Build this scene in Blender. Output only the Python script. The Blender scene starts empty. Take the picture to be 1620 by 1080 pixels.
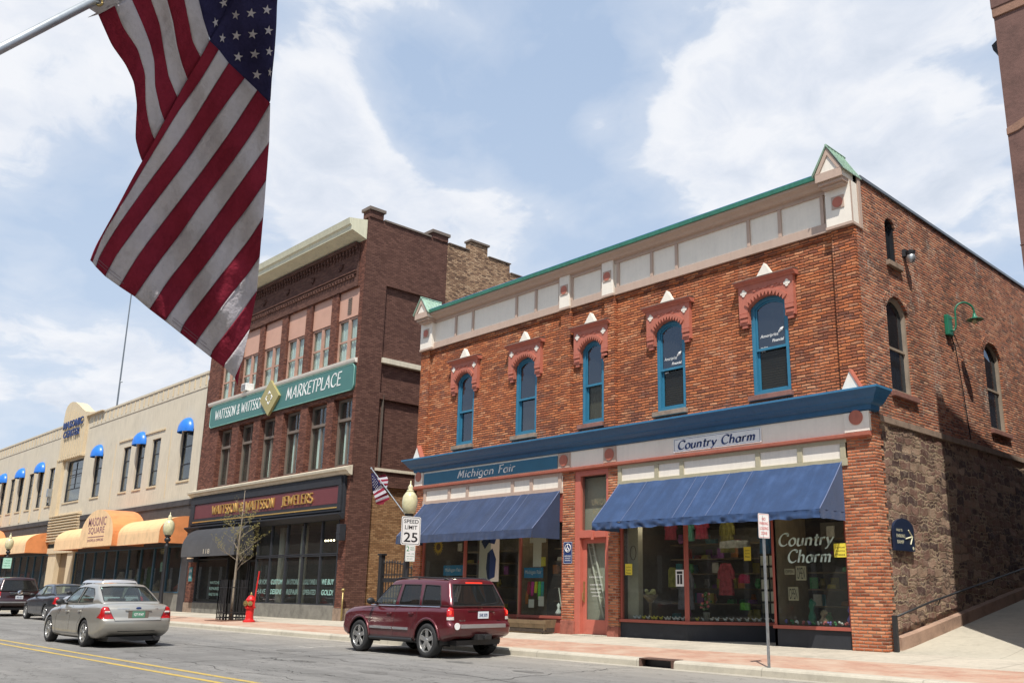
import bpy, bmesh, math, random
from mathutils import Vector, Matrix, noise
rad = math.radians
random.seed(7)
SC = bpy.context.scene
COL = SC.collection

# ------------------------------------------------------------------ camera
EYE = Vector((9.571, -19.517, 1.5))
CR = Vector((0.70953268, 0.70461219, 0.0092219))
CU = Vector((0.16286103, -0.17670272, 0.97069688))
CF = Vector((-0.68559439, 0.68723927, 0.24013023))
FPX, CX, CY = 1408.27, 905.445, 584.224
cam_d = bpy.data.cameras.new('camera')
cam = bpy.data.objects.new('camera', cam_d)
COL.objects.link(cam)
cam.matrix_world = Matrix(((CR.x, CU.x, -CF.x, EYE.x), (CR.y, CU.y, -CF.y, EYE.y), (CR.z, CU.z, -CF.z, EYE.z), (0, 0, 0, 1)))
cam_d.sensor_width = 36
cam_d.lens = 36 * FPX / 1620
cam_d.shift_x = (810 - CX) / 1620
cam_d.shift_y = (CY - 540) / 1620
cam_d.clip_start = 0.05
cam_d.clip_end = 3000
SC.camera = cam

# ------------------------------------------------------------------ exposure, sun, sky
SC.view_settings.view_transform = 'Standard'
SC.view_settings.look = 'None'
SC.view_settings.gamma = 1
SC.view_settings.exposure = 0.2
SUN_EL = 60.0
SUN_V = Vector((0.684 * math.cos(rad(SUN_EL)), -0.7295 * math.cos(rad(SUN_EL)), math.sin(rad(SUN_EL)))).normalized()
sl = bpy.data.lights.new('sun', 'SUN')
sl.energy = 5.0
sl.angle = rad(0.5)
sl.color = (1.0, 0.95, 0.87)
sun = bpy.data.objects.new('sun', sl)
COL.objects.link(sun)
sun.rotation_euler = SUN_V.to_track_quat('Z', 'Y').to_euler()
sun.location = (0, -10, 40)

W = bpy.data.worlds.new("World")
SC.world = W
W.use_nodes = True
NT = W.node_tree
for n in list(NT.nodes):
    NT.nodes.remove(n)


class NG:
    """tiny node-graph helper"""
    def __init__(s, nt):
        s.nt = nt

    def n(s, t, **k):
        nd = s.nt.nodes.new(t)
        for a, b in k.items():
            if a.startswith('_'):
                setattr(nd, a[1:], b)
        return nd

    def lk(s, a, b):
        s.nt.links.new(a, b)

    def val(s, sock, v):
        if hasattr(v, 'is_output') or isinstance(v, bpy.types.NodeSocket):
            s.lk(v, sock)
        else:
            sock.default_value = v

    def m(s, op, a, b=0.0, c=0.0, clamp=False):
        nd = s.nt.nodes.new('ShaderNodeMath')
        nd.operation = op
        nd.use_clamp = clamp
        s.val(nd.inputs[0], a)
        s.val(nd.inputs[1], b)
        s.val(nd.inputs[2], c)
        return nd.outputs[0]

    def vm(s, op, a, b=(0, 0, 0)):
        nd = s.nt.nodes.new('ShaderNodeVectorMath')
        nd.operation = op
        s.val(nd.inputs[0], a)
        if op == 'SCALE':
            s.val(nd.inputs['Scale'], b)
            return nd.outputs[0]
        s.val(nd.inputs[1], b)
        return nd.outputs[1] if op in ('DOT_PRODUCT', 'LENGTH', 'DISTANCE') else nd.outputs[0]

    def noise(s, vec, scale, detail=4, rough=0.55, dims='3D'):
        nd = s.nt.nodes.new('ShaderNodeTexNoise')
        nd.noise_dimensions = dims
        s.val(nd.inputs['Vector'], vec)
        nd.inputs['Scale'].default_value = scale
        nd.inputs['Detail'].default_value = detail
        nd.inputs['Roughness'].default_value = rough
        return nd.outputs[0]

    def ramp(s, fac, stops, interp='LINEAR'):
        nd = s.nt.nodes.new('ShaderNodeValToRGB')
        cr = nd.color_ramp
        cr.interpolation = interp
        while len(cr.elements) < len(stops):
            cr.elements.new(0.5)
        for e, (p, c) in zip(cr.elements, stops):
            e.position = p
            e.color = tuple(c) + (1,) if len(c) == 3 else c
        s.val(nd.inputs[0], fac)
        return nd.outputs[0]

    def mr(s, v, a, b, c=0.0, d=1.0):
        nd = s.nt.nodes.new('ShaderNodeMapRange')
        s.val(nd.inputs[0], v)
        for i, x in enumerate((a, b, c, d)):
            s.val(nd.inputs[i + 1], x)
        return nd.outputs[0]

    def mix(s, fac, a, b, bt='MIX'):
        nd = s.nt.nodes.new('ShaderNodeMix')
        nd.data_type = 'RGBA'
        nd.blend_type = bt
        s.val(nd.inputs[0], fac)
        for i, x in ((6, a), (7, b)):
            if isinstance(x, tuple) and len(x) == 3:
                x = x + (1,)
            s.val(nd.inputs[i], x)
        return nd.outputs[2]

    def comb(s, x, y, z):
        nd = s.nt.nodes.new('ShaderNodeCombineXYZ')
        for i, v in enumerate((x, y, z)):
            s.val(nd.inputs[i], v)
        return nd.outputs[0]

    def sep(s, v):
        nd = s.nt.nodes.new('ShaderNodeSeparateXYZ')
        s.lk(v, nd.inputs[0])
        return nd.outputs


def px_dir(px, py):
    return (CR * ((px - CX) / FPX) - CU * ((py - CY) / FPX) + CF).normalized()


def px_at(px, py, dist):
    return EYE + px_dir(px, py) * dist


g = NG(NT)
sky = NT.nodes.new('ShaderNodeTexSky')
sky.sky_type = 'NISHITA'
sky.sun_disc = False
sky.sun_elevation = rad(SUN_EL)
sky.sun_rotation = math.atan2(SUN_V.x, SUN_V.y)
sky.air_density = 1.0
sky.dust_density = 1.6
sky.ozone_density = 1.0
tc = NT.nodes.new('ShaderNodeTexCoord')
D = tc.outputs['Generated']
sx, sy, sz = g.sep(D)[0:3]
den = g.m('ADD', g.m('MAXIMUM', sz, 0.0), 0.30)
PV = g.comb(g.m('DIVIDE', sx, den), g.m('DIVIDE', sy, den), 0.0)
warp = g.noise(PV, 2.6, 4, 0.55)
warp2 = g.noise(g.vm('ADD', PV, (5.0, 2.0, 0.0)), 2.6, 4, 0.55)
PVW = g.vm('ADD', PV, g.comb(g.m('MULTIPLY', warp, 0.22), g.m('MULTIPLY', warp2, 0.22), 0.0))
n1 = g.noise(PVW, 1.9, 10, 0.58)
n2 = g.noise(PVW, 6.5, 10, 0.56)
cl = g.m('ADD', g.m('MULTIPLY', n1, 0.70), g.m('MULTIPLY', n2, 0.30))
# big cloud masses stand in fixed directions of the sky
for (px, py, rdeg, amp) in ((1330, 120, 9, 0.13), (1110, 190, 4.5, 0.11), (1470, 210, 7, 0.09), (1230, 60, 6, 0.05), (1180, 250, 4, 0.05), (520, 160, 3.0, 0.13), (500, 260, 4, 0.12), (560, 330, 4, 0.06),
                            (700, 330, 4, 0.09), (820, 390, 4, 0.08), (60, 60, 6, 0.09), (150, 170, 7, 0.06), (30, 290, 5, 0.05), (20, 600, 6, 0.06), (190, 610, 3.5, 0.11), (30, 450, 3, 0.07),
                            (740, 15, 4.5, 0.09), (560, 5, 4, 0.06), (940, 190, 1.6, 0.10), (760, 190, 5, -0.06), (900, 90, 3, -0.05), (940, 310, 5, -0.07), (830, 60, 3, 0.05), (520, 140, 2, 0.05), (110, 360, 5, -0.07), (130, 520, 6, -0.06), (1560, 380, 5, -0.04), (620, 110, 2.5, -0.07)):
    dd = g.vm('DOT_PRODUCT', D, tuple(px_dir(px, py)))
    ang = g.m('ARCCOSINE', g.m('MINIMUM', dd, 0.99999))
    gs = g.m('EXPONENT', g.m('MULTIPLY', g.m('MULTIPLY', ang, ang), -1.0 / (rad(rdeg) ** 2)))
    cl = g.m('ADD', cl, g.m('MULTIPLY', gs, amp))
haze_c = g.mr(cl, 0.44, 0.62)
edge = g.mr(cl, 0.545, 0.585)
cov = g.m('ADD', g.m('MULTIPLY', haze_c, 0.55), g.m('MULTIPLY', edge, 0.40), clamp=True)
shade = g.noise(g.vm('ADD', PVW, (0.06, -0.05, 0.0)), 3.6, 8, 0.6)
thick = g.mr(cl, 0.58, 0.74)
shade = g.m('SUBTRACT', g.m('ADD', shade, 0.10), g.m('MULTIPLY', thick, 0.14))
ccol = g.ramp(shade, ((0.36, (6.3, 6.9, 7.9)), (0.50, (7.7, 8.1, 8.9)), (0.62, (9.2, 9.3, 9.6))))
hz = g.mr(sz, 0.0, 0.55, 1.0, 0.0)
skyc = g.mix(0.75, sky.outputs[0], (5.2, 6.6, 8.8))
skyc = g.mix(g.m('MULTIPLY', hz, 0.55), skyc, (7.2, 8.1, 9.2))
fin = g.mix(g.m('MULTIPLY', cov, 0.95), skyc, ccol)
bg = NT.nodes.new('ShaderNodeBackground')
bg.inputs['Strength'].default_value = 0.090
g.lk(fin, bg.inputs[0])
wo = NT.nodes.new('ShaderNodeOutputWorld')
g.lk(bg.outputs[0], wo.inputs[0])


# ------------------------------------------------------------------ materials
def newmat(name):
    m = bpy.data.materials.new(name)
    m.use_nodes = True
    nt = m.node_tree
    for n in list(nt.nodes):
        nt.nodes.remove(n)
    o = nt.nodes.new('ShaderNodeOutputMaterial')
    p = nt.nodes.new('ShaderNodeBsdfPrincipled')
    nt.links.new(p.outputs[0], o.inputs[0])
    return m, NG(nt), p, o


def geo_pos(g):
    return g.nt.nodes.new('ShaderNodeNewGeometry').outputs['Position']


def obj_pos(g):
    return g.nt.nodes.new('ShaderNodeTexCoord').outputs['Object']


def bump(g, p, h, strength=0.5, dist=0.02):
    b = g.nt.nodes.new('ShaderNodeBump')
    b.inputs['Strength'].default_value = strength
    b.inputs['Distance'].default_value = dist
    g.lk(h, b.inputs['Height'])
    g.lk(b.outputs[0], p.inputs['Normal'])


def paint(name, col, rough=0.55, var=0.12, scale=3.0, metal=0.0, bmp=0.0, coat=0.0, streak=0.0, spec=None, obj=False):
    m, g, p, o = newmat(name)
    P = obj_pos(g) if obj else geo_pos(g)
    n = g.noise(P, scale, 6, 0.6)
    n2 = g.noise(P, scale * 9, 4, 0.6)
    f = g.m('ADD', g.m('MULTIPLY', n, 0.7), g.m('MULTIPLY', n2, 0.3))
    if streak:
        s = g.noise(g.vm('MULTIPLY', P, (6, 6, 0.5)), 2.0, 4, 0.6)
        f = g.m('ADD', g.m('MULTIPLY', f, 1 - streak), g.m('MULTIPLY', s, streak))
    lo = tuple(c * (1 - var * 1.6) for c in col)
    hi = tuple(min(1, c * (1 + var)) for c in col)
    c = g.ramp(f, ((0.33, lo), (0.5, col), (0.68, hi)))
    g.lk(c, p.inputs['Base Color'])
    p.inputs['Roughness'].default_value = rough
    p.inputs['Metallic'].default_value = metal
    p.inputs['Coat Weight'].default_value = coat
    if spec is not None:
        p.inputs['Specular IOR Level'].default_value = spec
    if bmp:
        bump(g, p, n2, bmp, 0.01)
    return m


def brick(name, stops, bw=0.21, bh=0.0705, mort=0.011, mcol=(0.3, 0.25, 0.2), patch=0.5, patch_col=(0.05, 0.03, 0.025), rough=0.9, bmp=0.8, eff=0.0, wob=0.012, pscale=0.6, plo=0.55, bulge=0.0, vj=0.0):
    m, g, p, o = newmat(name)
    P = geo_pos(g)
    x, y, z = g.sep(P)[0:3]
    wb = g.m('MULTIPLY', g.m('SUBTRACT', g.noise(P, 3.5, 4, 0.6), 0.5), wob * 6)
    u = g.m('ADD', g.m('ADD', x, y), wb)
    v = g.m('ADD', z, g.m('MULTIPLY', wb, 0.5))
    v1 = g.m('DIVIDE', v, bh)
    row = g.m('FLOOR', v1)
    u1 = g.m('ADD', g.m('DIVIDE', u, bw), g.m('MULTIPLY', g.m('FLOORED_MODULO', row, 2.0), 0.5))
    col = g.m('FLOOR', u1)
    fu = g.m('FRACT', u1)
    fv = g.m('FRACT', v1)
    du = g.m('MULTIPLY', g.m('MINIMUM', fu, g.m('SUBTRACT', 1.0, fu)), bw)
    dv = g.m('MULTIPLY', g.m('MINIMUM', fv, g.m('SUBTRACT', 1.0, fv)), bh)
    de = g.m('MINIMUM', g.m('ADD', du, vj), dv)
    de = g.m('ADD', de, g.m('MULTIPLY', g.m('SUBTRACT', g.noise(P, 22, 3, 0.6), 0.5), mort * 1.2))
    mask = g.mr(de, mort * 0.35, mort * 0.9)
    wn = g.nt.nodes.new('ShaderNodeTexWhiteNoise')
    wn.noise_dimensions = '2D'
    g.lk(g.comb(col, row, 0.0), wn.inputs['Vector'])
    r = wn.outputs[0]
    r2 = g.sep(wn.outputs[1])[1]
    fine = g.noise(P, 30, 4, 0.7)
    f = g.m('ADD', g.m('MULTIPLY', r, 0.8), g.m('MULTIPLY', fine, 0.2))
    c = g.ramp(f, stops)
    big = g.noise(P, pscale, 5, 0.65)
    pm = g.m('MULTIPLY', g.mr(g.m('ADD', g.m('MULTIPLY', big, 0.75), g.m('MULTIPLY', r2, 0.25)), plo, plo + 0.17), patch)
    c = g.mix(pm, c, patch_col)
    mc = g.mix(g.mr(big, 0.35, 0.6), mcol, tuple(k * 0.45 for k in mcol))
    c = g.mix(mask, mc, c)
    if eff:
        e = g.noise(g.vm('MULTIPLY', P, (1.0, 1.0, 0.55)), 1.1, 7, 0.72)
        e2 = g.noise(P, 11, 4, 0.7)
        em = g.m('MULTIPLY', g.mr(g.m('ADD', g.m('MULTIPLY', e, 0.6), g.m('MULTIPLY', e2, 0.4)), 0.54, 0.66), eff)
        c = g.mix(em, c, (0.55, 0.48, 0.4))
    g.lk(c, p.inputs['Base Color'])
    p.inputs['Roughness'].default_value = rough
    p.inputs['Specular IOR Level'].default_value = 0.25
    h = g.m('ADD', g.m('MULTIPLY', mask, g.m('ADD', 0.5, g.m('MULTIPLY', r2, 0.9))), g.m('MULTIPLY', fine, 0.5))
    if bulge:
        q = g.m('SUBTRACT', g.m('MULTIPLY', fv, 2.0), 1.0)
        bl = g.m('SUBTRACT', 1.0, g.m('MULTIPLY', q, q))
        rough_n = g.noise(g.vm('MULTIPLY', P, (1, 1, 1.6)), 13, 3, 0.6)
        h = g.m('ADD', h, g.m('MULTIPLY', bl, g.m('MULTIPLY', g.m('ADD', 0.3, g.m('MULTIPLY', rough_n, 1.4)), bulge)))
    bump(g, p, h, bmp, 0.022)
    return m


def rubble(name):
    m, g, p, o = newmat(name)
    P = geo_pos(g)
    x, y, z = g.sep(P)[0:3]
    w = g.m('SUBTRACT', g.noise(P, 2.3, 4, 0.6), 0.5)
    w2 = g.m('SUBTRACT', g.noise(g.vm('ADD', P, (7, 3, 1)), 2.9, 4, 0.6), 0.5)
    fine = g.noise(P, 26, 5, 0.7)
    big = g.noise(P, 0.9, 4, 0.6)
    u = g.m('ADD', g.m('ADD', x, y), g.m('MULTIPLY', w, 0.42))
    v = g.m('ADD', z, g.m('MULTIPLY', w2, 0.34))
    def cells(bw, bh, mo, seed):
        v1 = g.m('DIVIDE', v, bh)
        row = g.m('FLOOR', v1)
        wn = g.nt.nodes.new('ShaderNodeTexWhiteNoise')
        wn.noise_dimensions = '2D'
        g.lk(g.comb(row, float(seed), 0.0), wn.inputs['Vector'])
        u1 = g.m('ADD', g.m('DIVIDE', u, bw), g.m('MULTIPLY', wn.outputs[0], 3.0))
        col = g.m('FLOOR', u1)
        fu, fv = g.m('FRACT', u1), g.m('FRACT', v1)
        d = g.m('MINIMUM', g.m('MULTIPLY', g.m('MINIMUM', fu, g.m('SUBTRACT', 1.0, fu)), bw), g.m('MULTIPLY', g.m('MINIMUM', fv, g.m('SUBTRACT', 1.0, fv)), bh))
        w3 = g.nt.nodes.new('ShaderNodeTexWhiteNoise')
        w3.noise_dimensions = '2D'
        g.lk(g.comb(col, row, 0.0), w3.inputs['Vector'])
        return d, w3.outputs[0], g.sep(w3.outputs[1])[1]
    dA, rA, sA = cells(0.48, 0.21, 0, 3)
    dB, rB, sB = cells(0.24, 0.105, 0, 8)
    # some big stones are broken into smaller ones
    split = g.m('GREATER_THAN', sA, 0.62)
    dd = g.m('MINIMUM', dA, g.m('ADD', dB, g.m('MULTIPLY', g.m('SUBTRACT', 1.0, split), 1.0)))
    rr = g.m('ADD', g.m('MULTIPLY', rA, g.m('SUBTRACT', 1.0, split)), g.m('MULTIPLY', rB, split))
    c = g.ramp(g.m('ADD', g.m('MULTIPLY', rr, 0.72), g.m('MULTIPLY', fine, 0.28)), ((0.2, (0.07, 0.036, 0.030)), (0.42, (0.165, 0.085, 0.064)), (0.6, (0.25, 0.14, 0.10)), (0.82, (0.38, 0.255, 0.175))))
    c = g.mix(g.m('MULTIPLY', g.mr(g.noise(P, 6, 6, 0.75), 0.5, 0.66), 0.5), c, (0.44, 0.36, 0.26))
    dd = g.m('ADD', dd, g.m('MULTIPLY', g.m('SUBTRACT', g.noise(P, 15, 4, 0.65), 0.5), 0.06))
    mask = g.mr(dd, 0.006, 0.026)
    mc = g.mix(g.mr(big, 0.46, 0.62), (0.42, 0.31, 0.20), (0.22, 0.15, 0.105))
    c = g.mix(mask, mc, c)
    g.lk(c, p.inputs['Base Color'])
    p.inputs['Roughness'].default_value = 0.92
    bump(g, p, g.m('ADD', g.m('MULTIPLY', mask, g.m('ADD', 0.4, rr)), g.m('MULTIPLY', fine, 0.8)), 1.0, 0.05)
    return m


def glass(name, tint=(0.75, 0.8, 0.8), refl=1.0, ior=1.75, rough=0.0, dirt=0.02, blue=(1.0, 1.0)):
    m, g, p, o = newmat(name)
    g.nt.nodes.remove(p)
    tr = g.nt.nodes.new('ShaderNodeBsdfTransparent')
    tr.inputs[0].default_value = tint + (1,)
    gl = g.nt.nodes.new('ShaderNodeBsdfGlossy')
    gl.inputs['Roughness'].default_value = rough
    gl.inputs[0].default_value = (refl * blue[0], refl * blue[1], refl, 1)
    P = geo_pos(g)
    b = g.nt.nodes.new('ShaderNodeBump')
    b.inputs['Strength'].default_value = 0.05
    b.inputs['Distance'].default_value = 0.01
    g.lk(g.noise(P, 0.8, 1, 0.5), b.inputs['Height'])
    g.lk(b.outputs[0], gl.inputs['Normal'])
    ge = g.nt.nodes.new('ShaderNodeNewGeometry')
    R0 = ((ior - 1) / (ior + 1)) ** 2
    co = g.m('ABSOLUTE', g.vm('DOT_PRODUCT', ge.outputs['Incoming'], ge.outputs['Normal']))
    sch = g.m('ADD', R0, g.m('MULTIPLY', 1 - R0, g.m('POWER', g.m('SUBTRACT', 1.0, co), 5.0)), clamp=True)
    # only the outer face of a pane mirrors; its inner face lets everything through
    fac = g.m('MULTIPLY', sch, g.m('SUBTRACT', 1.0, ge.outputs['Backfacing']))
    mx = g.nt.nodes.new('ShaderNodeMixShader')
    g.lk(fac, mx.inputs[0])
    g.lk(tr.outputs[0], mx.inputs[1])
    g.lk(gl.outputs[0], mx.inputs[2])
    df = g.nt.nodes.new('ShaderNodeBsdfDiffuse')
    df.inputs[0].default_value = (0.6, 0.6, 0.58, 1)
    mx2 = g.nt.nodes.new('ShaderNodeMixShader')
    mx2.inputs[0].default_value = dirt
    g.lk(mx.outputs[0], mx2.inputs[1])
    g.lk(df.outputs[0], mx2.inputs[2])
    g.lk(mx2.outputs[0], o.inputs[0])
    return m


def asphalt():
    m, g, p, o = newmat('asphalt')
    P = geo_pos(g)
    x, y, z = g.sep(P)[0:3]
    n1 = g.noise(P, 0.35, 6, 0.6)
    n2 = g.noise(P, 3.0, 6, 0.7)
    n3 = g.noise(P, 60, 3, 0.7)
    st = g.noise(g.vm('MULTIPLY', P, (0.12, 1.4, 1)), 1.0, 5, 0.6)
    f = g.m('ADD', g.m('ADD', g.m('MULTIPLY', n1, 0.3), g.m('MULTIPLY', n2, 0.2)), g.m('ADD', g.m('MULTIPLY', n3, 0.18), g.m('MULTIPLY', st, 0.32)))
    c = g.ramp(f, ((0.36, (0.125, 0.12, 0.115)), (0.5, (0.185, 0.18, 0.172)), (0.64, (0.26, 0.25, 0.235))))
    # concrete-grey gutter side is paler and dustier
    gm = g.mr(g.m('ADD', y, g.m('MULTIPLY', st, 1.6)), -7.2, -4.6)
    c = g.mix(g.m('MULTIPLY', gm, 0.55), c, (0.34, 0.31, 0.265))
    vo = g.nt.nodes.new('ShaderNodeTexVoronoi')
    vo.feature = 'DISTANCE_TO_EDGE'
    g.lk(g.vm('ADD', g.vm('MULTIPLY', P, (0.16, 0.42, 1)), g.vm('SCALE', g.comb(n2, n1, 0.0), 0.5)), vo.inputs['Vector'])
    crk = g.mr(g.m('ADD', vo.outputs['Distance'], g.m('MULTIPLY', g.m('SUBTRACT', n2, 0.5), 0.03)), 0.0, 0.016, 1.0, 0.0)
    crk = g.m('MULTIPLY', crk, g.mr(n1, 0.36, 0.50))
    c = g.mix(g.m('MULTIPLY', crk, 0.85), c, (0.035, 0.033, 0.03))
    sm = g.mr(g.noise(g.vm('MULTIPLY', P, (0.5, 1.3, 1)), 1.3, 4, 0.7), 0.62, 0.72)
    c = g.mix(g.m('MULTIPLY', sm, 0.35), c, (0.09, 0.085, 0.08))
    # wheel tracks worn darker along both lanes, oil drips between them, a repaired trench
    for yc in (-9.2, -10.9, -14.3, -16.0):
        dy = g.m('ABSOLUTE', g.m('SUBTRACT', g.m('ADD', y, g.m('MULTIPLY', g.m('SUBTRACT', n1, 0.5), 0.8)), yc))
        c = g.mix(g.m('MULTIPLY', g.mr(dy, 0.0, 0.5, 1.0, 0.0), g.m('MULTIPLY', n2, 0.42)), c, (0.10, 0.097, 0.092))
    dp = g.mr(g.noise(g.vm('MULTIPLY', P, (1.2, 2.2, 1)), 1.9, 3, 0.6), 0.66, 0.70)
    c = g.mix(g.m('MULTIPLY', dp, 0.5), c, (0.06, 0.057, 0.055))
    tr = g.m('MULTIPLY', g.m('LESS_THAN', g.m('ABSOLUTE', g.m('SUBTRACT', x, -11.3)), 0.55), g.m('GREATER_THAN', y, -12.2))
    c = g.mix(g.m('MULTIPLY', tr, 0.35), c, (0.13, 0.125, 0.12))
    g.lk(c, p.inputs['Base Color'])
    p.inputs['Roughness'].default_value = 0.88
    p.inputs['Specular IOR Level'].default_value = 0.3
    bump(g, p, g.m('ADD', n3, g.m('MULTIPLY', crk, -1.5)), 0.35, 0.01)
    return m


def concrete(name, col, slab=1.5, jw=0.012, joints=True, var=1.0, yoff=0.0):
    m, g, p, o = newmat(name)
    P = geo_pos(g)
    x, y, z = g.sep(P)[0:3]
    n1 = g.noise(P, 0.6, 6, 0.65)
    n2 = g.noise(P, 7, 6, 0.7)
    n3 = g.noise(P, 70, 2, 0.6)
    f = g.m('ADD', g.m('MULTIPLY', n1, 0.45), g.m('ADD', g.m('MULTIPLY', n2, 0.35), g.m('MULTIPLY', n3, 0.2)))
    c = g.ramp(f, ((0.34, tuple(k * (1 - .26 * var) for k in col)), (0.5, col), (0.66, tuple(min(1, k * (1 + .16 * var)) for k in col))))
    h = n3
    if joints:
        a = g.m('FRACT', g.m('DIVIDE', x, slab))
        b = g.m('FRACT', g.m('DIVIDE', g.m('ADD', y, yoff), slab))
        d = g.m('MULTIPLY', g.m('MINIMUM', g.m('MINIMUM', a, g.m('SUBTRACT', 1.0, a)), g.m('MINIMUM', b, g.m('SUBTRACT', 1.0, b))), slab)
        jm = g.mr(d, jw * 0.5, jw * 1.2, 1.0, 0.0)
        c = g.mix(g.m('MULTIPLY', jm, 0.55), c, tuple(k * 0.45 for k in col))
        h = g.m('ADD', n3, g.m('MULTIPLY', jm, -2.0))
    st = g.mr(g.noise(P, 2.3, 6, 0.75), 0.54, 0.70)
    c = g.mix(g.m('MULTIPLY', st, 0.38), c, tuple(k * 0.5 for k in col))
    g.lk(c, p.inputs['Base Color'])
    p.inputs['Roughness'].default_value = 0.9
    bump(g, p, h, 0.3, 0.008)
    return m


def fabric(name, col, fade=0.25):
    m, g, p, o = newmat(name)
    P = geo_pos(g)
    s = g.noise(g.vm('MULTIPLY', P, (5, 1.0, 0.8)), 1.0, 5, 0.6)
    n = g.noise(P, 2.2, 6, 0.65)
    f = g.m('ADD', g.m('MULTIPLY', s, 0.5), g.m('MULTIPLY', n, 0.5))
    c = g.ramp(f, ((0.35, tuple(k * 0.78 for k in col)), (0.5, col), (0.7, tuple(min(1, k * (1 + fade) + 0.03 * fade) for k in col))))
    g.lk(c, p.inputs['Base Color'])
    p.inputs['Roughness'].default_value = 0.85
    p.inputs['Sheen Weight'].default_value = 0.15
    bump(g, p, g.m('ADD', g.m('MULTIPLY', s, 1.5), g.noise(P, 90, 2, 0.5)), 0.3, 0.015)
    return m


M = {}
M['brickA'] = brick('orange_brick', ((0.06, (0.17, 0.058, 0.034)), (0.22, (0.35, 0.105, 0.045)), (0.5, (0.455, 0.142, 0.056)), (0.75, (0.50, 0.175, 0.072)), (0.95, (0.54, 0.26, 0.14))), bw=0.27, bh=0.080, mort=0.013, mcol=(0.17, 0.075, 0.045), patch=0.6, patch_col=(0.14, 0.06, 0.045), bmp=1.0, wob=0.02, plo=0.47, bulge=0.7, vj=0.002, eff=0.22)
M['brickP'] = brick('pier_brick', ((0.08, (0.20, 0.065, 0.035)), (0.3, (0.38, 0.115, 0.055)), (0.6, (0.50, 0.165, 0.075)), (0.9, (0.56, 0.25, 0.13))), bw=0.215, bh=0.0745, mort=0.013, mcol=(0.48, 0.33, 0.24), patch=0.5, patch_col=(0.22, 0.075, 0.04), bmp=0.9, bulge=0.6)
M['brickS'] = brick('side_brick', ((0.08, (0.14, 0.052, 0.036)), (0.3, (0.31, 0.095, 0.05)), (0.55, (0.44, 0.14, 0.068)), (0.8, (0.50, 0.20, 0.10)), (0.95, (0.56, 0.34, 0.22))), bw=0.23, bh=0.076, mort=0.014, mcol=(0.48, 0.36, 0.27), patch=0.65, patch_col=(0.085, 0.045, 0.035), eff=0.8, bmp=1.0, wob=0.02, plo=0.49, bulge=0.5)
M['brickJ'] = brick('brown_brick', ((0.1, (0.085, 0.040, 0.030)), (0.5, (0.118, 0.058, 0.043)), (0.9, (0.155, 0.078, 0.058))), mort=0.010, mcol=(0.085, 0.04, 0.034), patch=0.35, patch_col=(0.09, 0.042, 0.036), bmp=0.5, wob=0.004)
M['brickJr'] = brick('red_pier_brick', ((0.1, (0.10, 0.040, 0.028)), (0.5, (0.165, 0.066, 0.045)), (0.9, (0.23, 0.098, 0.066))), mort=0.011, mcol=(0.07, 0.035, 0.03), patch=0.6, patch_col=(0.08, 0.035, 0.03), bmp=0.7, wob=0.004)
M['brickT'] = brick('tan_brick', ((0.08, (0.1, 0.06, 0.045)), (0.3, (0.26, 0.15, 0.095)), (0.6, (0.40, 0.25, 0.15)), (0.92, (0.54, 0.37, 0.24))), mort=0.014, mcol=(0.25, 0.18, 0.12), patch=0.7, patch_col=(0.12, 0.065, 0.045), bmp=1.0)
M['brickY'] = brick('ochre_brick', ((0.1, (0.19, 0.10, 0.045)), (0.5, (0.29, 0.16, 0.075)), (0.9, (0.36, 0.22, 0.11))), mort=0.010, mcol=(0.16, 0.09, 0.055), patch=0.4, patch_col=(0.14, 0.07, 0.04), bmp=0.6)
M['rubble'] = rubble('rubble_stone')
M['brown_stone'] = paint('brownstone', (0.15, 0.080, 0.066), 0.9, 0.22, 1.6, bmp=0.6)
M['brown_band'] = paint('brownstone_band', (0.26, 0.145, 0.10), 0.9, 0.25, 3, bmp=0.5)
M['sill'] = paint('sandstone_sill', (0.26, 0.19, 0.14), 0.9, 0.25, 5, bmp=0.5)
M['sill_red'] = paint('red_sandstone', (0.24, 0.11, 0.085), 0.9, 0.2, 4, bmp=0.5)
M['cream'] = paint('cream_paint', (0.78, 0.72, 0.63), 0.6, 0.06, 2, streak=0.4)
M['panel'] = paint('pale_panel', (0.82, 0.76, 0.66), 0.6, 0.06, 1.5, streak=0.3)
M['tan'] = paint('tan_trim', (0.46, 0.34, 0.27), 0.6, 0.08, 2, streak=0.4)
M['olive'] = paint('olive_trim', (0.40, 0.36, 0.245), 0.6, 0.08, 2, streak=0.4)
M['terra'] = paint('terracotta_paint', (0.43, 0.135, 0.088), 0.6, 0.12, 4, bmp=0.3, streak=0.3)
M['redtrim'] = paint('red_trim', (0.34, 0.085, 0.06), 0.5, 0.1, 3, streak=0.3)
M['coral'] = paint('coral_door_paint', (0.48, 0.135, 0.095), 0.45, 0.06, 3)
M['teal'] = paint('blue_frame_paint', (0.03, 0.165, 0.27), 0.45, 0.1, 4)
M['blue'] = paint('cornice_blue', (0.022, 0.10, 0.21), 0.4, 0.12, 2.5, streak=0.4)
M['blue2'] = paint('sign_blue', (0.02, 0.13, 0.22), 0.5, 0.06, 2)
M['bluelip'] = paint('cornice_lip_blue', (0.07, 0.26, 0.47), 0.4, 0.1, 2.5)
M['copper'] = paint('green_metal', (0.05, 0.22, 0.15), 0.4, 0.2, 3, metal=0.2, streak=0.5)
M['navy_metal'] = paint('blue_flashing', (0.03, 0.12, 0.32), 0.4, 0.1, 3)
M['verdi'] = paint('pale_verdigris', (0.30, 0.43, 0.33), 0.45, 0.25, 3, streak=0.6)
M['flash'] = paint('grey_flashing', (0.18, 0.2, 0.22), 0.4, 0.1, 3, metal=0.5)
M['black'] = paint('black_paint', (0.018, 0.019, 0.023), 0.4, 0.15, 3)
M['iron'] = paint('black_iron', (0.02, 0.02, 0.022), 0.5, 0.2, 8)
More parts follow.
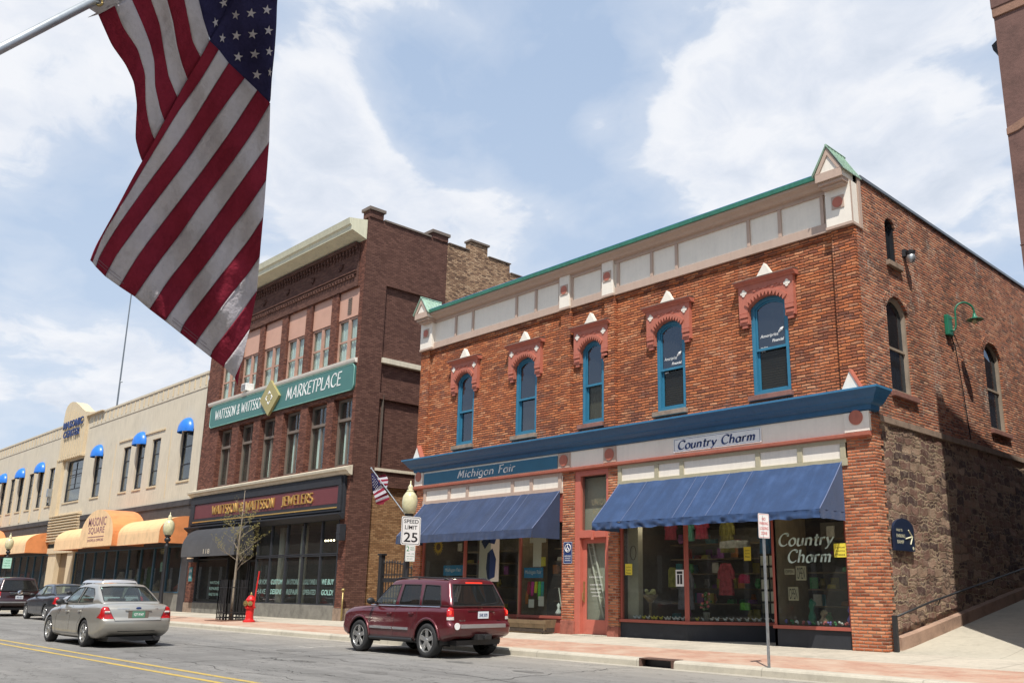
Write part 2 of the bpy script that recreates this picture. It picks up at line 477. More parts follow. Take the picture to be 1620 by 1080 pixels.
M['blackmatte'] = paint('dark_plinth', (0.02, 0.022, 0.028), 0.7, 0.15, 3)
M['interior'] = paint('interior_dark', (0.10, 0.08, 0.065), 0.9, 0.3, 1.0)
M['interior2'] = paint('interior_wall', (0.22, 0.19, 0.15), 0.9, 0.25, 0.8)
M['curtain'] = paint('curtain', (0.74, 0.74, 0.70), 0.9, 0.12, 6, streak=0.8)
M['glass'] = glass('shop_glass', (0.80, 0.84, 0.82), 0.85, 1.45)
M['glassup'] = glass('upper_window_glass', (0.30, 0.36, 0.42), 0.95, 2.1, blue=(0.66, 0.80))
M['glasslow'] = glass('dark_reflection_glass', (0.5, 0.5, 0.46), 0.6, 1.5)  # duller mirroring and tint put a dark reflection into the lower sashes
M['glassJ'] = glass('clear_window_glass', (0.82, 0.88, 0.86), 1.0, 1.9)
M['bluefab'] = fabric('blue_canvas', (0.012, 0.030, 0.084), 0.4)
M['bluefab2'] = fabric('brighter_blue_canvas', (0.012, 0.042, 0.120), 0.4)  # brighter blue for the right awning
M['orangefab'] = fabric('orange_canvas', (0.76, 0.49, 0.235), 0.12)
M['orangeside'] = fabric('deep_orange_canvas', (0.66, 0.24, 0.08), 0.12)
M['blackfab'] = fabric('black_canvas', (0.016, 0.017, 0.022), 0.4)
M['bluedome'] = paint('bright_blue_vinyl', (0.02, 0.17, 0.62), 0.35, 0.12, 3)
M['seam'] = paint('pale_seam', (0.12, 0.15, 0.26), 0.8, 0.1, 6)
M['asphalt'] = asphalt()
M['walk'] = concrete('sidewalk_concrete', (0.44, 0.395, 0.32), 1.55, jw=0.02, yoff=0.45, var=1.5)
M['kerb'] = concrete('kerb_concrete', (0.44, 0.405, 0.33), 3.0)
M['gutter'] = concrete('gutter_concrete', (0.36, 0.33, 0.275), 3.0)
M['alley'] = concrete('alley_concrete', (0.42, 0.385, 0.31), 2.4)
def worn_line():
    m, g, p, o = newmat('yellow_line')
    P = geo_pos(g)
    n = g.noise(P, 9, 6, 0.75)
    n2_ = g.noise(P, 0.8, 4, 0.6)
    w = g.mr(g.m('ADD', g.m('MULTIPLY', n, 0.7), g.m('MULTIPLY', n2_, 0.3)), 0.50, 0.60)
    g.lk(g.mix(g.m('MULTIPLY', w, 0.8), (0.47, 0.33, 0.075), (0.17, 0.16, 0.14)), p.inputs['Base Color'])
    p.inputs['Roughness'].default_value = 0.85
    return m


M['yellow'] = worn_line()
M['white'] = paint('white_paint', (0.8, 0.8, 0.78), 0.5, 0.04, 3)
M['silverp'] = paint('brushed_silver', (0.55, 0.56, 0.57), 0.35, 0.05, 5, metal=0.8)
M['galv'] = paint('galvanised_steel', (0.42, 0.45, 0.47), 0.42, 0.15, 8, metal=0.7)
M['limestone'] = concrete('buff_limestone', (0.60, 0.50, 0.345), 1.2, 0.010, joints=False, var=0.55)
M['limestone'] = paint('buff_limestone', (0.57, 0.505, 0.395), 0.85, 0.14, 0.7, streak=0.55)
M['limeflute'] = paint('fluted_limestone', (0.60, 0.49, 0.33), 0.85, 0.1, 2, streak=0.5)
M['grime'] = paint('dark_stone_band', (0.045, 0.042, 0.045), 0.7, 0.3, 2)
M['greystone'] = paint('grey_plinth_stone', (0.19, 0.18, 0.155), 0.85, 0.25, 3, bmp=0.4)
M['pink'] = paint('salmon_panel', (0.52, 0.30, 0.22), 0.6, 0.05, 1.5)
M['tancasing'] = paint('tan_casing', (0.30, 0.24, 0.18), 0.7, 0.15, 3)
M['browntrim'] = paint('taupe_trim', (0.16, 0.125, 0.10), 0.6, 0.15, 3)
M['cornJ'] = paint('pale_green_cream', (0.62, 0.60, 0.44), 0.6, 0.12, 2, streak=0.5)
M['ledge'] = paint('cream_ledge', (0.60, 0.54, 0.42), 0.6, 0.15, 3, streak=0.4)
M['jgreen'] = paint('sign_green', (0.055, 0.165, 0.15), 0.5, 0.05, 1.5)
M['olivegold'] = paint('olive_gold', (0.34, 0.29, 0.12), 0.5, 0.05, 3)
M['maroon'] = paint('maroon_board', (0.14, 0.032, 0.036), 0.5, 0.1, 2)
M['gold'] = paint('gold_letters', (0.72, 0.46, 0.14), 0.35, 0.1, 8, metal=0.6)
M['hydrant'] = paint('hydrant_red', (0.62, 0.02, 0.02), 0.35, 0.08, 9)
M['brass'] = paint('tarnished_brass', (0.36, 0.27, 0.11), 0.45, 0.2, 15, metal=0.7)
M['bark'] = paint('young_bark', (0.24, 0.20, 0.15), 0.9, 0.3, 20, bmp=0.6)
M['bud'] = paint('spring_buds', (0.20, 0.17, 0.05), 0.8, 0.3, 20)
M['wood'] = paint('weathered_timber', (0.24, 0.17, 0.10), 0.85, 0.3, 4, bmp=0.5, streak=0.3)
M['soil'] = paint('soil', (0.05, 0.035, 0.025), 0.95, 0.3, 10)
M['lampgreen'] = paint('green_lamp_enamel', (0.012, 0.16, 0.09), 0.4, 0.08, 5)
M['plaque'] = paint('navy_plaque', (0.012, 0.022, 0.05), 0.35, 0.1, 4)
M['yellowp'] = paint('yellow_paper', (0.75, 0.62, 0.06), 0.7, 0.05, 4)
M['concrete_low'] = paint('stained_low_wall', (0.33, 0.215, 0.155), 0.9, 0.25, 2, bmp=0.4)
M['roof'] = paint('tar_roof', (0.06, 0.06, 0.06), 0.9, 0.2, 2)
M['tyre'] = paint('tyre_rubber', (0.022, 0.022, 0.023), 0.8, 0.15, 12)
M['darkplastic'] = paint('dark_plastic', (0.02, 0.02, 0.021), 0.5, 0.1, 10)
M['rim'] = paint('alloy_rim', (0.55, 0.55, 0.54), 0.3, 0.06, 10, metal=0.85)
M['chrome'] = paint('chrome_trim', (0.75, 0.76, 0.78), 0.12, 0.03, 10, metal=1.0)
M['carglass'] = glass('car_glass', (0.55, 0.66, 0.62), 1.0, 1.6)
M['carglass_dark'] = glass('privacy_glass', (0.07, 0.08, 0.085), 0.8, 1.6)
M['seat'] = paint('grey_seat', (0.28, 0.27, 0.25), 0.9, 0.15, 8)
M['text_dark'] = paint('black_lettering', (0.012, 0.012, 0.014), 0.6, 0.05, 5)
M['text_navy'] = paint('navy_lettering', (0.012, 0.035, 0.14), 0.5, 0.05, 5)
M['text_red'] = paint('red_lettering', (0.55, 0.03, 0.03), 0.5, 0.05, 5)
M['text_green'] = paint('green_lettering', (0.02, 0.25, 0.1), 0.5, 0.05, 5)
M['text_mint'] = paint('mint_lettering', (0.32, 0.54, 0.48), 0.6, 0.05, 5)
M['flagred'] = paint('flag_red', (0.23, 0.022, 0.042), 0.9, 0.16, 9, bmp=0.5, spec=0.1)
M['flagwhite'] = paint('flag_white', (0.52, 0.49, 0.52), 0.9, 0.12, 7, bmp=0.5, spec=0.1)
M['flagblue'] = paint('flag_blue', (0.032, 0.030, 0.085), 0.9, 0.2, 10, bmp=0.5, spec=0.1)


def lampglass():
    m, g, p, o = newmat('milky_globe')
    p.inputs['Base Color'].default_value = (0.62, 0.58, 0.36, 1)
    p.inputs['Roughness'].default_value = 0.25
    p.inputs['Subsurface Weight'].default_value = 0.4
    p.inputs['Subsurface Radius'].default_value = (0.1, 0.1, 0.07)
    n = g.noise(obj_pos(g), 6, 4, 0.6)
    g.lk(g.ramp(n, ((0.3, (0.50, 0.47, 0.29)), (0.7, (0.68, 0.64, 0.42)))), p.inputs['Base Color'])
    return m


M['globe'] = lampglass()


def tail_mat(name, col, em=0.0):
    m, g, p, o = newmat(name)
    n = g.noise(obj_pos(g), 25, 2, 0.5)
    g.lk(g.ramp(n, ((0.3, tuple(c * 0.6 for c in col)), (0.7, col))), p.inputs['Base Color'])
    p.inputs['Roughness'].default_value = 0.12
    p.inputs['Coat Weight'].default_value = 0.6
    if em:
        p.inputs['Emission Color'].default_value = (1, 0.06, 0.03, 1)
        p.inputs['Emission Strength'].default_value = em
    return m


M['tail'] = tail_mat('red_lens', (0.50, 0.01, 0.012))
M['brake'] = tail_mat('lit_brake_lens', (0.6, 0.015, 0.012), 1.2)
M['clearlens'] = tail_mat('clear_lens', (0.7, 0.62, 0.58))


def carpaint(name, col, metal=0.5, rough=0.32):
    m, g, p, o = newmat(name)
    P = obj_pos(g)
    z = g.sep(P)[2]
    dirt = g.m('MULTIPLY', g.mr(z, 0.75, 0.2), g.mr(g.noise(P, 5, 5, 0.7), 0.3, 0.7))
    n = g.noise(P, 2.5, 3, 0.5)
    c = g.ramp(n, ((0.3, tuple(k * 0.93 for k in col)), (0.7, col)))
    c = g.mix(g.m('MULTIPLY', dirt, 0.4), c, (0.20, 0.18, 0.15))
    g.lk(c, p.inputs['Base Color'])
    p.inputs['Metallic'].default_value = metal
    g.lk(g.mr(dirt, 0.0, 1.0, rough, 0.7), p.inputs['Roughness'])
    p.inputs['Coat Weight'].default_value = 0.9
    p.inputs['Coat Roughness'].default_value = 0.05
    return m


M['car_silver'] = carpaint('champagne_silver', (0.46, 0.44, 0.39), 0.6)
M['car_silver2'] = carpaint('pale_silver', (0.55, 0.56, 0.58), 0.5)
M['car_maroon'] = carpaint('dark_red_metallic', (0.11, 0.010, 0.016), 0.3, 0.28)
M['car_dark'] = carpaint('slate_blue_grey', (0.045, 0.05, 0.062), 0.5)
M['car_black'] = carpaint('black_maroon', (0.03, 0.008, 0.01), 0.3)


# ------------------------------------------------------------------ mesh builder
class MB:
    def __init__(s, T=None):
        s.v = []
        s.f = []
        s.mi = []
        s.T = T

    def add(s, vs, fs, m=0):
        b = len(s.v)
        for v in vs:
            v = Vector(v)
            if s.T is not None:
                v = s.T @ v
            s.v.append(v)
        for f in fs:
            s.f.append([b + i for i in f])
            s.mi.append(m)
        return s

    def box(s, x0, x1, y0, y1, z0, z1, m=0):
        if x0 > x1: x0, x1 = x1, x0
        if y0 > y1: y0, y1 = y1, y0
        if z0 > z1: z0, z1 = z1, z0
        return s.add([(x0, y0, z0), (x1, y0, z0), (x1, y1, z0), (x0, y1, z0), (x0, y0, z1), (x1, y0, z1), (x1, y1, z1), (x0, y1, z1)],
                     [(0, 3, 2, 1), (4, 5, 6, 7), (0, 1, 5, 4), (1, 2, 6, 5), (2, 3, 7, 6), (3, 0, 4, 7)], m)

    def hexa(s, lo, hi, m=0):
        """eight corners: four of one end, four of the other"""
        return s.add(list(lo) + list(hi), [(0, 3, 2, 1), (4, 5, 6, 7), (0, 1, 5, 4), (1, 2, 6, 5), (2, 3, 7, 6), (3, 0, 4, 7)], m)

    def prism(s, pts, f, a, b, m=0):
        """pts 2-D polygon, f(u, v, w) -> 3-D, extruded w from a to b"""
        n = len(pts)
        vs = [f(u, v, a) for u, v in pts] + [f(u, v, b) for u, v in pts]
        fs = [tuple(range(n))[::-1], tuple(range(n, 2 * n))] + [(i, (i + 1) % n, n + (i + 1) % n, n + i) for i in range(n)]
        return s.add(vs, fs, m)

    def tube(s, pts, r, n=8, m=0, cap=True):
        pts = [Vector(p) for p in pts]
        rs = r if isinstance(r, (list, tuple)) else [r] * len(pts)
        vs, fs = [], []
        up = None
        for i, p in enumerate(pts):
            if i == 0: d = pts[1] - p
            elif i == len(pts) - 1: d = p - pts[-2]
            else: d = (pts[i + 1] - pts[i - 1])
            d = d.normalized() if d.length > 1e-9 else Vector((0, 0, 1))
            if up is None:
                up = Vector((0, 0, 1)) if abs(d.z) < 0.9 else Vector((1, 0, 0))
            a = d.cross(up).normalized()
            up = a.cross(d).normalized()
            for k in range(n):
                t = 2 * math.pi * k / n
                vs.append(p + (a * math.cos(t) + up * math.sin(t)) * rs[i])
        for i in range(len(pts) - 1):
            for k in range(n):
                fs.append((i * n + k, i * n + (k + 1) % n, (i + 1) * n + (k + 1) % n, (i + 1) * n + k))
        if cap:
            fs.append(tuple(range(n))[::-1])
            fs.append(tuple(range((len(pts) - 1) * n, len(pts) * n)))
        return s.add(vs, fs, m)

    def lathe(s, prof, c, n=16, m=0, axis='z', flute=0.0, cap=True):
        vs, fs = [], []
        for (r, h) in prof:
            for k in range(n):
                t = 2 * math.pi * k / n
                rr = r * (1 + (flute if k % 2 else 0))
                if axis == 'z': vs.append((c[0] + rr * math.cos(t), c[1] + rr * math.sin(t), c[2] + h))
                elif axis == 'y': vs.append((c[0] + rr * math.cos(t), c[1] + h, c[2] + rr * math.sin(t)))
                else: vs.append((c[0] + h, c[1] + rr * math.cos(t), c[2] + rr * math.sin(t)))
        for i in range(len(prof) - 1):
            for k in range(n):
                fs.append((i * n + k, i * n + (k + 1) % n, (i + 1) * n + (k + 1) % n, (i + 1) * n + k))
        if cap and prof[0][0] > 1e-5: fs.append(tuple(range(n))[::-1])
        if cap and prof[-1][0] > 1e-5: fs.append(tuple(range((len(prof) - 1) * n, len(prof) * n)))
        return s.add(vs, fs, m)

    def grid(s, f, nu, nv, m=0):
        vs = [f(i / nu, j / nv) for j in range(nv + 1) for i in range(nu + 1)]
        fs = [(j * (nu + 1) + i, j * (nu + 1) + i + 1, (j + 1) * (nu + 1) + i + 1, (j + 1) * (nu + 1) + i) for j in range(nv) for i in range(nu)]
        return s.add(vs, fs, m)

    def sphere(s, c, r, n=10, m=0, sq=(1, 1, 1)):
        prof = [(r * math.sin(math.pi * i / n), -r * math.cos(math.pi * i / n)) for i in range(n + 1)]
        b = len(s.v)
        T = s.T
        s.T = None
        s.lathe([(a, h) for a, h in prof], (0, 0, 0), n + 4, m)
        for i in range(b, len(s.v)):
            v = Vector((s.v[i].x * sq[0] + c[0], s.v[i].y * sq[1] + c[1], s.v[i].z * sq[2] + c[2]))
            s.v[i] = T @ v if T is not None else v
        s.T = T
        return s

    def build(s, name, mats, parent=None, label=None, smooth=False, bevel=0.0, local=False, thick=0.0, fix=True):
        if not isinstance(mats, (list, tuple)): mats = [mats]
        me = bpy.data.meshes.new(name)
        off = Vector((0, 0, 0))
        if parent is not None and not local:
            off = Vector(parent['_o'])
        me.from_pydata([tuple(v - off) for v in s.v], [], s.f)
        for mt in mats:
            me.materials.append(M[mt] if isinstance(mt, str) else mt)
        for p, k in zip(me.polygons, s.mi):
            p.material_index = k
            p.use_smooth = smooth
        if fix:
            bm = bmesh.new()
            bm.from_mesh(me)
            if name.endswith('wall'): bmesh.ops.remove_doubles(bm, verts=bm.verts, dist=1e-4)
            bmesh.ops.recalc_face_normals(bm, faces=bm.faces)
            bm.to_mesh(me)
            bm.free()
        o = bpy.data.objects.new(name, me)
        COL.objects.link(o)
        if parent is not None:
            o.parent = parent
            o['_o'] = parent['_o']
        else:
            o['_o'] = (0.0, 0.0, 0.0)
        if bevel:
            bv = o.modifiers.new('bevel', 'BEVEL')
            bv.width = bevel
            bv.segments = 2
            bv.limit_method = 'ANGLE'
            bv.angle_limit = rad(40)
        if thick:
            so = o.modifiers.new('thick', 'SOLIDIFY')
            so.thickness = thick
            so.offset = 0
        if label: o['label'] = label
        return o


def thing(name, label, cat, loc=(0, 0, 0), group=None, rot=0.0):
    o = bpy.data.objects.new(name, None)
    o.empty_display_size = 0.2
    COL.objects.link(o)
    o.location = loc
    o.rotation_euler = (0, 0, rot)
    o['label'] = label
    o['category'] = cat
    o['_o'] = tuple(float(k) for k in loc)
    if group: o['group'] = group
    return o


def tag(o, label, cat, group=None, kind=None):
    o['label'] = label
    o['category'] = cat
    if group: o['group'] = group
    if kind: o['kind'] = kind
    return o


def struct(o, kind='structure'):
    o['kind'] = kind
    return o


def copy_tree(o, loc, label, rot=None):
    c = o.copy()
    COL.objects.link(c)
    c.location = loc
    c['label'] = label
    if rot is not None: c.rotation_euler = (0, 0, rot)
    for ch in list(o.children):
        d = ch.copy()
        COL.objects.link(d)
        d.parent = c
        for gg in list(ch.children):
            e = gg.copy()
            COL.objects.link(e)
            e.parent = d
    return c


# planes: F(y) maps (u=x, v=z, d=depth inward) ; S(x) maps (u=y, v=z, d)
def FP(y0=0.0):
    return lambda u, v, d=0.0: Vector((u, y0 + d, v))


def SP(x0=0.0):
    return lambda u, v, d=0.0: Vector((x0 - d, u, v))


def arch(u0, u1, vs, vt, n=10):
    """points of a segmental arch from (u0, vs) over the crown vt to (u1, vs)"""
    w = (u1 - u0) / 2
    h = vt - vs
    if h <= 1e-6: return [(u0, vs), (u1, vs)]
    R = (w * w + h * h) / (2 * h)
    a0 = math.asin(min(1, w / R))
    if h > w: a0 = math.pi - a0
    cu, cv = (u0 + u1) / 2, vt - R
    return [(cu + R * math.sin(-a0 + 2 * a0 * i / n), cv + R * math.cos(-a0 + 2 * a0 * i / n)) for i in range(n + 1)]


def wall(mb, P, u0, u1, v0, v1, ops, depth=0.2, m=0, mr=None):
    """flat wall with openings (u0,u1,v0,v1,spring) and their reveals"""
    if mr is None: mr = m
    us = sorted(set([u0, u1] + [o[0] for o in ops] + [o[1] for o in ops]))
    vs = sorted(set([v0, v1] + [o[2] for o in ops] + [o[3] for o in ops]))
    us = [u for u in us if u0 <= u <= u1]
    vs = [v for v in vs if v0 <= v <= v1]
    for a, b in zip(us, us[1:]):
        for c, d in zip(vs, vs[1:]):
            cu, cv = (a + b) / 2, (c + d) / 2
            if any(o[0] < cu < o[1] and o[2] < cv < o[3] for o in ops): continue
            mb.add([P(a, c), P(b, c), P(b, d), P(a, d)], [(0, 1, 2, 3)], m)
    for o in ops:
        a, b, c, d = o[:4]
        sp = o[4] if len(o) > 4 else d
        top = arch(a, b, sp, d)
        path = [(a, c)] + top + [(b, c)]
        path = [path[i] for i in range(len(path)) if i == 0 or path[i] != path[i - 1]]
        for (p, q) in zip(path, path[1:] + path[:1]):
            mb.add([P(p[0], p[1], 0), P(q[0], q[1], 0), P(q[0], q[1], depth), P(p[0], p[1], depth)], [(0, 1, 2, 3)], mr)
        if sp < d:
            h = len(top) // 2
            mb.add([P(a, d)] + [P(*t) for t in top[:h + 1]], [tuple(range(h + 2))], m)
            mb.add([P(b, d)] + [P(*t) for t in top[h:]], [tuple(range(len(top) - h + 1))], m)


def frame(mb, P, a, b, c, d, w, d0, d1, spring=None, m=0, n=10):
    """window or door frame ring of width w between depths d0 and d1, arched when spring is given"""
    sp = d if spring is None else spring
    def path(e):
        top = arch(a + e, b - e, sp - (e * 0.2 if sp < d else e), d - e, n) if sp < d else [(a + e, d - e), (b - e, d - e)]
        return [(a + e, c + e)] + top + [(b - e, c + e)]
    o, i = path(0), path(w)
    k = len(o)
    for q in range(k):
        r = (q + 1) % k
        mb.hexa([P(*o[q], d0), P(*o[r], d0), P(*i[r], d0), P(*i[q], d0)], [P(*o[q], d1), P(*o[r], d1), P(*i[r], d1), P(*i[q], d1)], m)


def pane(mb, P, a, b, c, d, dep, spring=None, m=0, thick=0.006):
    sp = d if spring is None else spring
    top = arch(a, b, sp, d) if sp < d else [(a, d), (b, d)]
    pts = [(a, c)] + top + [(b, c)]
    mb.prism(pts, P, dep, dep + thick, m)


# ------------------------------------------------------------------ lettering
_tc = {}


def text_mesh(s, shear=0.0, bold=0.0, space=1.0):
    k = (s, shear, bold, space)
    if k in _tc: return _tc[k]
    cu = bpy.data.curves.new('t', 'FONT')
    cu.body = s
    cu.shear = shear
    cu.offset = bold
    cu.space_character = space
    cu.resolution_u = 3
    ob = bpy.data.objects.new('t', cu)
    COL.objects.link(ob)
    bpy.context.view_layer.update()
    me = bpy.data.meshes.new_from_object(ob)
    vs = [(v.co.x, v.co.y) for v in me.vertices]
    fs = [tuple(p.vertices) for p in me.polygons]
    bpy.data.objects.remove(ob)
    x0 = min(v[0] for v in vs); x1 = max(v[0] for v in vs)
    y0 = min(v[1] for v in vs); y1 = max(v[1] for v in vs)
    _tc[k] = (vs, fs, x0, x1, y0, y1)
    return _tc[k]


def text(mb, s, f, u0, u1, v0, v1, w=0.004, m=0, **k):
    """text fitted to the rectangle; f(u, v, out) -> 3-D"""
    vs, fs, x0, x1, y0, y1 = text_mesh(s, **k)
    def q(v): return (u0 + (v[0] - x0) / (x1 - x0) * (u1 - u0), v0 + (v[1] - y0) / (y1 - y0) * (v1 - v0))
    mb.add([f(*q(v), w) for v in vs], fs, m)


def _arc(cx, cy, rx, ry, a0, a1, n=14):
    return [(cx + rx * math.cos(rad(a0 + (a1 - a0) * i / n)), cy + ry * math.sin(rad(a0 + (a1 - a0) * i / n))) for i in range(n + 1)]


GL = {  # pen letters: advance, strokes (cap height 1, x-height .6)
    'C': (0.86, [_arc(0.48, 0.5, 0.42, 0.5, 52, 318), [(0.72, 0.98), (0.74, 0.76)]]),
    'o': (0.62, [_arc(0.3, 0.3, 0.26, 0.3, 0, 360)]),
    'u': (0.66, [[(0.02, 0.56), (0.1, 0.6)], [(0.1, 0.6), (0.1, 0.2)] + _arc(0.28, 0.18, 0.18, 0.18, 190, 330, 8) + [(0.5, 0.2)], [(0.5, 0.6), (0.5, 0.0), (0.6, 0.06)]]),
    'n': (0.68, [[(0.0, 0.54), (0.1, 0.6), (0.1, 0.0)], [(0.1, 0.4)] + _arc(0.32, 0.4, 0.18, 0.18, 150, 0, 8) + [(0.5, 0.0), (0.6, 0.06)]]),
    't': (0.42, [[(0.18, 0.85), (0.18, 0.12)] + _arc(0.29, 0.1, 0.1, 0.1, 180, 320, 6), [(0.02, 0.6), (0.38, 0.6)]]),
    'r': (0.48, [[(0.0, 0.54), (0.1, 0.6), (0.1, 0.0)], [(0.1, 0.38)] + _arc(0.3, 0.42, 0.16, 0.16, 150, 50, 6)]),
    'y': (0.62, [[(0.04, 0.6), (0.3, 0.04)], [(0.56, 0.6), (0.3, 0.04), (0.16, -0.24), (0.02, -0.28)]]),
    'h': (0.68, [[(0.0, 0.96), (0.1, 1.0), (0.1, 0.0)], [(0.1, 0.4)] + _arc(0.32, 0.4, 0.18, 0.18, 150, 0, 8) + [(0.5, 0.0), (0.6, 0.06)]]),
    'a': (0.64, [_arc(0.28, 0.28, 0.24, 0.29, 20, 340), [(0.5, 0.58), (0.5, 0.0), (0.6, 0.06)]]),
    'm': (1.0, [[(0.0, 0.54), (0.1, 0.6), (0.1, 0.0)], [(0.1, 0.4)] + _arc(0.29, 0.42, 0.15, 0.16, 150, 0, 8) + [(0.44, 0.0)], [(0.44, 0.4)] + _arc(0.63, 0.42, 0.15, 0.16, 150, 0, 8) + [(0.78, 0.0), (0.9, 0.06)]]),
    'i': (0.26, [[(0.1, 0.6), (0.1, 0.0)], [(0.09, 0.84), (0.12, 0.8)]]),
    'c': (0.52, [_arc(0.3, 0.3, 0.25, 0.3, 50, 310)]),
    'g': (0.64, [_arc(0.28, 0.32, 0.24, 0.28, 20, 340), [(0.5, 0.58), (0.5, -0.1)] + _arc(0.28, -0.12, 0.22, 0.14, 0, -150, 8)]),
    'M': (1.0, [[(0.08, 0.0), (0.2, 1.0)], [(0.2, 1.0), (0.45, 0.15)], [(0.45, 0.15), (0.74, 1.0)], [(0.74, 1.0), (0.84, 0.0)]]),
    'F': (0.62, [[(0.12, 0.9), (0.12, 0.0)], [(0.02, 0.92), (0.56, 0.98)], [(0.12, 0.5), (0.46, 0.52)]]),
    'W': (1.05, [[(0.04, 1.0), (0.24, 0.0)], [(0.24, 0.0), (0.5, 0.8)], [(0.5, 0.8), (0.72, 0.0)], [(0.72, 0.0), (1.0, 1.0)]]),
    'A': (0.8, [[(0.0, 0.0), (0.4, 1.0)], [(0.4, 1.0), (0.7, 0.0)], [(0.12, 0.34), (0.64, 0.36)]]),
    'T': (0.66, [[(0.32, 0.98), (0.28, 0.0)], [(0.0, 0.96), (0.68, 1.0)]]),
    'S': (0.62, [_arc(0.32, 0.75, 0.24, 0.25, 40, 250, 10) + _arc(0.3, 0.25, 0.24, 0.26, 70, -150, 10)]),
    'O': (0.84, [_arc(0.4, 0.5, 0.36, 0.5, 0, 360, 20)]),
    'N': (0.84, [[(0.08, 0.0), (0.12, 1.0)], [(0.12, 1.0), (0.66, 0.0)], [(0.66, 0.0), (0.74, 1.04)]]),
    'R': (0.74, [[(0.12, 0.0), (0.12, 1.0)], [(0.02, 0.96)] + _arc(0.34, 0.74, 0.26, 0.25, 90, -90, 10) + [(0.14, 0.48)], [(0.28, 0.48), (0.7, 0.0)]]),
    'K': (0.74, [[(0.12, 0.0), (0.12, 1.0)], [(0.66, 1.0), (0.14, 0.46)], [(0.24, 0.54), (0.72, 0.0)]]),
    'E': (0.64, [[(0.12, 0.0), (0.12, 1.0)], [(0.1, 0.98), (0.58, 1.0)], [(0.12, 0.52), (0.5, 0.53)], [(0.1, 0.02), (0.62, 0.02)]]),
    'P': (0.66, [[(0.12, 0.0), (0.12, 1.0)], [(0.02, 0.96)] + _arc(0.34, 0.72, 0.26, 0.27, 90, -90, 10) + [(0.14, 0.45)]]),
    'L': (0.6, [[(0.12, 1.0), (0.12, 0.0)], [(0.1, 0.02), (0.58, 0.02)]]),
    'J': (0.5, [[(0.34, 1.0), (0.34, 0.1)] + _arc(0.18, 0.1, 0.16, 0.16, 0, -130, 8)]),
    '&': (0.8, [[(0.7, 0.0), (0.2, 0.66)] + _arc(0.34, 0.8, 0.16, 0.18, 200, -30, 10) + [(0.14, 0.34)] + _arc(0.3, 0.2, 0.22, 0.22, 150, 300, 8) + [(0.66, 0.46)]]),
    ' ': (0.42, []),
}


def pen(mb, s, f, u0, u1, v0, h, wmax=0.13, wmin=0.04, nib=35, shear=0.0, m=0, d0=0.0, d1=0.01, capscale=1.0):
    """broad-pen lettering swept as thin solid strokes; f(u, v, out) -> 3-D"""
    adv = 0
    items = []
    for ch in s:
        a, st = GL[ch]
        k = capscale if ch.isupper() else 1.0
        items.append((adv, st, k))
        adv += a * k + 0.06
    sc = (u1 - u0) / adv
    for off, st, k in items:
        for pl in st:
            L, R = [], []
            n = len(pl)
            for i, p in enumerate(pl):
                a = pl[max(0, i - 1)]
                b = pl[min(n - 1, i + 1)]
                dx, dy = b[0] - a[0], b[1] - a[1]
                l = math.hypot(dx, dy) or 1
                dx /= l; dy /= l
                w = wmin + (wmax - wmin) * abs(math.sin(math.atan2(dy, dx) - rad(nib)))
                w *= 0.5
                L.append((p[0] * k - dy * w, p[1] * k + dx * w))
                R.append((p[0] * k + dy * w, p[1] * k - dx * w))
            def q(p, d):
                return f(u0 + (off + p[0] + shear * p[1]) * sc, v0 + p[1] * h, d)
            for i in range(n - 1):
                mb.hexa([q(L[i], d0), q(L[i + 1], d0), q(R[i + 1], d0), q(R[i], d0)], [q(L[i], d1), q(L[i + 1], d1), q(R[i + 1], d1), q(R[i], d1)], m)

# ================================================================== GROUND
mb = MB(); mb.box(-400, 300, -300, 400, -0.6, -0.08)
struct(mb.build('ground', 'roof'))
mb = MB(); mb.add([(-300, -20.2, 0), (120, -20.2, 0), (120, -5.25, 0), (-300, -5.25, 0)], [(0, 1, 2, 3)])
struct(mb.build('road', 'asphalt'))
mb = MB()
mb.box(-300, 120, -5.25, -4.955, -0.05, 0.006)
struct(mb.build('gutter', 'gutter'))
# near kerb with rounded top, with a gap for the drain inlet
def kerb_run(mb, x0, x1, y0, y1, sgn):
    prof = [(y0, -0.05), (y0 + 0.012 * sgn, 0.11), (y0 + 0.035 * sgn, 0.142), (y0 + 0.07 * sgn, 0.155), (y1, 0.157), (y1, -0.05)]
    mb.prism(prof, lambda u, v, w: Vector((w, u, v)), x0, x1)
mb = MB()
kerb_run(mb, -300, -2.9, -4.98, -4.68, 1)
kerb_run(mb, -2.05, 120, -4.98, -4.68, 1)
mb.box(-2.9, -2.05, -4.82, -4.68, -0.05, 0.157)
struct(mb.build('kerb', 'kerb'))
mb = MB(); kerb_run(mb, -300, 120, -18.95, -19.25, -1)
struct(mb.build('far_kerb', 'kerb'))
mb = MB(); mb.box(-300, 120, -24, -19.25, -0.05, 0.155)
struct(mb.build('far_sidewalk', 'walk'))


def pavers():
    m, g, p, o = newmat('brick_pavers')
    P = geo_pos(g)
    br = g.nt.nodes.new('ShaderNodeTexBrick')
    g.lk(P, br.inputs['Vector'])
    br.inputs['Scale'].default_value = 1.0
    br.inputs['Brick Width'].default_value = 0.2
    br.inputs['Row Height'].default_value = 0.1
    br.inputs['Mortar Size'].default_value = 0.006
    br.inputs['Color1'].default_value = (0.36, 0.19, 0.135, 1)
    br.inputs['Color2'].default_value = (0.46, 0.27, 0.19, 1)
    br.inputs['Mortar'].default_value = (0.30, 0.22, 0.16, 1)
    n = g.noise(P, 1.2, 6, 0.65)
    c = g.mix(g.mr(n, 0.4, 0.65), br.outputs[0], (0.46, 0.345, 0.26))
    g.lk(c, p.inputs['Base Color'])
    p.inputs['Roughness'].default_value = 0.9
    bump(g, p, br.outputs[1], -0.3, 0.006)
    return m


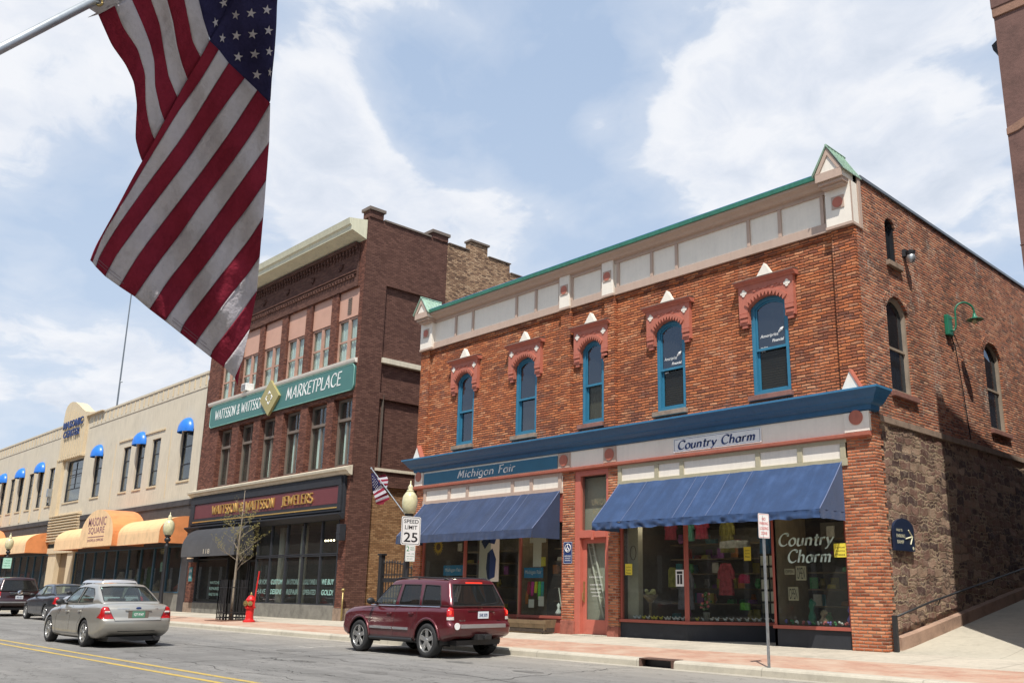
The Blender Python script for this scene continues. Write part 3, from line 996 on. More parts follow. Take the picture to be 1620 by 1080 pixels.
M['pavers'] = pavers()
mb = MB(); mb.add([(-300, -4.68, 0.157), (120, -4.68, 0.157), (120, -2.35, 0.185), (-300, -2.35, 0.185)], [(0, 1, 2, 3)])
struct(mb.build('paver_strip', 'pavers'))
mb = MB()
mb.add([(-300, -2.35, 0.185), (120, -2.35, 0.185), (120, 0.0, 0.225), (-300, 0.0, 0.225)], [(0, 1, 2, 3)])
mb.add([(-300, 0.0, 0.225), (0.0, 0.0, 0.225), (0.0, 5.0, 0.24), (-300, 5.0, 0.24)], [(0, 1, 2, 3)])
struct(mb.build('sidewalk', 'walk'))
mb = MB()
mb.grid(lambda a, b: Vector((0.0 + 3.9 * a, 30 * b, 0.225 + (0.142 * max(0, 30 * b - 0.7) + (0.07 * min(30 * b, 0.7))))), 6, 60)
struct(mb.build('alley_pavement', 'alley'))
for yy in (-12.36, -12.80):
    pass
mb = MB()
mb.add([(-300, -12.42, 0.004), (40, -12.42, 0.004), (40, -12.30, 0.004), (-300, -12.30, 0.004)], [(0, 1, 2, 3)])
mb.add([(-300, -12.86, 0.004), (40, -12.86, 0.004), (40, -12.74, 0.004), (-300, -12.74, 0.004)], [(0, 1, 2, 3)])
struct(mb.build('road_marking', 'yellow'))
# cracks and tar seams in the asphalt, each an irregular sunken-looking line lying on the road
mb = MB()
rk = random.Random(21)
def crack(x0, y0, x1, y1, w, jag=0.12, n=26):
    prev = None
    L = math.hypot(x1 - x0, y1 - y0)
    nx, ny = -(y1 - y0) / L, (x1 - x0) / L
    off = 0
    for k in range(n + 1):
        t_ = k / n
        off = off * 0.7 + rk.uniform(-jag, jag)
        ww = w * rk.uniform(0.35, 1.2)
        c_ = (x0 + (x1 - x0) * t_ + nx * off, y0 + (y1 - y0) * t_ + ny * off)
        p = ((c_[0] + nx * ww, c_[1] + ny * ww, 0.0035), (c_[0] - nx * ww, c_[1] - ny * ww, 0.0035))
        if prev: mb.add([prev[0], p[0], p[1], prev[1]], [(0, 1, 2, 3)])
        prev = p
for c_ in ((-9.5, -11.9, -9.2, -5.6, 0.018), (-5.0, -8.9, 3.0, -9.3, 0.012), (-12.5, -9.0, -6.0, -8.7, 0.012), (-14.0, -13.2, -13.6, -5.4, 0.016), (-2.6, -9.5, -2.9, -5.4, 0.014), (2.0, -9.0, 1.6, -5.4, 0.014),
           (-22.0, -9.0, -12.0, -9.2, 0.016), (-19.6, -13, -19.9, -5.4, 0.022), (-26.5, -12.9, -26.2, -5.4, 0.025), (-9.6, -9.9, -7.9, -9.4, 0.03), (-7.0, -11.2, -5.0, -10.6, 0.012), (-33.0, -12.9, -32.6, -5.4, 0.03), (-12, -11.5, -4.5, -11.7, 0.010)): crack(*c_)
struct(mb.build('road_cracks', paint('dark_tar', (0.045, 0.043, 0.04), 0.9, 0.2, 8)), 'stuff')
mb = MB()
for k in range(9):
    a_ = [0.34 * (1 + 0.25 * math.sin(3 * q + k)) for q in range(12)]
    cx_, cy_ = ((-8.2, -9.6), (-11.4, -8.3), (-6.0, -7.2), (-3.4, -7.6), (-15.5, -9.9), (-21.2, -10.2), (0.6, -6.9), (-5.1, -9.9), (-13.1, -11.3))[k]
    mb.add([(cx_ + 1.2 * a_[q] * math.cos(q * 0.5236), cy_ + 0.5 * a_[q] * math.sin(q * 0.5236), 0.0025) for q in range(12)], [tuple(range(12))])
struct(mb.build('oil_stains', paint('oily_asphalt', (0.125, 0.12, 0.112), 0.75, 0.3, 5)), 'stuff')
# faint parking tick
mb = MB()
mb.add([(-12.6, -7.35, 0.004), (-11.9, -7.3, 0.004), (-11.9, -7.2, 0.004), (-12.6, -7.25, 0.004)], [(0, 1, 2, 3)])
mb.add([(-12.25, -7.25, 0.004), (-12.15, -7.25, 0.004), (-12.15, -5.3, 0.004), (-12.25, -5.3, 0.004)], [(0, 1, 2, 3)])
struct(mb.build('parking_marking', paint('worn_white_line', (0.42, 0.40, 0.36), 0.85, 0.25, 6)))
t = thing('drain_inlet', 'dark rusty drain inlet set in the kerb below the no parking sign', 'drain', (-2.48, -4.9, 0))
mb = MB(); mb.box(-2.88, -2.07, -4.83, -4.825, 0.0, 0.13)
mb.build('opening', 'black', t)
mb = MB(); mb.box(-2.92, -2.03, -4.99, -4.66, 0.145, 0.168); mb.box(-2.92, -2.86, -4.99, -4.84, 0.0, 0.15); mb.box(-2.09, -2.03, -4.99, -4.84, 0.0, 0.15)
mb.build('iron_frame', paint('rusty_iron', (0.10, 0.055, 0.04), 0.85, 0.3, 12, bmp=0.4), t, bevel=0.006)

# ================================================================== MAIN BRICK BUILDING
A = thing('commercial_building', 'two storey orange brick corner building with blue cornice, blue windows and two blue awnings', 'building', (-9, 0, 0.22))
FW = FP(0.0)
WIN = [(-15.80, -14.83), (-12.60, -11.55), (-9.45, -8.53), (-6.43, -5.39), (-3.17, -2.04)]
ops = [(a, b, 6.46, 9.10, 8.84) for a, b in WIN]
mb = MB()
wall(mb, FW, -18.0, 0, 5.3, 11.6, ops, 0.28)
for a, b in ((-18.02, -17.50), (-10.33, -9.88), (-8.42, -7.98), (-0.62, 0.0)):
    mb.box(a, b, -0.11, 0.0, 6.0, 10.36)
mb.box(-17.5, -0.62, -0.05, 0.0, 10.2, 10.36)
mb.build('upper_wall', 'brickA', A)
# side walls, brick above stone
SW = SP(0.0)
sops = [(1.60, 2.22, 9.86, 11.12, 10.92), (1.32, 2.52, 6.36, 8.92, 8.55), (7.72, 9.05, 6.25, 9.02, 8.6), (14.5, 15.8, 6.25, 9.02, 8.6), (11.35, 12.0, 6.5, 9.0, 8.7)]
mb = MB()
wall(mb, SW, 0.0, 26, 5.55, 11.72, sops, 0.24)
mb.add([(0, 26, 0), (-18, 26, 0), (-18, 26, 11.7), (0, 26, 11.7)], [(0, 1, 2, 3)])
mb.add([(-18, 0.0, 0), (-18, 26, 0), (-18, 26, 11.5), (-18, 0.0, 11.5)], [(0, 1, 2, 3)])
mb.build('side_wall', 'brickS', A)
mb = MB()
# rubble courses as a slightly uneven skin
def stone_pt(a, b):
    y = 0.36 + 25.6 * a; z = 0.1 + 5.36 * b
    return Vector((0.018 + 0.035 * noise.noise(Vector((y * 2.1, z * 3.1, 0))) + 0.012 * noise.noise(Vector((y * 7, z * 8, 3))), y, z))
mb.grid(stone_pt, 380, 80)
mb.build('stone_side_wall', 'rubble', A, smooth=True)
mb = MB(); mb.box(-0.02, 0.075, 0.42, 26, 5.46, 5.62)
mb.build('string_course', 'sill', A, bevel=0.01)
mb = MB()
rnd = random.Random(3)
z = 0.2
for i in range(40):
    h = 0.134
    w = 0.36 + (0.12 if i % 2 else 0) + rnd.uniform(-0.03, 0.03)
    mb.box(-0.02, 0.05, 0.0, w, z, z + h - 0.003)
    z += h
mb.build('corner_quoin', 'brickP', A)
mb = MB(); mb.add([(-18, 0.1, 11.5), (0, 0.1, 11.55), (0, 26, 11.55), (-18, 26, 11.3)], [(0, 1, 2, 3)])
mb.build('roof', 'roof', A)
mb = MB(); mb.box(-0.25, 0.05, 0.31, 26, 11.72, 11.80)
mb.build('parapet_cap', 'flash', A)
# ground storey piers
mb = MB()
for a, b in ((-18.0, -17.58), (-10.24, -9.74), (-8.33, -7.95)):
    mb.box(a, b, -0.02, 0.5, 0.2, 5.15)
mb.box(-0.80, 0.0, -0.02, 0.36, 0.2, 5.3)
mb.build('brick_pier', 'brickP', A)
mb = MB()
mb.box(-10.27, -9.70, -0.06, 0.3, 0.2, 0.62); mb.box(-8.36, -7.93, -0.06, 0.3, 0.2, 0.5)
mb.build('pier_plinth', paint('worn_red_stone', (0.30, 0.10, 0.07), 0.95, 0.3, 7, bmp=0.8), A, bevel=0.02)

# ---- frieze and eaves
mb = MB(); mb.box(-17.5, -0.78, -0.06, 0.05, 10.36, 11.52); mb.build('frieze_board', 'panel', A)
mb = MB()
def bay(mb, x0, x1, st, z0, z1, y0, w=0.10, bot=0.24, top=0.14):
    mb.box(x0, x1, y0, -0.06 if y0 < -0.06 else 0.0, z0, z0 + bot)
    mb.box(x0, x1, y0, -0.06 if y0 < -0.06 else 0.0, z1 - top, z1)
    for s in st:
        mb.box(s - w / 2, s + w / 2, y0 + 0.002, -0.06 if y0 < -0.06 else 0.0, z0 + bot, z1 - top)
mb = MB()
bay(mb, -7.97, -0.70, [-7.85, -6.50, -5.56, -3.07, -2.09, -0.84], 10.34, 11.50, -0.115)
bay(mb, -9.90, -8.48, [-9.86, -8.52], 10.34, 11.50, -0.115, 0.09)
bay(mb, -17.52, -10.38, [-17.42, -15.95, -14.95, -12.57, -11.58, -10.42], 10.34, 11.50, -0.115)
mb.build('frieze_stile', 'tan', A, bevel=0.008)
mb = MB()
mb.prism([(-0.10, 11.46), (-0.24, 11.48), (-0.30, 11.55), (-0.44, 11.59), (-0.47, 11.68), (0.1, 11.68), (0.1, 11.46)], lambda u, v, w: Vector((w, u, v)), -17.5, -0.69)
mb.build('eaves_moulding', 'tan', A)
mb = MB()
mb.prism([(-0.52, 11.65), (-0.54, 11.76), (-0.40, 11.80), (0.5, 11.90), (0.5, 11.65)], lambda u, v, w: Vector((w, u, v)), -17.45, -0.72)
mb.build('roof_edge', 'copper', A)
mb = MB(); mb.prism([(-0.46, 11.785), (-0.44, 11.825), (0.5, 11.935), (0.5, 11.903)], lambda u, v, w: Vector((w, u, v)), -17.4, -0.74)
mb.build('roof_flashing', 'navy_metal', A)
FF = lambda y: (lambda u, v, d=0.0: Vector((u, y - d, v)))
PIERS = [(-17.98, -17.26, 0.22), (-10.36, -9.90, 0.18), (-8.46, -7.99, 0.18), (-0.68, 0.02, 0.22)]
for i, (a, b, pr) in enumerate(PIERS):
    mb = MB(); mb.box(a, b, -pr, 0.06 if i < 3 else 0.14, 10.40, 11.50)
    pr_o = mb.build('frieze_block', 'cream', A, bevel=0.008)
    c = (a + b) / 2
    mb = MB(); mb.box(c - 0.17, c + 0.17, -pr - 0.02, -pr, 10.82, 11.16)
    mb.build('square_plate', 'tan', pr_o, bevel=0.005)
    mb = MB(); mb.lathe([(0.14, -0.03), (0.14, -0.0205)], (c, -pr, 10.99), 24, axis='y')
    mb.build('red_disc', 'terra', pr_o)
    mb = MB(); mb.box(a - 0.015, b + 0.015, -pr - 0.015, 0.05 if i < 3 else 0.16, 10.33, 10.398)
    mb.build('block_base', 'tan', pr_o)
# side trim board of the corner block
mb = MB(); mb.box(0.0, 0.045, 0.16, 0.30, 10.32, 11.70); mb.box(0.02, 0.032, -0.225, -0.17, 10.40, 11.50)
mb.build('corner_board', 'tan', A)
# corner gables
for (a, b, xe, nm) in ((-17.90, -17.14, 0, 0), (-0.71, 0.0, 1, 1)):
    y0 = -0.56
    yb = 0.30
    c = (a + b) / 2
    zb, za = 11.52, 12.36 if xe else 12.28
    mb = MB(); mb.prism([(a, zb), (b, zb), (b, zb + 0.22), (c, za - 0.02), (a, zb + 0.22)], lambda u, v, w: Vector((u, w, v)), y0, yb)
    G = mb.build('corner_gable', 'cream', A)
    mb = MB()
    mb.box(a - 0.01, b + 0.01, y0 - 0.03, y0, zb - 0.02, zb + 0.20)
    for (p, q) in (((a, zb + 0.2), (c, za)), ((b, zb + 0.2), (c, za))):
        d = 0.10
        s = 1 if p[0] < c else -1
        mb.prism([p, (p[0] + s * d, p[1]), (c, za - 0.2), (c, za)], lambda u, v, w: Vector((u, w, v)), y0 - 0.035, y0)
    mb.box(a + 0.02, b - 0.02, y0 + 0.05, yb - 0.1, zb - 0.10, zb - 0.005); mb.box(a + 0.06, b - 0.06, y0 + 0.14, yb - 0.2, zb - 0.16, zb - 0.102)
    mb.build('gable_trim', 'tan', G)
    mb = MB()
    for s, e in ((1, b), (-1, a)):
        for k in range(6):
            ya = y0 - 0.06 + (yb - y0 + 0.1) * k / 6
            yc = y0 - 0.06 + (yb - y0 + 0.1) * (k + 1) / 6
            mb.hexa([(c, ya, za + 0.02), (c, yc, za + 0.02), (c, yc, za + 0.05), (c, ya, za + 0.05)], [(e + s * 0.07, ya, zb + 0.14), (e + s * 0.07, yc, zb + 0.14), (e + s * 0.07, yc, zb + 0.17), (e + s * 0.07, ya, zb + 0.17)])
            mb.hexa([(c, ya - 0.012, za + 0.05), (c, ya + 0.012, za + 0.05), (c, ya + 0.012, za + 0.08), (c, ya - 0.012, za + 0.08)], [(e + s * 0.08, ya - 0.012, zb + 0.17), (e + s * 0.08, ya + 0.012, zb + 0.17), (e + s * 0.08, ya + 0.012, zb + 0.2), (e + s * 0.08, ya - 0.012, zb + 0.2)])
    mb.tube([(c, y0 - 0.07, za + 0.055), (c, yb + 0.05, za + 0.055)], 0.035, 8)
    mb.build('gable_roof', 'verdi', G)

# ---- upper windows
def sash(P, a, b, c, d, sp, parent, lower_dark=True, idx=0):
    mb = MB(); frame(mb, P, a, b, c, d, 0.11, 0.03, 0.16, sp)
    wf = mb.build('window', 'teal', parent)
    mb = MB()
    mz = c + (d - c) * 0.47
    ia, ib, ic, idd, isp = a + 0.11, b - 0.11, c + 0.11, d - 0.11, sp - 0.03
    frame(mb, P, ia + .002, ib - .002, mz - 0.03, idd - .002, 0.045, 0.07, 0.12, isp)
    frame(mb, P, ia + .002, ib - .002, ic + .002, mz + 0.03, 0.055, 0.122, 0.17)
    mb.box(P(ia, 0, 0).x, P(ib, 0, 0).x, P(0, 0, 0.05).y, P(0, 0, 0.068).y, mz - 0.045, mz + 0.02) if P is FW else None
    mb.build('sash', 'teal', wf)
    mb = MB(); pane(mb, P, ia + 0.02, ib - 0.02, mz, idd - 0.02, 0.095, isp - 0.01)
    mb.build('upper_pane', 'glassup', wf)
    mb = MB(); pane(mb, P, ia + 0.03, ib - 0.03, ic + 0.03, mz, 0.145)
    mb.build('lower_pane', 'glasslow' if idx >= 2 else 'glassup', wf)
    return wf
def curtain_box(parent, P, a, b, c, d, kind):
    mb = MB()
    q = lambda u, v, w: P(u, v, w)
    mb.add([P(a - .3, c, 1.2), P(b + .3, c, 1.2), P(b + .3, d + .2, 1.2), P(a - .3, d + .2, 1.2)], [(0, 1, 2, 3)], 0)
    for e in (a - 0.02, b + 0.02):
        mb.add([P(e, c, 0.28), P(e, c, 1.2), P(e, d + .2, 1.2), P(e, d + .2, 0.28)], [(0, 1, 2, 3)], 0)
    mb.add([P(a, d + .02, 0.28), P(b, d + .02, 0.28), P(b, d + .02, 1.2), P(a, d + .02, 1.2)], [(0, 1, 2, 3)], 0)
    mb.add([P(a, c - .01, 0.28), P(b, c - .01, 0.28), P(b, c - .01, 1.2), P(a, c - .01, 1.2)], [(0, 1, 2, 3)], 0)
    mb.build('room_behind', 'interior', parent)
    if kind:
        mb = MB()
        if kind == 1:
            mb.grid(lambda s, t: P(a + 0.1 + (b - a - 0.2) * s, c + 0.08 + ((d - c) * 0.44) * t, 0.26 + 0.012 * math.sin(s * 60)), 60, 1)
        elif kind == 2:
            for k in range(18):
                zz = c + 0.1 + (d - c) * 0.45 * k / 18
                mb.add([P(a + .1, zz, 0.24), P(b - .1, zz, 0.24), P(b - .1, zz + 0.035, 0.26), P(a + .1, zz + 0.035, 0.26)], [(0, 1, 2, 3)])
        mb.build('blind', 'curtain' if kind == 1 else 'interior2', parent)


for i, (a, b) in enumerate(WIN):
    wf = sash(FW, a, b, 6.46, 9.10, 8.84, A, idx=i)
    curtain_box(wf, FW, a, b, 6.46, 9.1, (0, 0, 1, 2, 2)[i])
    if i >= 3:
        mb = MB()
        f = FF(0.093)
        zc = 7.98 if i == 4 else 7.93
        text(mb, 'Ameriprise', f, a + 0.22, b - 0.36, zc, zc + 0.12, 0.002, shear=0.2, bold=0.0)
        text(mb, 'Financial', f, b - 0.55, b - 0.2, zc - 0.13, zc - 0.05, 0.002, shear=0.2, bold=0.02)
        text(mb, 'John Adams', f, a + 0.22, a + 0.44, zc - 0.27, zc - 0.21, 0.002)
        text(mb, 'Agency', f, a + 0.22, a + 0.36, zc - 0.36, zc - 0.30, 0.002)
        mb.tube([f(b - 0.35, zc + 0.10, 0), f(b - 0.26, zc + 0.17, 0), f(b - 0.2, zc + 0.22, 0)], [0.02, 0.045, 0.015], 6)
        mb.build('window_lettering', 'white', wf)
    # hood of painted brick
    mb = MB()
    ho0, ho1 = a - 0.30, b + 0.18 + 0.10
    c = (a + b) / 2
    ho0, ho1 = c - (b - a) / 2 - 0.27, c + (b - a) / 2 + 0.27
    top = 9.48
    ar = arch(a - 0.0, b + 0.0, 8.84, 9.10, 14)
    h = 7
    yo = -0.13
    # body with arched underside, outer legs stepping down as corbels
    leftp = [(ho0, 8.72), (a, 8.72)] + ar[:h + 1] + [(c, top), (ho0, top)]
    rightp = [(ho1, 8.72), (b, 8.72)] + ar[::-1][:h + 1] + [(c, top), (ho1, top)]
    mb.prism(leftp, lambda u, v, w: Vector((u, w, v)), yo, 0.0)
    mb.prism(rightp, lambda u, v, w: Vector((u, w, v)), yo, 0.0)
    for (u0, u1) in ((ho0, a + 0.005), (b - 0.005, ho1)):
        mb.box(u0 - 0.004, u1 + 0.004, -0.11, 0.0, 8.42, 8.72)
        mb.box(u0 + 0.02, u1 - 0.0, -0.155, 0.0, 8.60, 8.70)
        mb.box(u0 + 0.03, u1 - 0.02, -0.135, 0.0, 8.48, 8.56)
        mb.box(u0 + 0.06, u1 - 0.05, -0.09, 0.0, 8.33, 8.42)
    # saw-toothed voussoirs hanging from a raised ring over the arch
    NT_ = 12
    ap = arch(a, b, 8.84, 9.10, NT_)
    def out(p, e):
        nx, nz = p[0] - c, p[1] - 7.9
        l = math.hypot(nx, nz)
        return (p[0] + nx / l * e, p[1] + nz / l * e)
    for k in range(NT_):
        p, q = ap[k], ap[k + 1]
        mid = ((p[0] + q[0]) / 2, (p[1] + q[1]) / 2)
        mb.prism([out(p, 0.10), out(q, 0.10), out(q, 0.16), out(p, 0.16)], lambda u, v, w: Vector((u, w, v)), yo - 0.035, yo)
        mb.prism([out(p, 0.10), out(mid, -0.02), out(q, 0.10)], lambda u, v, w: Vector((u, w, v)), yo - 0.034, yo)
    # label moulding line
    for (u0, u1, zz) in ((ho0 + 0.28, c, 9.3), (c, ho1 - 0.28, 9.3)):
        n = 6
        for k in range(n):
            x0 = u0 + (u1 - u0) * k / n; x1 = u0 + (u1 - u0) * (k + 1) / n
            zc_ = zz + 0.04 * math.sin(k * 2.4)
            mb.box(x0, x1 - 0.01, yo - 0.02, yo, zc_, zc_ + 0.03)
    hd = mb.build('window_hood', 'terra', A)
    mb = MB()
    mb.prism([(yo - 0.02, top), (yo - 0.04, top + 0.04), (yo - 0.13, top + 0.08), (yo - 0.14, top + 0.11), (0.0, top + 0.14), (0.0, top)], lambda u, v, w: Vector((w, u, v)), ho0 - 0.09, ho1 + 0.09)
    mb.build('hood_cornice', 'terra', hd)
    mb = MB(); mb.prism([(yo - 0.148, top + 0.112), (yo - 0.145, top + 0.13), (0.0, top + 0.165), (0.0, top + 0.143)], lambda u, v, w: Vector((w, u, v)), ho0 - 0.10, ho1 + 0.10); mb.build('hood_capping', 'browntrim', hd)
    mb = MB()
    mb.prism([(c - 0.24, top + 0.15), (c + 0.24, top + 0.15), (c + 0.02, top + 0.50)], lambda u, v, w: Vector((u, w, v)), -0.17, -0.02)
    mb.build('hood_finial', 'cream', hd)
    for u in (ho0 + 0.17, ho1 - 0.17):
        mb = MB()
        mb.lathe([(0.045, -0.028), (0.045, 0.0)], (u, yo, 9.28), 8, axis='y')
        for du, dv, dp_ in ((0.055, 0, 0.020), (-0.055, 0, 0.020), (0, 0.055, 0.024), (0, -0.055, 0.024)):
            mb.lathe([(0.045, -dp_), (0.045, 0.0)], (u + du, yo, 9.28 + dv), 10, axis='y')
        mb.build('hood_rosette', 'cream', hd)
    mb = MB(); mb.box(a - 0.1, b + 0.06, -0.14, 0.05, 6.32, 6.455)
    mb.build('window_sill', 'sill' if i not in (2, 4) else 'sill_red', A, bevel=0.012)
# ---- side windows
for i, (a, b, c, d, sp) in enumerate(sops):
    mb = MB(); frame(mb, SW, a, b, c, d, 0.09 if i else 0.06, 0.06, 0.2, sp)
    mb.build('window', 'tancasing' if i else 'black', A)
    wf = A.children[-1] if False else bpy.data.objects[-1] if False else None
    wf = [o for o in A.children][-1]
    mb = MB()
    if i:
        mz = (c + d) / 2 - 0.1
        mb.box(-0.16, -0.10, a + 0.09, b - 0.09, mz - 0.03, mz + 0.03)
        mb.box(-0.18, -0.10, a + 0.09, a + 0.2, c + 0.09, sp)
        mb.build('sash', 'tancasing', wf)
    mb = MB(); pane(mb, SW, a + 0.08, b - 0.08, c + 0.08, d - 0.08, 0.15, sp - 0.04)
    mb.build('pane', 'glassup', wf)
    curtain_box(wf, SW, a, b, c, d, 1 if i in (1, 2) else 0)
    mb = MB(); mb.box(-0.05, 0.10, a - 0.08, b + 0.12, c - 0.14, c - 0.004)
    mb.build('window_sill', 'sill_red' if i else 'sill', A, bevel=0.01)
    # soldier course arch over the opening
    if i:
        mb = MB()
        ap = arch(a - 0.02, b + 0.02, sp, d, 14)
        for p, q in zip(ap, ap[1:]):
            mx, mz = (p[0] + q[0]) / 2 - (a + b) / 2, (p[1] + q[1]) / 2 - (sp - 1.0)
            l = math.hypot(mx, mz)
            mb.hexa([(0.0, p[0], p[1] + .003), (0.0, q[0] - 0.012, q[1] + .003), (0.018, q[0] - 0.012, q[1] + .003), (0.018, p[0], p[1] + .003)],
                    [(0.0, p[0] + mx / l * 0.22, p[1] + mz / l * 0.22), (0.0, q[0] - 0.012 + mx / l * 0.22, q[1] + mz / l * 0.22), (0.018, q[0] - 0.012 + mx / l * 0.22, q[1] + mz / l * 0.22), (0.018, p[0] + mx / l * 0.22, p[1] + mz / l * 0.22)])
        mb.build('brick_arch', 'brickS', A)

# ---- storefront cornice with return round the corner
PROF = [(0.0, 5.66), (0.10, 5.68), (0.12, 5.78), (0.20, 5.82), (0.24, 5.86), (0.26, 5.885)]
PROF2 = [(0.0, 5.885), (0.27, 5.885), (0.29, 5.93), (0.36, 6.02), (0.42, 6.08), (0.44, 6.11), (0.0, 6.11)]
LIP = [(0.0, 6.11), (0.45, 6.11), (0.46, 6.155), (0.0, 6.22)]
def cornice(mb, prof, x0, x1, ret, m=0):
    vs, fs = [], []
    n = len(prof)
    for (d, z) in prof:
        vs += [(x0 - d, 0.05, z), (x0 - d, -0.02 - d, z), (x1 + d, -0.02 - d, z), (x1 + d, ret, z)]
    for i in range(n - 1):
        for k in range(3):
            fs.append((i * 4 + k, i * 4 + k + 1, (i + 1) * 4 + k + 1, (i + 1) * 4 + k))
    fs.append([i * 4 for i in range(n)]); fs.append([i * 4 + 3 for i in range(n)])
    mb.add(vs, fs, m)
    mb.add([vs[0], vs[1], vs[2], vs[3]], [(0, 1, 2, 3)], m)
    mb.add([vs[-4], vs[-3], vs[-2], vs[-1]], [(0, 1, 2, 3)], m)
mb = MB(); cornice(mb, PROF + [(0.0, 5.885)], -18.0, -0.0, 0.30); cornice(mb, PROF2, -18.0, 0.0, 0.30)
cn = mb.build('cornice', 'blue', A)
mb = MB(); cornice(mb, LIP, -18.0, 0.0, 0.30); cornice(mb, [(0.0, 5.886), (0.265, 5.886), (0.275, 5.91), (0.0, 5.91)], -18.0, 0.0, 0.29)
mb.build('cornice_lip', 'bluelip', cn)
for c, nm in ((-17.75, 0), (-0.30, 0)):
    mb = MB(); mb.prism([(c - 0.22, 6.2), (c + 0.22, 6.2), (c, 6.62)], lambda u, v, w: Vector((u, w, v)), -0.28, -0.12)
    fo = mb.build('cornice_finial', 'cream', A)
    mb = MB(); mb.prism([(c, 6.62), (c + 0.22, 6.2), (c + 0.26, 6.2), (c + 0.01, 6.68)], lambda u, v, w: Vector((u, w, v)), -0.30, -0.10)
    mb.build('finial_edge', 'terra', fo)
# fascia
mb = MB(); mb.box(-17.56, -0.62, -0.06, 0.05, 5.16, 5.66)
mb.box(-18.03, 0.0, -0.04, 0.05, 5.60, 5.665)
mb.build('fascia_board', 'panel', A)
mb = MB(); mb.box(-18.06, 0.03, -0.05, 0.05, 5.598, 5.63); mb.prism([(-0.02, 5.05), (-0.15, 5.08), (-0.16, 5.15), (-0.09, 5.17), (0.0, 5.19)], lambda u, v, w: Vector((w, u, v)), -18.1, 0.03)
mb.build('red_moulding', 'terra', A)
for a, b in ((-18.06, -17.58), (-10.41, -9.88), (-8.46, -7.96), (-0.62, 0.02)):
    mb = MB(); mb.box(a, b, -0.10, 0.05, 5.18, 5.655)
    fb = mb.build('fascia_block', 'cream' if a > -1 or a < -18 else 'tan', A, bevel=0.008)
    c = (a + b) / 2
    mb = MB(); mb.lathe([(0.175, -0.125), (0.175, -0.102)], (c, 0.0, 5.42 if -17 < c < -1 else 5.52), 24, axis='y')
    mb.build('red_disc', 'terra', fb)
# transom panels
def transom(x0, x1, st, mat):
    mb = MB(); mb.box(x0, x1, -0.02, 0.06, 4.42, 5.05)
    tp = mb.build('transom_panel', 'cream', A)
    mb = MB()
    mb.box(x0, x1, -0.06, -0.02, 4.42, 4.60); mb.box(x0, x1, -0.06, -0.02, 4.97, 5.06)
    for s in st: mb.box(s - 0.07, s + 0.07, -0.058, -0.02, 4.60, 4.97)
    mb.build('transom_trim', mat, tp, bevel=0.006)
transom(-17.56, -10.26, [-17.45, -16.0, -14.97, -12.6, -11.68, -10.36], 'tan')
transom(-7.93, -0.62, [-7.85, -6.46, -5.56, -3.1, -1.88, -0.72], 'olive')
# soffit header over the windows
mb = MB(); mb.box(-17.56, -10.26, 0.0, 0.12, 3.55, 4.42); mb.box(-7.93, -0.8, 0.0, 0.12, 3.55, 4.42)
mb.build('header_board', 'redtrim', A)

# ---- awnings
def awning(x0, x1, zt, zb, proj, val, parent, label, sag, seed):
    rn = random.Random(seed)
    mb = MB()
    n = 60
    def f(s, t):
        x = x0 + (x1 - x0) * s
        y = -0.05 - (proj - 0.05) * t
        z = zt + (zb - zt) * t
        z += -0.035 * math.sin(math.pi * t) * (0.5 + 0.5 * math.sin(s * 30 + seed)) + 0.012 * noise.noise(Vector((s * 24, t * 3, seed)))
        return Vector((x, y, z))
    mb.grid(f, n * 2, 12)
    def fv(s, t):
        x = x0 + (x1 - x0) * s
        w = 0.018 * noise.noise(Vector((s * 40, t * 2, seed))) * (1 + t * 3) * sag
        return Vector((x, -proj - w - 0.02 * t, zb - val * t * (1 + 0.10 * sag * noise.noise(Vector((s * 22, 5, seed))))))
    mb.grid(fv, n * 2, 4)
    for e in (x0, x1):
        mb.add([(e, -0.05, zt), (e, -0.05, zb - 0.0), (e, -proj, zb)], [(0, 1, 2)])
        mb.grid(lambda s, t, e=e: Vector((e + 0.02 * sag * noise.noise(Vector((s * 6, t, 9))), -0.05 - (proj - 0.05) * s, zb - val * t * (1 + 0.10 * sag * noise.noise(Vector((s * 5, 5, 2)))))), 8, 3)
    aw = mb.build('awning', 'bluefab2' if sag > 1 else 'bluefab', parent, label=label, smooth=True)
    mb = MB()
    for s in sorted(rn.sample([k / 20 for k in range(2, 19)], 5)) :
        pts = [f(s, t / 10) + Vector((0, -0.004, 0.006)) for t in range(0, 11)]
        mb.tube(pts, 0.007, 4)
    mb.tube([f(0.999, t / 10) + Vector((0, -0.003, 0.008)) for t in range(11)], 0.014, 4)
    mb.tube([f(0.001, t / 10) + Vector((0, -0.003, 0.008)) for t in range(11)], 0.014, 4)
    mb.build('seam', 'seam', aw)
    mb = MB()
    for s in (0.02, 0.33, 0.66, 0.98):
        x = x0 + (x1 - x0) * s
        mb.tube([(x, -0.03, zb - 0.02), (x, -proj + 0.03, zb - 0.02)], 0.016, 6)
    mb.tube([(x0 + 0.02, -proj + 0.03, zb - 0.02), (x1 - 0.02, -proj + 0.03, zb - 0.02)], 0.018, 6)
    mb.build('awning_frame', 'galv', aw)
awning(-7.86, -0.76, 4.52, 3.33, 1.2, 0.2, A, 'blue canvas awning with a rumpled lower edge', 1.6, 4)
awning(-17.42, -10.34, 4.50, 3.27, 1.2, 0.26, A, 'blue canvas awning with a straight valance', 0.4, 9)

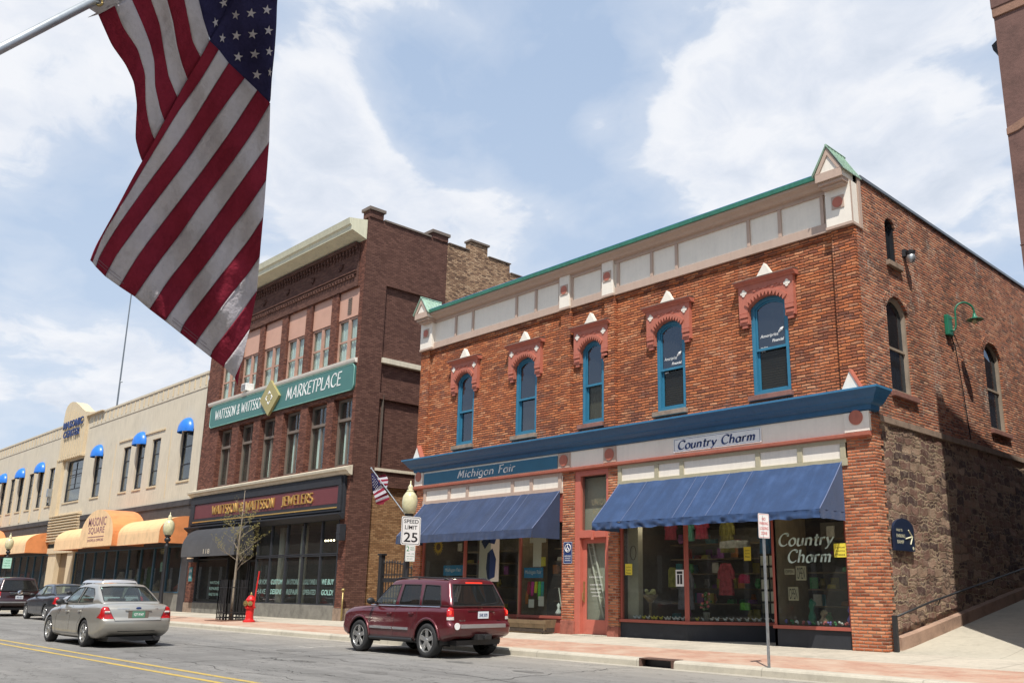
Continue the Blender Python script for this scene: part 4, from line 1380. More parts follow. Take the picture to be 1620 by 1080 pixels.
# ---- shop interiors (rooms behind the glass)
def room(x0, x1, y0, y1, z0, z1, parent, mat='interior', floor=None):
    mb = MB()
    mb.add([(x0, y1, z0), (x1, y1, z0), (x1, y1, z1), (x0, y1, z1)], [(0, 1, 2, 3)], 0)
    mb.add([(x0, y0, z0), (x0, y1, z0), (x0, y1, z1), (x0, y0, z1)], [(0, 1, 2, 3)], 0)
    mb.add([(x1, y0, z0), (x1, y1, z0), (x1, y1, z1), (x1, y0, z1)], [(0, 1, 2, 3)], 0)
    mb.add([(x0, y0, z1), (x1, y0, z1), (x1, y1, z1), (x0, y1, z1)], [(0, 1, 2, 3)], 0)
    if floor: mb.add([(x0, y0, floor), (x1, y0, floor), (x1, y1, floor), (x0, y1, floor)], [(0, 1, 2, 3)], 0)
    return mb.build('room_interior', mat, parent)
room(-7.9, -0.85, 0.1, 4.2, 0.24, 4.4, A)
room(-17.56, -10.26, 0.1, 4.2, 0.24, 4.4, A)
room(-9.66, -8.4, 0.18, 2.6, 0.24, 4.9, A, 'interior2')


def glazing(name, pts, z0, z1, parent, sillz, trim='redtrim', posts=(), bulk='blackmatte', gl='glass', postw=0.035):
    """glazed run along plan points with bulkhead below and posts at the ends"""
    for k, ((xa, ya), (xb, yb)) in enumerate(zip(pts, pts[1:])):
        d = Vector((xb - xa, yb - ya, 0)); L = d.length; d.normalize()
        nrm = Vector((d.y, -d.x, 0))
        def Q(s, n, z): return Vector((xa, ya, 0)) + d * s + nrm * n + Vector((0, 0, z))
        def bx(mb, s0, s1, n0, n1, za, zb): mb.hexa([Q(s0, n0, za), Q(s1, n0, za), Q(s1, n1, za), Q(s0, n1, za)], [Q(s0, n0, zb), Q(s1, n0, zb), Q(s1, n1, zb), Q(s0, n1, zb)])
        mb = MB(); bx(mb, 0, L, -0.10, 0.0, 0.2, sillz - 0.05)
        mb.build('bulkhead', bulk, parent)
        mb = MB()
        bx(mb, -0.02, L + 0.02, -0.12, 0.05, sillz - 0.048, sillz + 0.03)
        bx(mb, 0, L, -0.09, 0.0, z1 - 0.06, z1 + 0.02)
        bx(mb, 0.0, postw * 2, -0.09, 0.005, sillz + 0.03, z1 - 0.06)
        bx(mb, L - postw * 2, L, -0.09, 0.005, sillz + 0.03, z1 - 0.06)
        for s in posts:
            if s[0] == k: bx(mb, s[1] - postw, s[1] + postw, -0.09, 0.005, sillz + 0.03, z1 - 0.06)
        fr = mb.build('display_window', trim, parent)
        mb = MB(); bx(mb, 0, L, -0.05, -0.044, sillz, z1)
        mb.build('pane', gl, fr)
    return
glazing('l', [(-7.93, 0.06), (-5.56, 0.06)], 0.68, 3.6, A, 0.69)
glazing('l', [(-5.56, 0.06), (-3.35, 1.55)], 0.68, 3.6, A, 0.69)
glazing('r', [(-2.87, 0.06), (-0.80, 0.06)], 0.68, 3.6, A, 0.69)
mb = MB(); mb.box(-2.87, -2.80, 0.06, 1.6, 0.2, 3.6); mb.build('return_wall', 'wood', A)
m_, g_n, p_, o_ = newmat('lit_lamp'); p_.inputs['Emission Color'].default_value = (1, 0.80, 0.55, 1); p_.inputs['Emission Strength'].default_value = 6.0
M['lit_lamp'] = m_
for k, (x, y, en) in enumerate(((-7.1, 0.45, 6), (-5.9, 0.5, 6), (-4.6, 1.0, 6), (-2.0, 0.5, 3), (-1.2, 0.45, 3), (-16.4, 0.6, 5), (-14.4, 1.2, 5), (-11.4, 0.6, 8))):  # the left shop's three lamps are unseen, added to brighten its goods
    sp = thing('spot_lamp', 'small lit spot lamp, ' + ('leftmost', 'second', 'middle', 'fourth', 'rightmost', 'leftmost', 'middle', 'rightmost')[k] + ' of those inside the ' + ('Country Charm shop' if k < 5 else 'Michigan Fair shop'), 'lamp', (x, y, 3.5))
    mb = MB(); mb.lathe([(0.03, 0.10), (0.05, 0.06), (0.06, -0.02), (0.055, -0.02), (0.04, 0.04)], (x, y, 3.42), 12, cap=False); mb.tube([(x, y, 3.5), (x, y, 4.38)], 0.012, 6); mb.build('holder', 'white', sp)
    mb = MB(); mb.sphere((x, y, 3.43), 0.035, 6); mb.build('bulb', 'lit_lamp', sp, smooth=True)
    L_ = bpy.data.lights.new('spot_bulb_light', 'POINT'); L_.energy = en; L_.color = (1, 0.86, 0.68); L_.shadow_soft_size = 0.05
    lo = bpy.data.objects.new('spot_bulb_light', L_); COL.objects.link(lo); lo.location = (0, 0, -0.16); lo.parent = sp
mb = MB()
for e in (-3.33, -2.97): mb.box(e, e + 0.09, 1.55, 1.65, 0.24, 3.6)
mb.box(-3.33, -2.88, 1.55, 1.65, 2.5, 2.6); mb.box(-3.33, -2.88, 1.56, 1.64, 0.24, 0.5)
mb.build('shop_door', 'redtrim', A)
glazing('l', [(-17.56, 0.06), (-15.1, 0.06)], 0.68, 3.6, A, 0.66, bulk='redtrim')
glazing('l', [(-15.1, 0.06), (-13.35, 1.3)], 0.68, 3.6, A, 0.66, bulk='redtrim')
glazing('r', [(-12.3, 0.06), (-10.26, 0.06)], 0.68, 3.6, A, 0.70, bulk='redtrim')
mb = MB(); mb.box(-12.34, -12.27, 0.06, 1.3, 0.2, 3.6); mb.build('return_wall', 'wood', A)
mb = MB()
frame(mb, FP(1.3), -13.33, -12.36, 0.24, 2.5, 0.09, 0.0, 0.06)
mb.box(-13.3, -12.38, 1.29, 1.35, 1.30, 1.36); mb.box(-13.33, -12.36, 1.29, 1.36, 2.55, 2.62)
dr = mb.build('shop_door', 'browntrim', A)
mb = MB(); pane(mb, FP(1.3), -13.25, -12.44, 0.32, 2.42, 0.03); mb.build('pane', 'glass', dr)
# ---- central red door
mb = MB()
mb.box(-9.73, -9.50, -0.0, 0.2, 0.24, 5.05); mb.box(-8.43, -8.335, 0.0, 0.2, 0.24, 5.05)
mb.box(-9.50, -8.43, 0.0, 0.2, 4.88, 5.05); mb.box(-9.50, -8.43, -0.03, 0.2, 3.02, 3.24); mb.box(-8.99, -8.90, -0.07, -0.03, 2.95, 3.2)
fr = mb.build('door_frame', 'coral', A, bevel=0.006)
mb = MB(); mb.box(-9.50, -8.43, 0.10, 0.106, 3.24, 4.88); mb.build('transom_pane', 'glass', fr)
mb = MB()
text(mb, 'UNION', FF(0.098), -9.1, -8.5, 3.98, 4.17, 0.0, space=1.2)
text(mb, 'ROOM', FF(0.098), -9.05, -8.55, 3.70, 3.88, 0.0, space=1.2)
mb.build('transom_lettering', paint('faded_gold', (0.25, 0.22, 0.13), 0.6), fr)
mb = MB(); frame(mb, FP(0.12), -9.50, -8.43, 0.25, 3.02, 0.16, 0.0, 0.05); mb.box(-9.36, -8.57, 0.118, 0.172, 0.40, 0.66)
dr = mb.build('door', 'coral', A, label='coral red door with a tall glass panel', bevel=0.005)
mb = MB(); pane(mb, FP(0.12), -9.34, -8.59, 0.66, 2.86, 0.02); mb.build('pane', 'glass', dr)
mb = MB()
for k, (w, zz) in enumerate(((0.55, 1.86), (0.5, 1.64), (0.45, 1.52), (0.4, 1.42), (0.3, 1.32))):
    text(mb, ['SUITE OFFICES', 'COUNSELING', 'DESIGN STUDIO', 'MASSAGE', 'UPSTAIRS'][k], FF(0.138), -8.97 - w / 2, -8.97 + w / 2, zz, zz + 0.035, 0.0)
mb.build('door_lettering', 'white', dr)
mb = MB(); mb.box(-9.44, -9.40, 0.09, 0.118, 1.15, 1.75); mb.tube([(-9.42, 0.115, 1.2), (-9.42, 0.04, 1.22), (-9.42, 0.04, 1.42), (-9.42, 0.115, 1.44)], 0.012, 6)
mb.build('door_handle', 'brass', dr)
mb = MB(); mb.box(-9.5, -8.35, -0.3, 0.12, 0.2, 0.246); mb.build('door_step', 'kerb', A)

mb = MB(); mb.box(-9.62, -8.44, 0.34, 0.38, 0.25, 4.85)
mb.build('stair_wall', paint('pale_stair_wall', (0.50, 0.46, 0.38), 0.8, 0.08, 1), A)
mb = MB()
for d_ in (0.0, 0.20):
    mb.tube([(-9.45 + d_, 0.28, 2.9), (-8.78 + d_, 0.28, 0.7)], 0.03, 6)
for k in range(9): mb.tube([(-9.42 + 0.075 * k, 0.28, 2.75 - 0.243 * k), (-9.22 + 0.075 * k, 0.28, 2.75 - 0.243 * k)], 0.012, 5)
mb.build('painted_sun_streak', 'cream', A)
# the slanting strips above paint a streak of sunlight behind the door glass
# ================================================================== MIDDLE BROWN BRICK BUILDING
J = thing('commercial_building', 'tall brown brick three storey building with green marketplace sign and jewelers shop', 'building', (-30, 0, 0.22))
JX0, JX1 = -37.9, -22.72
LOW = [(-24.50, -22.98), (-26.75, -25.08), (-29.00, -27.40), (-31.30, -29.78), (-33.60, -32.02), (-36.0, -34.36)]
UP = [(-24.76, -23.02), (-27.05, -25.30), (-29.38, -27.60), (-31.76, -29.95), (-34.05, -32.25), (-36.4, -34.62)]
ops = [(a, b, 6.45, 9.42) for a, b in LOW] + [(a, b, 10.98, 14.30) for a, b in UP]
mb = MB()
wall(mb, FP(0.0), JX0, JX1, 6.1, 16.35, ops, 0.42, 0, 0)
mb.build('front_wall', 'brickJr', J)
mb = MB()
mb.box(JX0, JX1 - 0.45, -0.05, 0.0, 14.32, 16.3)
# dentil courses
x = JX0 + 0.2
while x < -23.35:
    mb.box(x, x + 0.12, -0.13, -0.05, 14.76, 14.88); x += 0.24
x = JX0 + 0.2
while x < -23.35:
    mb.box(x, x + 0.12, -0.15, -0.05, 16.02, 16.18); mb.box(x + 0.02, x + 0.10, -0.10, -0.05, 15.85, 16.02); x += 0.27
mb.box(JX0, -23.3, -0.12, -0.05, 14.90, 14.96); mb.box(JX0, -23.3, -0.15, -0.05, 15.00, 15.06); mb.box(JX0, -23.3, -0.2, -0.05, 16.19, 16.36)
# hook shaped brick ornaments
for cx in (-24.6, -27.1, -29.5, -31.9, -34.2, -36.4):
    for (du, dv, w, h) in ((-0.20, 0, 0.06, 0.06), (-0.12, -0.05, 0.1, 0.05), (0.0, -0.02, 0.06, 0.08), (0.08, 0.06, 0.05, 0.14), (0.0, 0.18, 0.14, 0.05), (-0.12, 0.22, 0.08, 0.05)):
        mb.box(cx + du, cx + du + w, -0.12, -0.05, 15.38 + dv, 15.38 + dv + h)
mb.build('brick_frieze', 'brickJ', J)
# side wall with recesses
SJ = SP(JX1)
mb = MB()
wall(mb, SJ, 0.0, 4.38, 0.2, 17.45, [(1.14, 4.2, 9.66, 14.5), (1.14, 4.2, 6.45, 9.4), (1.05, 4.2, 0.5, 5.66)], 0.14)
mb.box(JX0, JX1 - 0.02, 0.02, 0.5, 16.36, 17.3)
mb.build('side_wall', 'brickJ', J)
mb = MB(); mb.box(JX1 - 0.16, JX1 - 0.138, 1.14, 4.2, 6.45, 14.5); mb.build('recess_wall', 'brickJ', J)
mb = MB(); mb.box(JX1 - 0.16, JX1 - 0.138, 1.05, 4.2, 0.2, 5.66); mb.build('bricked_opening', 'brickY', J)
mb = MB()
mb.box(JX1 - 0.4, JX1 - 0.005, 4.38, 8.3, 0.2, 17.45)
mb.box(JX1 - 0.4, JX1 - 0.005, 8.301, 24, 0.2, 16.98)
mb.box(JX1 - 0.4, JX1 + 0.0, 5.76, 6.82, 17.452, 17.95)
mb.box(JX0, JX1 - 0.4, 23.6, 24, 0.2, 16)
mb.box(JX0, JX0 + 0.3, 0.5, 24, 0.2, 17.0)
mb.build('rear_side_wall', 'brickT', J)
mb = MB(); mb.box(JX1 - 0.3, JX1 + 0.10, 1.12, 4.3, 10.98, 11.20); mb.box(JX1 - 0.3, JX1 + 0.07, 1.12, 3.9, 6.30, 6.42); mb.build('cream_band', 'ledge', J)
mb = MB(); mb.box(JX1 - 0.5, JX1 + 0.05, 0.05, 0.75, 17.45, 17.78); mb.box(JX1 - 0.5, JX1 + 0.05, 3.48, 4.36, 17.45, 17.72)
pc = mb.build('parapet_pier', 'brickJ', J)
mb = MB(); mb.box(JX1 - 0.58, JX1 + 0.12, -0.02, 0.83, 17.78, 17.92); mb.box(JX1 - 0.58, JX1 + 0.12, 3.4, 4.44, 17.72, 17.86)
mb.box(JX1 - 0.45, JX1 + 0.06, 0.84, 3.39, 17.452, 17.53); mb.box(JX1 - 0.45, JX1 + 0.08, 5.7, 6.9, 17.952, 18.05)
mb.box(JX1 - 0.45, JX1 + 0.05, 4.45, 5.69, 17.452, 17.50); mb.box(JX1 - 0.45, JX1 + 0.05, 6.91, 8.35, 17.452, 17.50); mb.box(JX1 - 0.45, JX1 + 0.05, 8.36, 24.05, 16.98, 17.03)
mb.build('coping', 'browntrim', pc)
mb = MB(); mb.add([(JX0, 0.5, 16.6), (JX1 - 0.3, 0.5, 16.6), (JX1 - 0.3, 24, 16.0), (JX0, 24, 16.0)], [(0, 1, 2, 3)]); mb.build('roof', 'roof', J)
# big cornice
mb = MB()
mb.prism([(0.0, 16.37), (-0.72, 16.62), (-0.76, 16.60), (-0.78, 16.80), (-0.86, 16.86), (-0.90, 17.04), (-0.92, 17.12), (0.0, 17.28)], lambda u, v, w: Vector((w, u, v)), JX0, -22.75)
mb.build('cornice', 'cornJ', J)
# upper bays
for (a, b) in UP:
    mb = MB(); mb.box(a, b, 0.10, 0.16, 13.02, 14.30); pk = mb.build('salmon_panel', 'pink', J)
    if a == UP[0][0]:
        mb = MB()
        for k in range(9): mb.box(a + 0.72, a + 1.02, 0.07, 0.10, 13.2 + 0.085 * k, 13.245 + 0.085 * k)
        mb.build('vent_grille', 'browntrim', pk)
    cx = (a + b) / 2
    mb = MB()
    for (p, q) in ((a, cx - 0.03), (cx + 0.03, b)):
        frame(mb, FP(0.0), p, q, 11.0, 13.0, 0.075, 0.14, 0.24)
        mb.box(p + 0.07, q - 0.07, 0.16, 0.22, 11.95, 12.03)
    mb.box(cx - 0.03, cx + 0.03, 0.12, 0.24, 11.0, 13.0)
    wf = mb.build('window', paint('salmon_frame', (0.42, 0.25, 0.19), 0.6) if 'salf' not in M else M['salf'], J)
    M['salf'] = wf.data.materials[0]
    mb = MB(); mb.box(a + 0.03, b - 0.03, 0.19, 0.196, 11.05, 12.95); mb.build('pane', 'glassJ', wf)
    mb = MB(); mb.grid(lambda s, t: Vector((a + (b - a) * s, 0.28 + 0.015 * math.sin(s * 45), 11.0 + 2.0 * t)), 60, 1); mb.build('curtain', 'curtain', wf)
# ledge over the sign
mb = MB(); mb.prism([(0.0, 10.80), (-0.10, 10.82), (-0.14, 10.90), (-0.16, 10.99), (0.1, 11.03)], lambda u, v, w: Vector((w, u, v)), JX0 + 0.6, -22.82)
mb.build('sill_ledge', 'cream', J)
# lower tall windows
for i, (a, b) in enumerate(LOW):
    mb = MB(); frame(mb, FP(0.0), a, b, 6.47, 9.40, 0.10, 0.26, 0.40)
    mb.box(a + 0.1, b - 0.1, 0.22, 0.40, 8.42, 8.54)
    cx = (a + b) / 2
    mb.box(cx - 0.05, cx + 0.05, 0.30, 0.38, 6.57, 8.42); mb.box(cx - 0.03, cx + 0.03, 0.30, 0.38, 8.54, 9.3)
    wf = mb.build('window', 'browntrim', J)
    mb = MB(); mb.box(a + 0.08, b - 0.08, 0.33, 0.336, 6.52, 9.35); mb.build('pane', 'glassJ', wf)
    curtain_box(wf, lambda u, v, d=0.0: Vector((u, d + 0.14, v)), a, b, 6.47, 9.4, 0)
    mb = MB()
    mb.grid(lambda s, t: Vector((cx + 0.08 + (b - cx - 0.2) * s, 0.45 + 0.02 * math.sin(s * 40), 6.5 + (8.4 - 6.5) * t)), 40, 1)
    if i < 4: mb.grid(lambda s, t: Vector((a + 0.32 + (cx - a - 0.45) * s, 0.45 + 0.02 * math.sin(s * 30), 6.5 + (8.4 - 6.5) * t)), 40, 1)
    mb.build('curtain', 'curtain', wf)
# ledge, black fascia
mb = MB(); mb.prism([(0.0, 6.0), (-0.16, 6.05), (-0.24, 6.16), (-0.34, 6.2), (-0.36, 6.30), (0.0, 6.42)], lambda u, v, w: Vector((w, u, v)), -38.3, -22.60)
mb.build('storefront_ledge', 'ledge', J)
mb = MB()
mb.box(-37.95, -22.95, -0.12, 0.0, 4.30, 6.02)
mb.box(-37.95, -23.1, -0.2, -0.12, 5.62, 5.98); mb.box(-37.95, -23.05, -0.2, -0.12, 4.56, 4.86); mb.box(-23.3, -23.05, -0.2, -0.12, 4.86, 5.62); mb.box(-37.95, -37.5, -0.2, -0.12, 4.86, 5.62)
mb.prism([(-0.12, 4.2), (-0.2, 4.22), (-0.42, 4.40), (-0.42, 4.46), (-0.12, 4.5)], lambda u, v, w: Vector((w, u, v)), -38.0, -22.8)
mb.build('shop_fascia', 'blackmatte', J, bevel=0.01)
mb = MB(); mb.box(-37.5, -23.3, -0.225, -0.2, 4.68, 4.73); mb.build('gold_line', 'gold', J)
# ground piers
mb = MB(); mb.box(-23.25, JX1, -0.02, 0.0, 0.7, 4.25); mb.box(-37.9, -36.9, -0.02, 0.5, 0.7, 4.3); mb.box(-23.25, JX1 - .003, 0.001, 0.6, 0.7, 6.1)
mb.build('ground_pier', 'brickJr', J)
mb = MB(); mb.box(-23.3, JX1 + 0.04, -0.06, 1.0, 0.2, 0.7); mb.box(-37.95, -36.85, -0.06, 0.5, 0.2, 0.7)
mb.build('pier_base', 'sill', J, bevel=0.01)
mb = MB(); mb.box(-30.4, -23.3, -0.06, 0.4, 0.2, 0.80); mb.box(-36.85, -33.3, -0.06, 0.4, 0.2, 0.72)
mb.build('stone_plinth', 'greystone', J, bevel=0.01)
room(-36.9, -23.3, 0.12, 5.0, 0.24, 4.3, J)
XS = [-30.4, -29.05, -27.6, -26.15, -24.65, -23.28]
for k in range(5):
    a, b = XS[k], XS[k + 1]
    mb = MB()
    for z0, z1 in ((0.80, 2.82), (2.84, 4.25)):
        frame(mb, FP(0.0), a + 0.0, b, z0, z1, 0.05, -0.03, 0.08)
    wf = mb.build('display_window', 'blackmatte', J)
    mb = MB(); mb.box(a + 0.03, b - 0.03, 0.03, 0.036, 0.84, 4.2); mb.build('pane', 'glass', wf)
    s = [('OUR FOR', 'HAVE'), ('CUSTOM', 'DESIGNS'), ('IN STORE', 'REPAIR'), ('LOCALLY OWNED &', 'OPERATED'), ('WE BUY', 'GOLD!')][k]
    mb = MB()
    text(mb, s[0], FF(0.028), a + 0.2, b - 0.2, 1.62, 1.84, 0.0, bold=0.02, shear=0.15)
    text(mb, s[1], FF(0.028), a + 0.22, b - 0.22, 1.20, 1.42, 0.0, bold=0.02, shear=0.15)
    mb.build('window_lettering', 'text_mint' if k in (1, 4) else paint('grey_mint', (0.16, 0.25, 0.23), 0.6) if 'gm' not in M else M['gm'], wf)
mb = MB()
frame(mb, FP(0.4), -33.2, -32.0, 0.24, 2.75, 0.09, 0.0, 0.06); frame(mb, FP(0.4), -31.9, -30.6, 0.24, 2.75, 0.09, 0.0, 0.06)
jd = mb.build('shop_door', 'blackmatte', J)
mb = MB(); mb.box(-33.1, -32.1, 0.43, 0.436, 0.3, 2.7); mb.box(-31.8, -30.7, 0.43, 0.436, 0.3, 2.7); mb.build('pane', 'glass', jd)
mb = MB(); frame(mb, FP(0.0), -36.85, -33.3, 0.72, 2.85, 0.06, -0.03, 0.08); wf = mb.build('display_window', 'blackmatte', J)
mb = MB(); mb.box(-36.8, -33.35, 0.03, 0.036, 0.75, 2.8); mb.build('pane', 'glass', wf)
mb = MB()
for k in range(3): text(mb, ['WATCHES', 'REPAIRED', 'WHILE YOU WAIT'][k], FF(0.028), -35.2, -34.0, 1.62 - 0.28 * k, 1.76 - 0.28 * k, 0.0, bold=0.02)
mb.build('window_lettering', 'text_mint', wf)
# curved black canopy over the entrance
mb = MB()
def cano(s, t):
    a = rad(90 * t)
    return Vector((-36.3 + 5.9 * s, -0.20 - 0.9 * math.sin(a), 3.35 + 0.95 * math.cos(a)))
mb.grid(cano, 24, 10)
mb.add([(-36.3, -1.1, 3.35), (-30.4, -1.1, 3.35), (-30.4, -1.1, 2.9), (-36.3, -1.1, 2.9)], [(0, 1, 2, 3)])
for e in (-36.3, -30.4):
    pts = [(e, -0.2, 2.9)] + [(e, -0.20 - 0.9 * math.sin(rad(9 * k)), 3.35 + 0.95 * math.cos(rad(9 * k))) for k in range(11)] + [(e, -1.1, 2.9)]
    mb.add(pts, [tuple(range(len(pts)))])
cp = mb.build('canopy', 'blackfab', J, smooth=False)
mb = MB(); text(mb, '118', FF(-1.1), -33.7, -33.0, 3.02, 3.24, 0.01); mb.build('street_number', 'ledge', cp)
mb = MB(); mb.box(-22.95, -22.70, -0.35, -0.06, 3.35, 4.0); mb.box(-22.97, -22.68, -0.36, -0.34, 3.6, 3.66)
tag(mb.build('wall_speaker', 'blackmatte', None, bevel=0.015), 'small dark box fixed on the brick pier of the jewelers shop', 'wall box')
# small box sign left of the canopy
t = thing('shop_sign', 'small dark box sign with orange lettering panel left of the black canopy', 'sign', (-36.9, -0.3, 3.0))
mb = MB(); mb.box(-37.3, -36.5, -0.36, -0.12, 2.7, 4.2); mb.build('sign_box', 'blackmatte', t, bevel=0.01)
mb = MB(); mb.box(-37.28, -36.52, -0.38, -0.361, 2.86, 3.28); mb.build('sign_panel', paint('sign_cream', (0.75, 0.55, 0.35), 0.5), t)
mb = MB(); text(mb, 'Trollbeads', FF(-0.382), -37.22, -36.6, 2.94, 3.2, 0.003, bold=0.03); mb.build('lettering', paint('orange_letters', (0.75, 0.10, 0.01), 0.5), t)
t = thing('number_sign', 'small teal sign on the brick pier left of the jewelers entrance', 'sign', (-37.45, -0.05, 2))
mb = MB(); mb.box(-37.6, -37.25, -0.06, -0.021, 1.75, 2.45); mb.build('sign_panel', paint('teal_panel', (0.05, 0.22, 0.24), 0.5), t)
mb = MB(); text(mb, 'OPEN', FF(-0.061), -37.57, -37.28, 2.2, 2.35, 0.003, bold=0.02); text(mb, '10-5', FF(-0.061), -37.55, -37.3, 1.9, 2.05, 0.003); mb.build('lettering', 'white', t)

# ---- signs on the brown building
t = thing('fascia_sign', 'long dark green sign board reading Wattsson & Wattsson Marketplace', 'sign', (-30, -0.1, 10.3))
x0, x1, z0, z1 = -36.95, -22.85, 9.62, 10.76
mb = MB()
r_ = 0.22
pts = []
for (cx, cz, a0) in ((x1 - r_, z1 - r_, 0), (x0 + r_, z1 - r_, 90), (x0 + r_, z0 + r_, 180), (x1 - r_, z0 + r_, 270)):
    pts += [(cx + r_ * math.cos(rad(a0 + 18 * k)), cz + r_ * math.sin(rad(a0 + 18 * k))) for k in range(6)]
mb.prism(pts, lambda u, v, w: Vector((u, w, v)), -0.10, 0.0)
mb.build('board', 'jgreen', t)
mb = MB()
for (p, q) in zip(pts, pts[1:] + pts[:1]): mb.tube([(p[0], -0.1, p[1]), (q[0], -0.1, q[1])], 0.018, 4)
mb.build('border', paint('mint_edge', (0.2, 0.42, 0.36), 0.5), t)
mb = MB()
pen(mb, 'WATTSSON & WATTSSON', FF(-0.1), -36.35, -30.95, 9.97, 0.50, 0.12, 0.08, 20, 0.12, d1=0.012, capscale=1.0)
pen(mb, 'MARKETPLACE', FF(-0.1), -28.72, -23.85, 9.97, 0.58, 0.12, 0.08, 20, 0.15, d1=0.012)
mb.build('lettering', 'white', t)
mb = MB(); mb.prism([(-30.18, 9.42), (-29.22, 10.28), (-30.18, 11.16), (-31.14, 10.28)], lambda u, v, w: Vector((u, w, v)), -0.22, -0.1)
dm = mb.build('diamond', 'olivegold', t)
mb = MB()
for k in range(4):
    for s in (-1, 1):
        a = rad(90 * k)
        def rt(u, v): return (-30.18 + u * math.cos(a) - v * math.sin(a), 10.29 + (u * math.sin(a) + v * math.cos(a)) * 0.95)
        pl = [(0.0, 0.36), (s * 0.14, 0.22), (s * 0.10, 0.18), (0.0, 0.27)]
        mb.prism([rt(*p) for p in pl], lambda u, v, w: Vector((u, w, v)), -0.235, -0.221)
mb.build('emblem', 'white', dm)
t = thing('shop_sign', 'maroon board with raised gold letters reading Wattsson & Wattsson Jewelers', 'sign', (-30, -0.2, 5.2))
mb = MB(); mb.box(-37.45, -23.35, -0.16, -0.121, 4.88, 5.60); mb.build('board', 'maroon', t)
mb = MB()
pen(mb, 'WATTSSON & WATTSSON', FF(-0.16), -35.3, -28.75, 5.02, 0.42, 0.15, 0.06, 0, 0, d0=0.0, d1=0.05)
pen(mb, 'JEWELERS', FF(-0.16), -28.1, -25.3, 5.02, 0.42, 0.15, 0.06, 0, 0, d0=0.0, d1=0.05)
mb.build('lettering', 'gold', t)
mb.v.clear()
# air conditioner in an upper window
t = thing('window_air_conditioner', 'white window air conditioner standing on the cream ledge above the green sign', 'air conditioner', (-33.2, -0.2, 11.1))
mb = MB(); mb.box(-33.25, -32.72, -0.26, 0.18, 11.05, 11.42); mb.build('casing', 'white', t, bevel=0.02)
mb = MB()
for k in range(6): mb.box(-33.2, -32.77, -0.272, -0.26, 11.10 + 0.05 * k, 11.115 + 0.05 * k)
mb.build('grille', 'browntrim', t)

# ================================================================== CREAM ART DECO BUILDING
D_ = thing('commercial_building', 'long pale limestone two storey building with orange and bright blue awnings', 'building', (-60, 0, 0.22))
MX1 = -37.95
WM = [(-40.75, -39.15, 1), (-45.05, -43.75, 0), (-47.4, -46.1, 1), (-49.75, -48.45, 0), (-55.0, -53.4, 1), (-60.75, -57.3, 0)]
x = -64.35
k = 0
while x > -98:
    WM.append((x - 0.55, x + 0.75, 1 if k % 2 == 1 else 0))
    x -= 2.62
    k += 1
ops = [(a, b, 7.12, 9.92 if b - a < 2 else 10.05) for a, b, _ in WM]
mb = MB(); wall(mb, FP(0.0), -100, MX1, 6.0, 12.82, ops, 0.22)
mb.add([(-100, 0, 0), (-100, 25, 0), (-100, 25, 12.8), (-100, 0, 12.8)], [(0, 1, 2, 3)])
mb.box(-100, MX1, -0.05, 0.3, 12.82, 12.95)
mb.box(-100, -62.2, -0.03, 0.0, 12.05, 12.12); mb.box(-57.0, MX1, -0.03, 0.0, 12.05, 12.12)
mb.build('front_wall', 'limestone', D_)
mb = MB()
x = MX1 - 0.2
while x > -56.8:
    mb.box(x - 0.1, x, -0.035, -0.002, 12.2, 12.75); x -= 0.75
x = -62.4
while x > -99:
    mb.box(x - 0.1, x, -0.035, -0.002, 12.2, 12.75); x -= 0.75
mb.build('parapet_dentils', 'limeflute', D_)
mb = MB(); mb.add([(-100, 0.3, 12.6), (MX1, 0.3, 12.6), (MX1, 25, 12.6), (-100, 25, 12.6)], [(0, 1, 2, 3)]); mb.build('roof', 'roof', D_)
# tower pylon with swept parapet
mb = MB()
prof = [(-62.4, 10.3), (-62.4, 13.3), (-62.3, 13.9), (-62.0, 14.25), (-61.5, 14.4), (-60.9, 14.42), (-60.2, 14.3), (-59.3, 13.98), (-58.5, 13.62), (-57.6, 13.28), (-56.5, 13.08), (-55.4, 12.98), (-54.2, 12.953), (-54.2, 12.90), (-57.3, 12.9), (-57.3, 10.3)]
mb.prism(prof, lambda u, v, w: Vector((u, w, v)), -0.22, 0.5)
tw = mb.build('tower_crest', 'limeflute', D_)
mb = MB()
for k in range(9):
    xx = -61.8 + 0.5 * k
    zt = 13.7 if k < 4 else 13.7 - 0.14 * (k - 3)
    mb.box(xx, xx + 0.1, -0.25, -0.22, 10.4, zt)
mb.box(-62.5, -57.2, -0.26, -0.0, 10.16, 10.3)
for k in range(12): mb.box(-62.4 + 0.44 * k, -62.2 + 0.44 * k, -0.30, -0.26, 10.2, 10.28)
mb.build('flute', 'limeflute', tw)
mb = MB()
mb.box(-62.4, -61.3, -0.22, -0.001, 6.1, 10.16); mb.build('tower_pilaster', 'limeflute', D_)
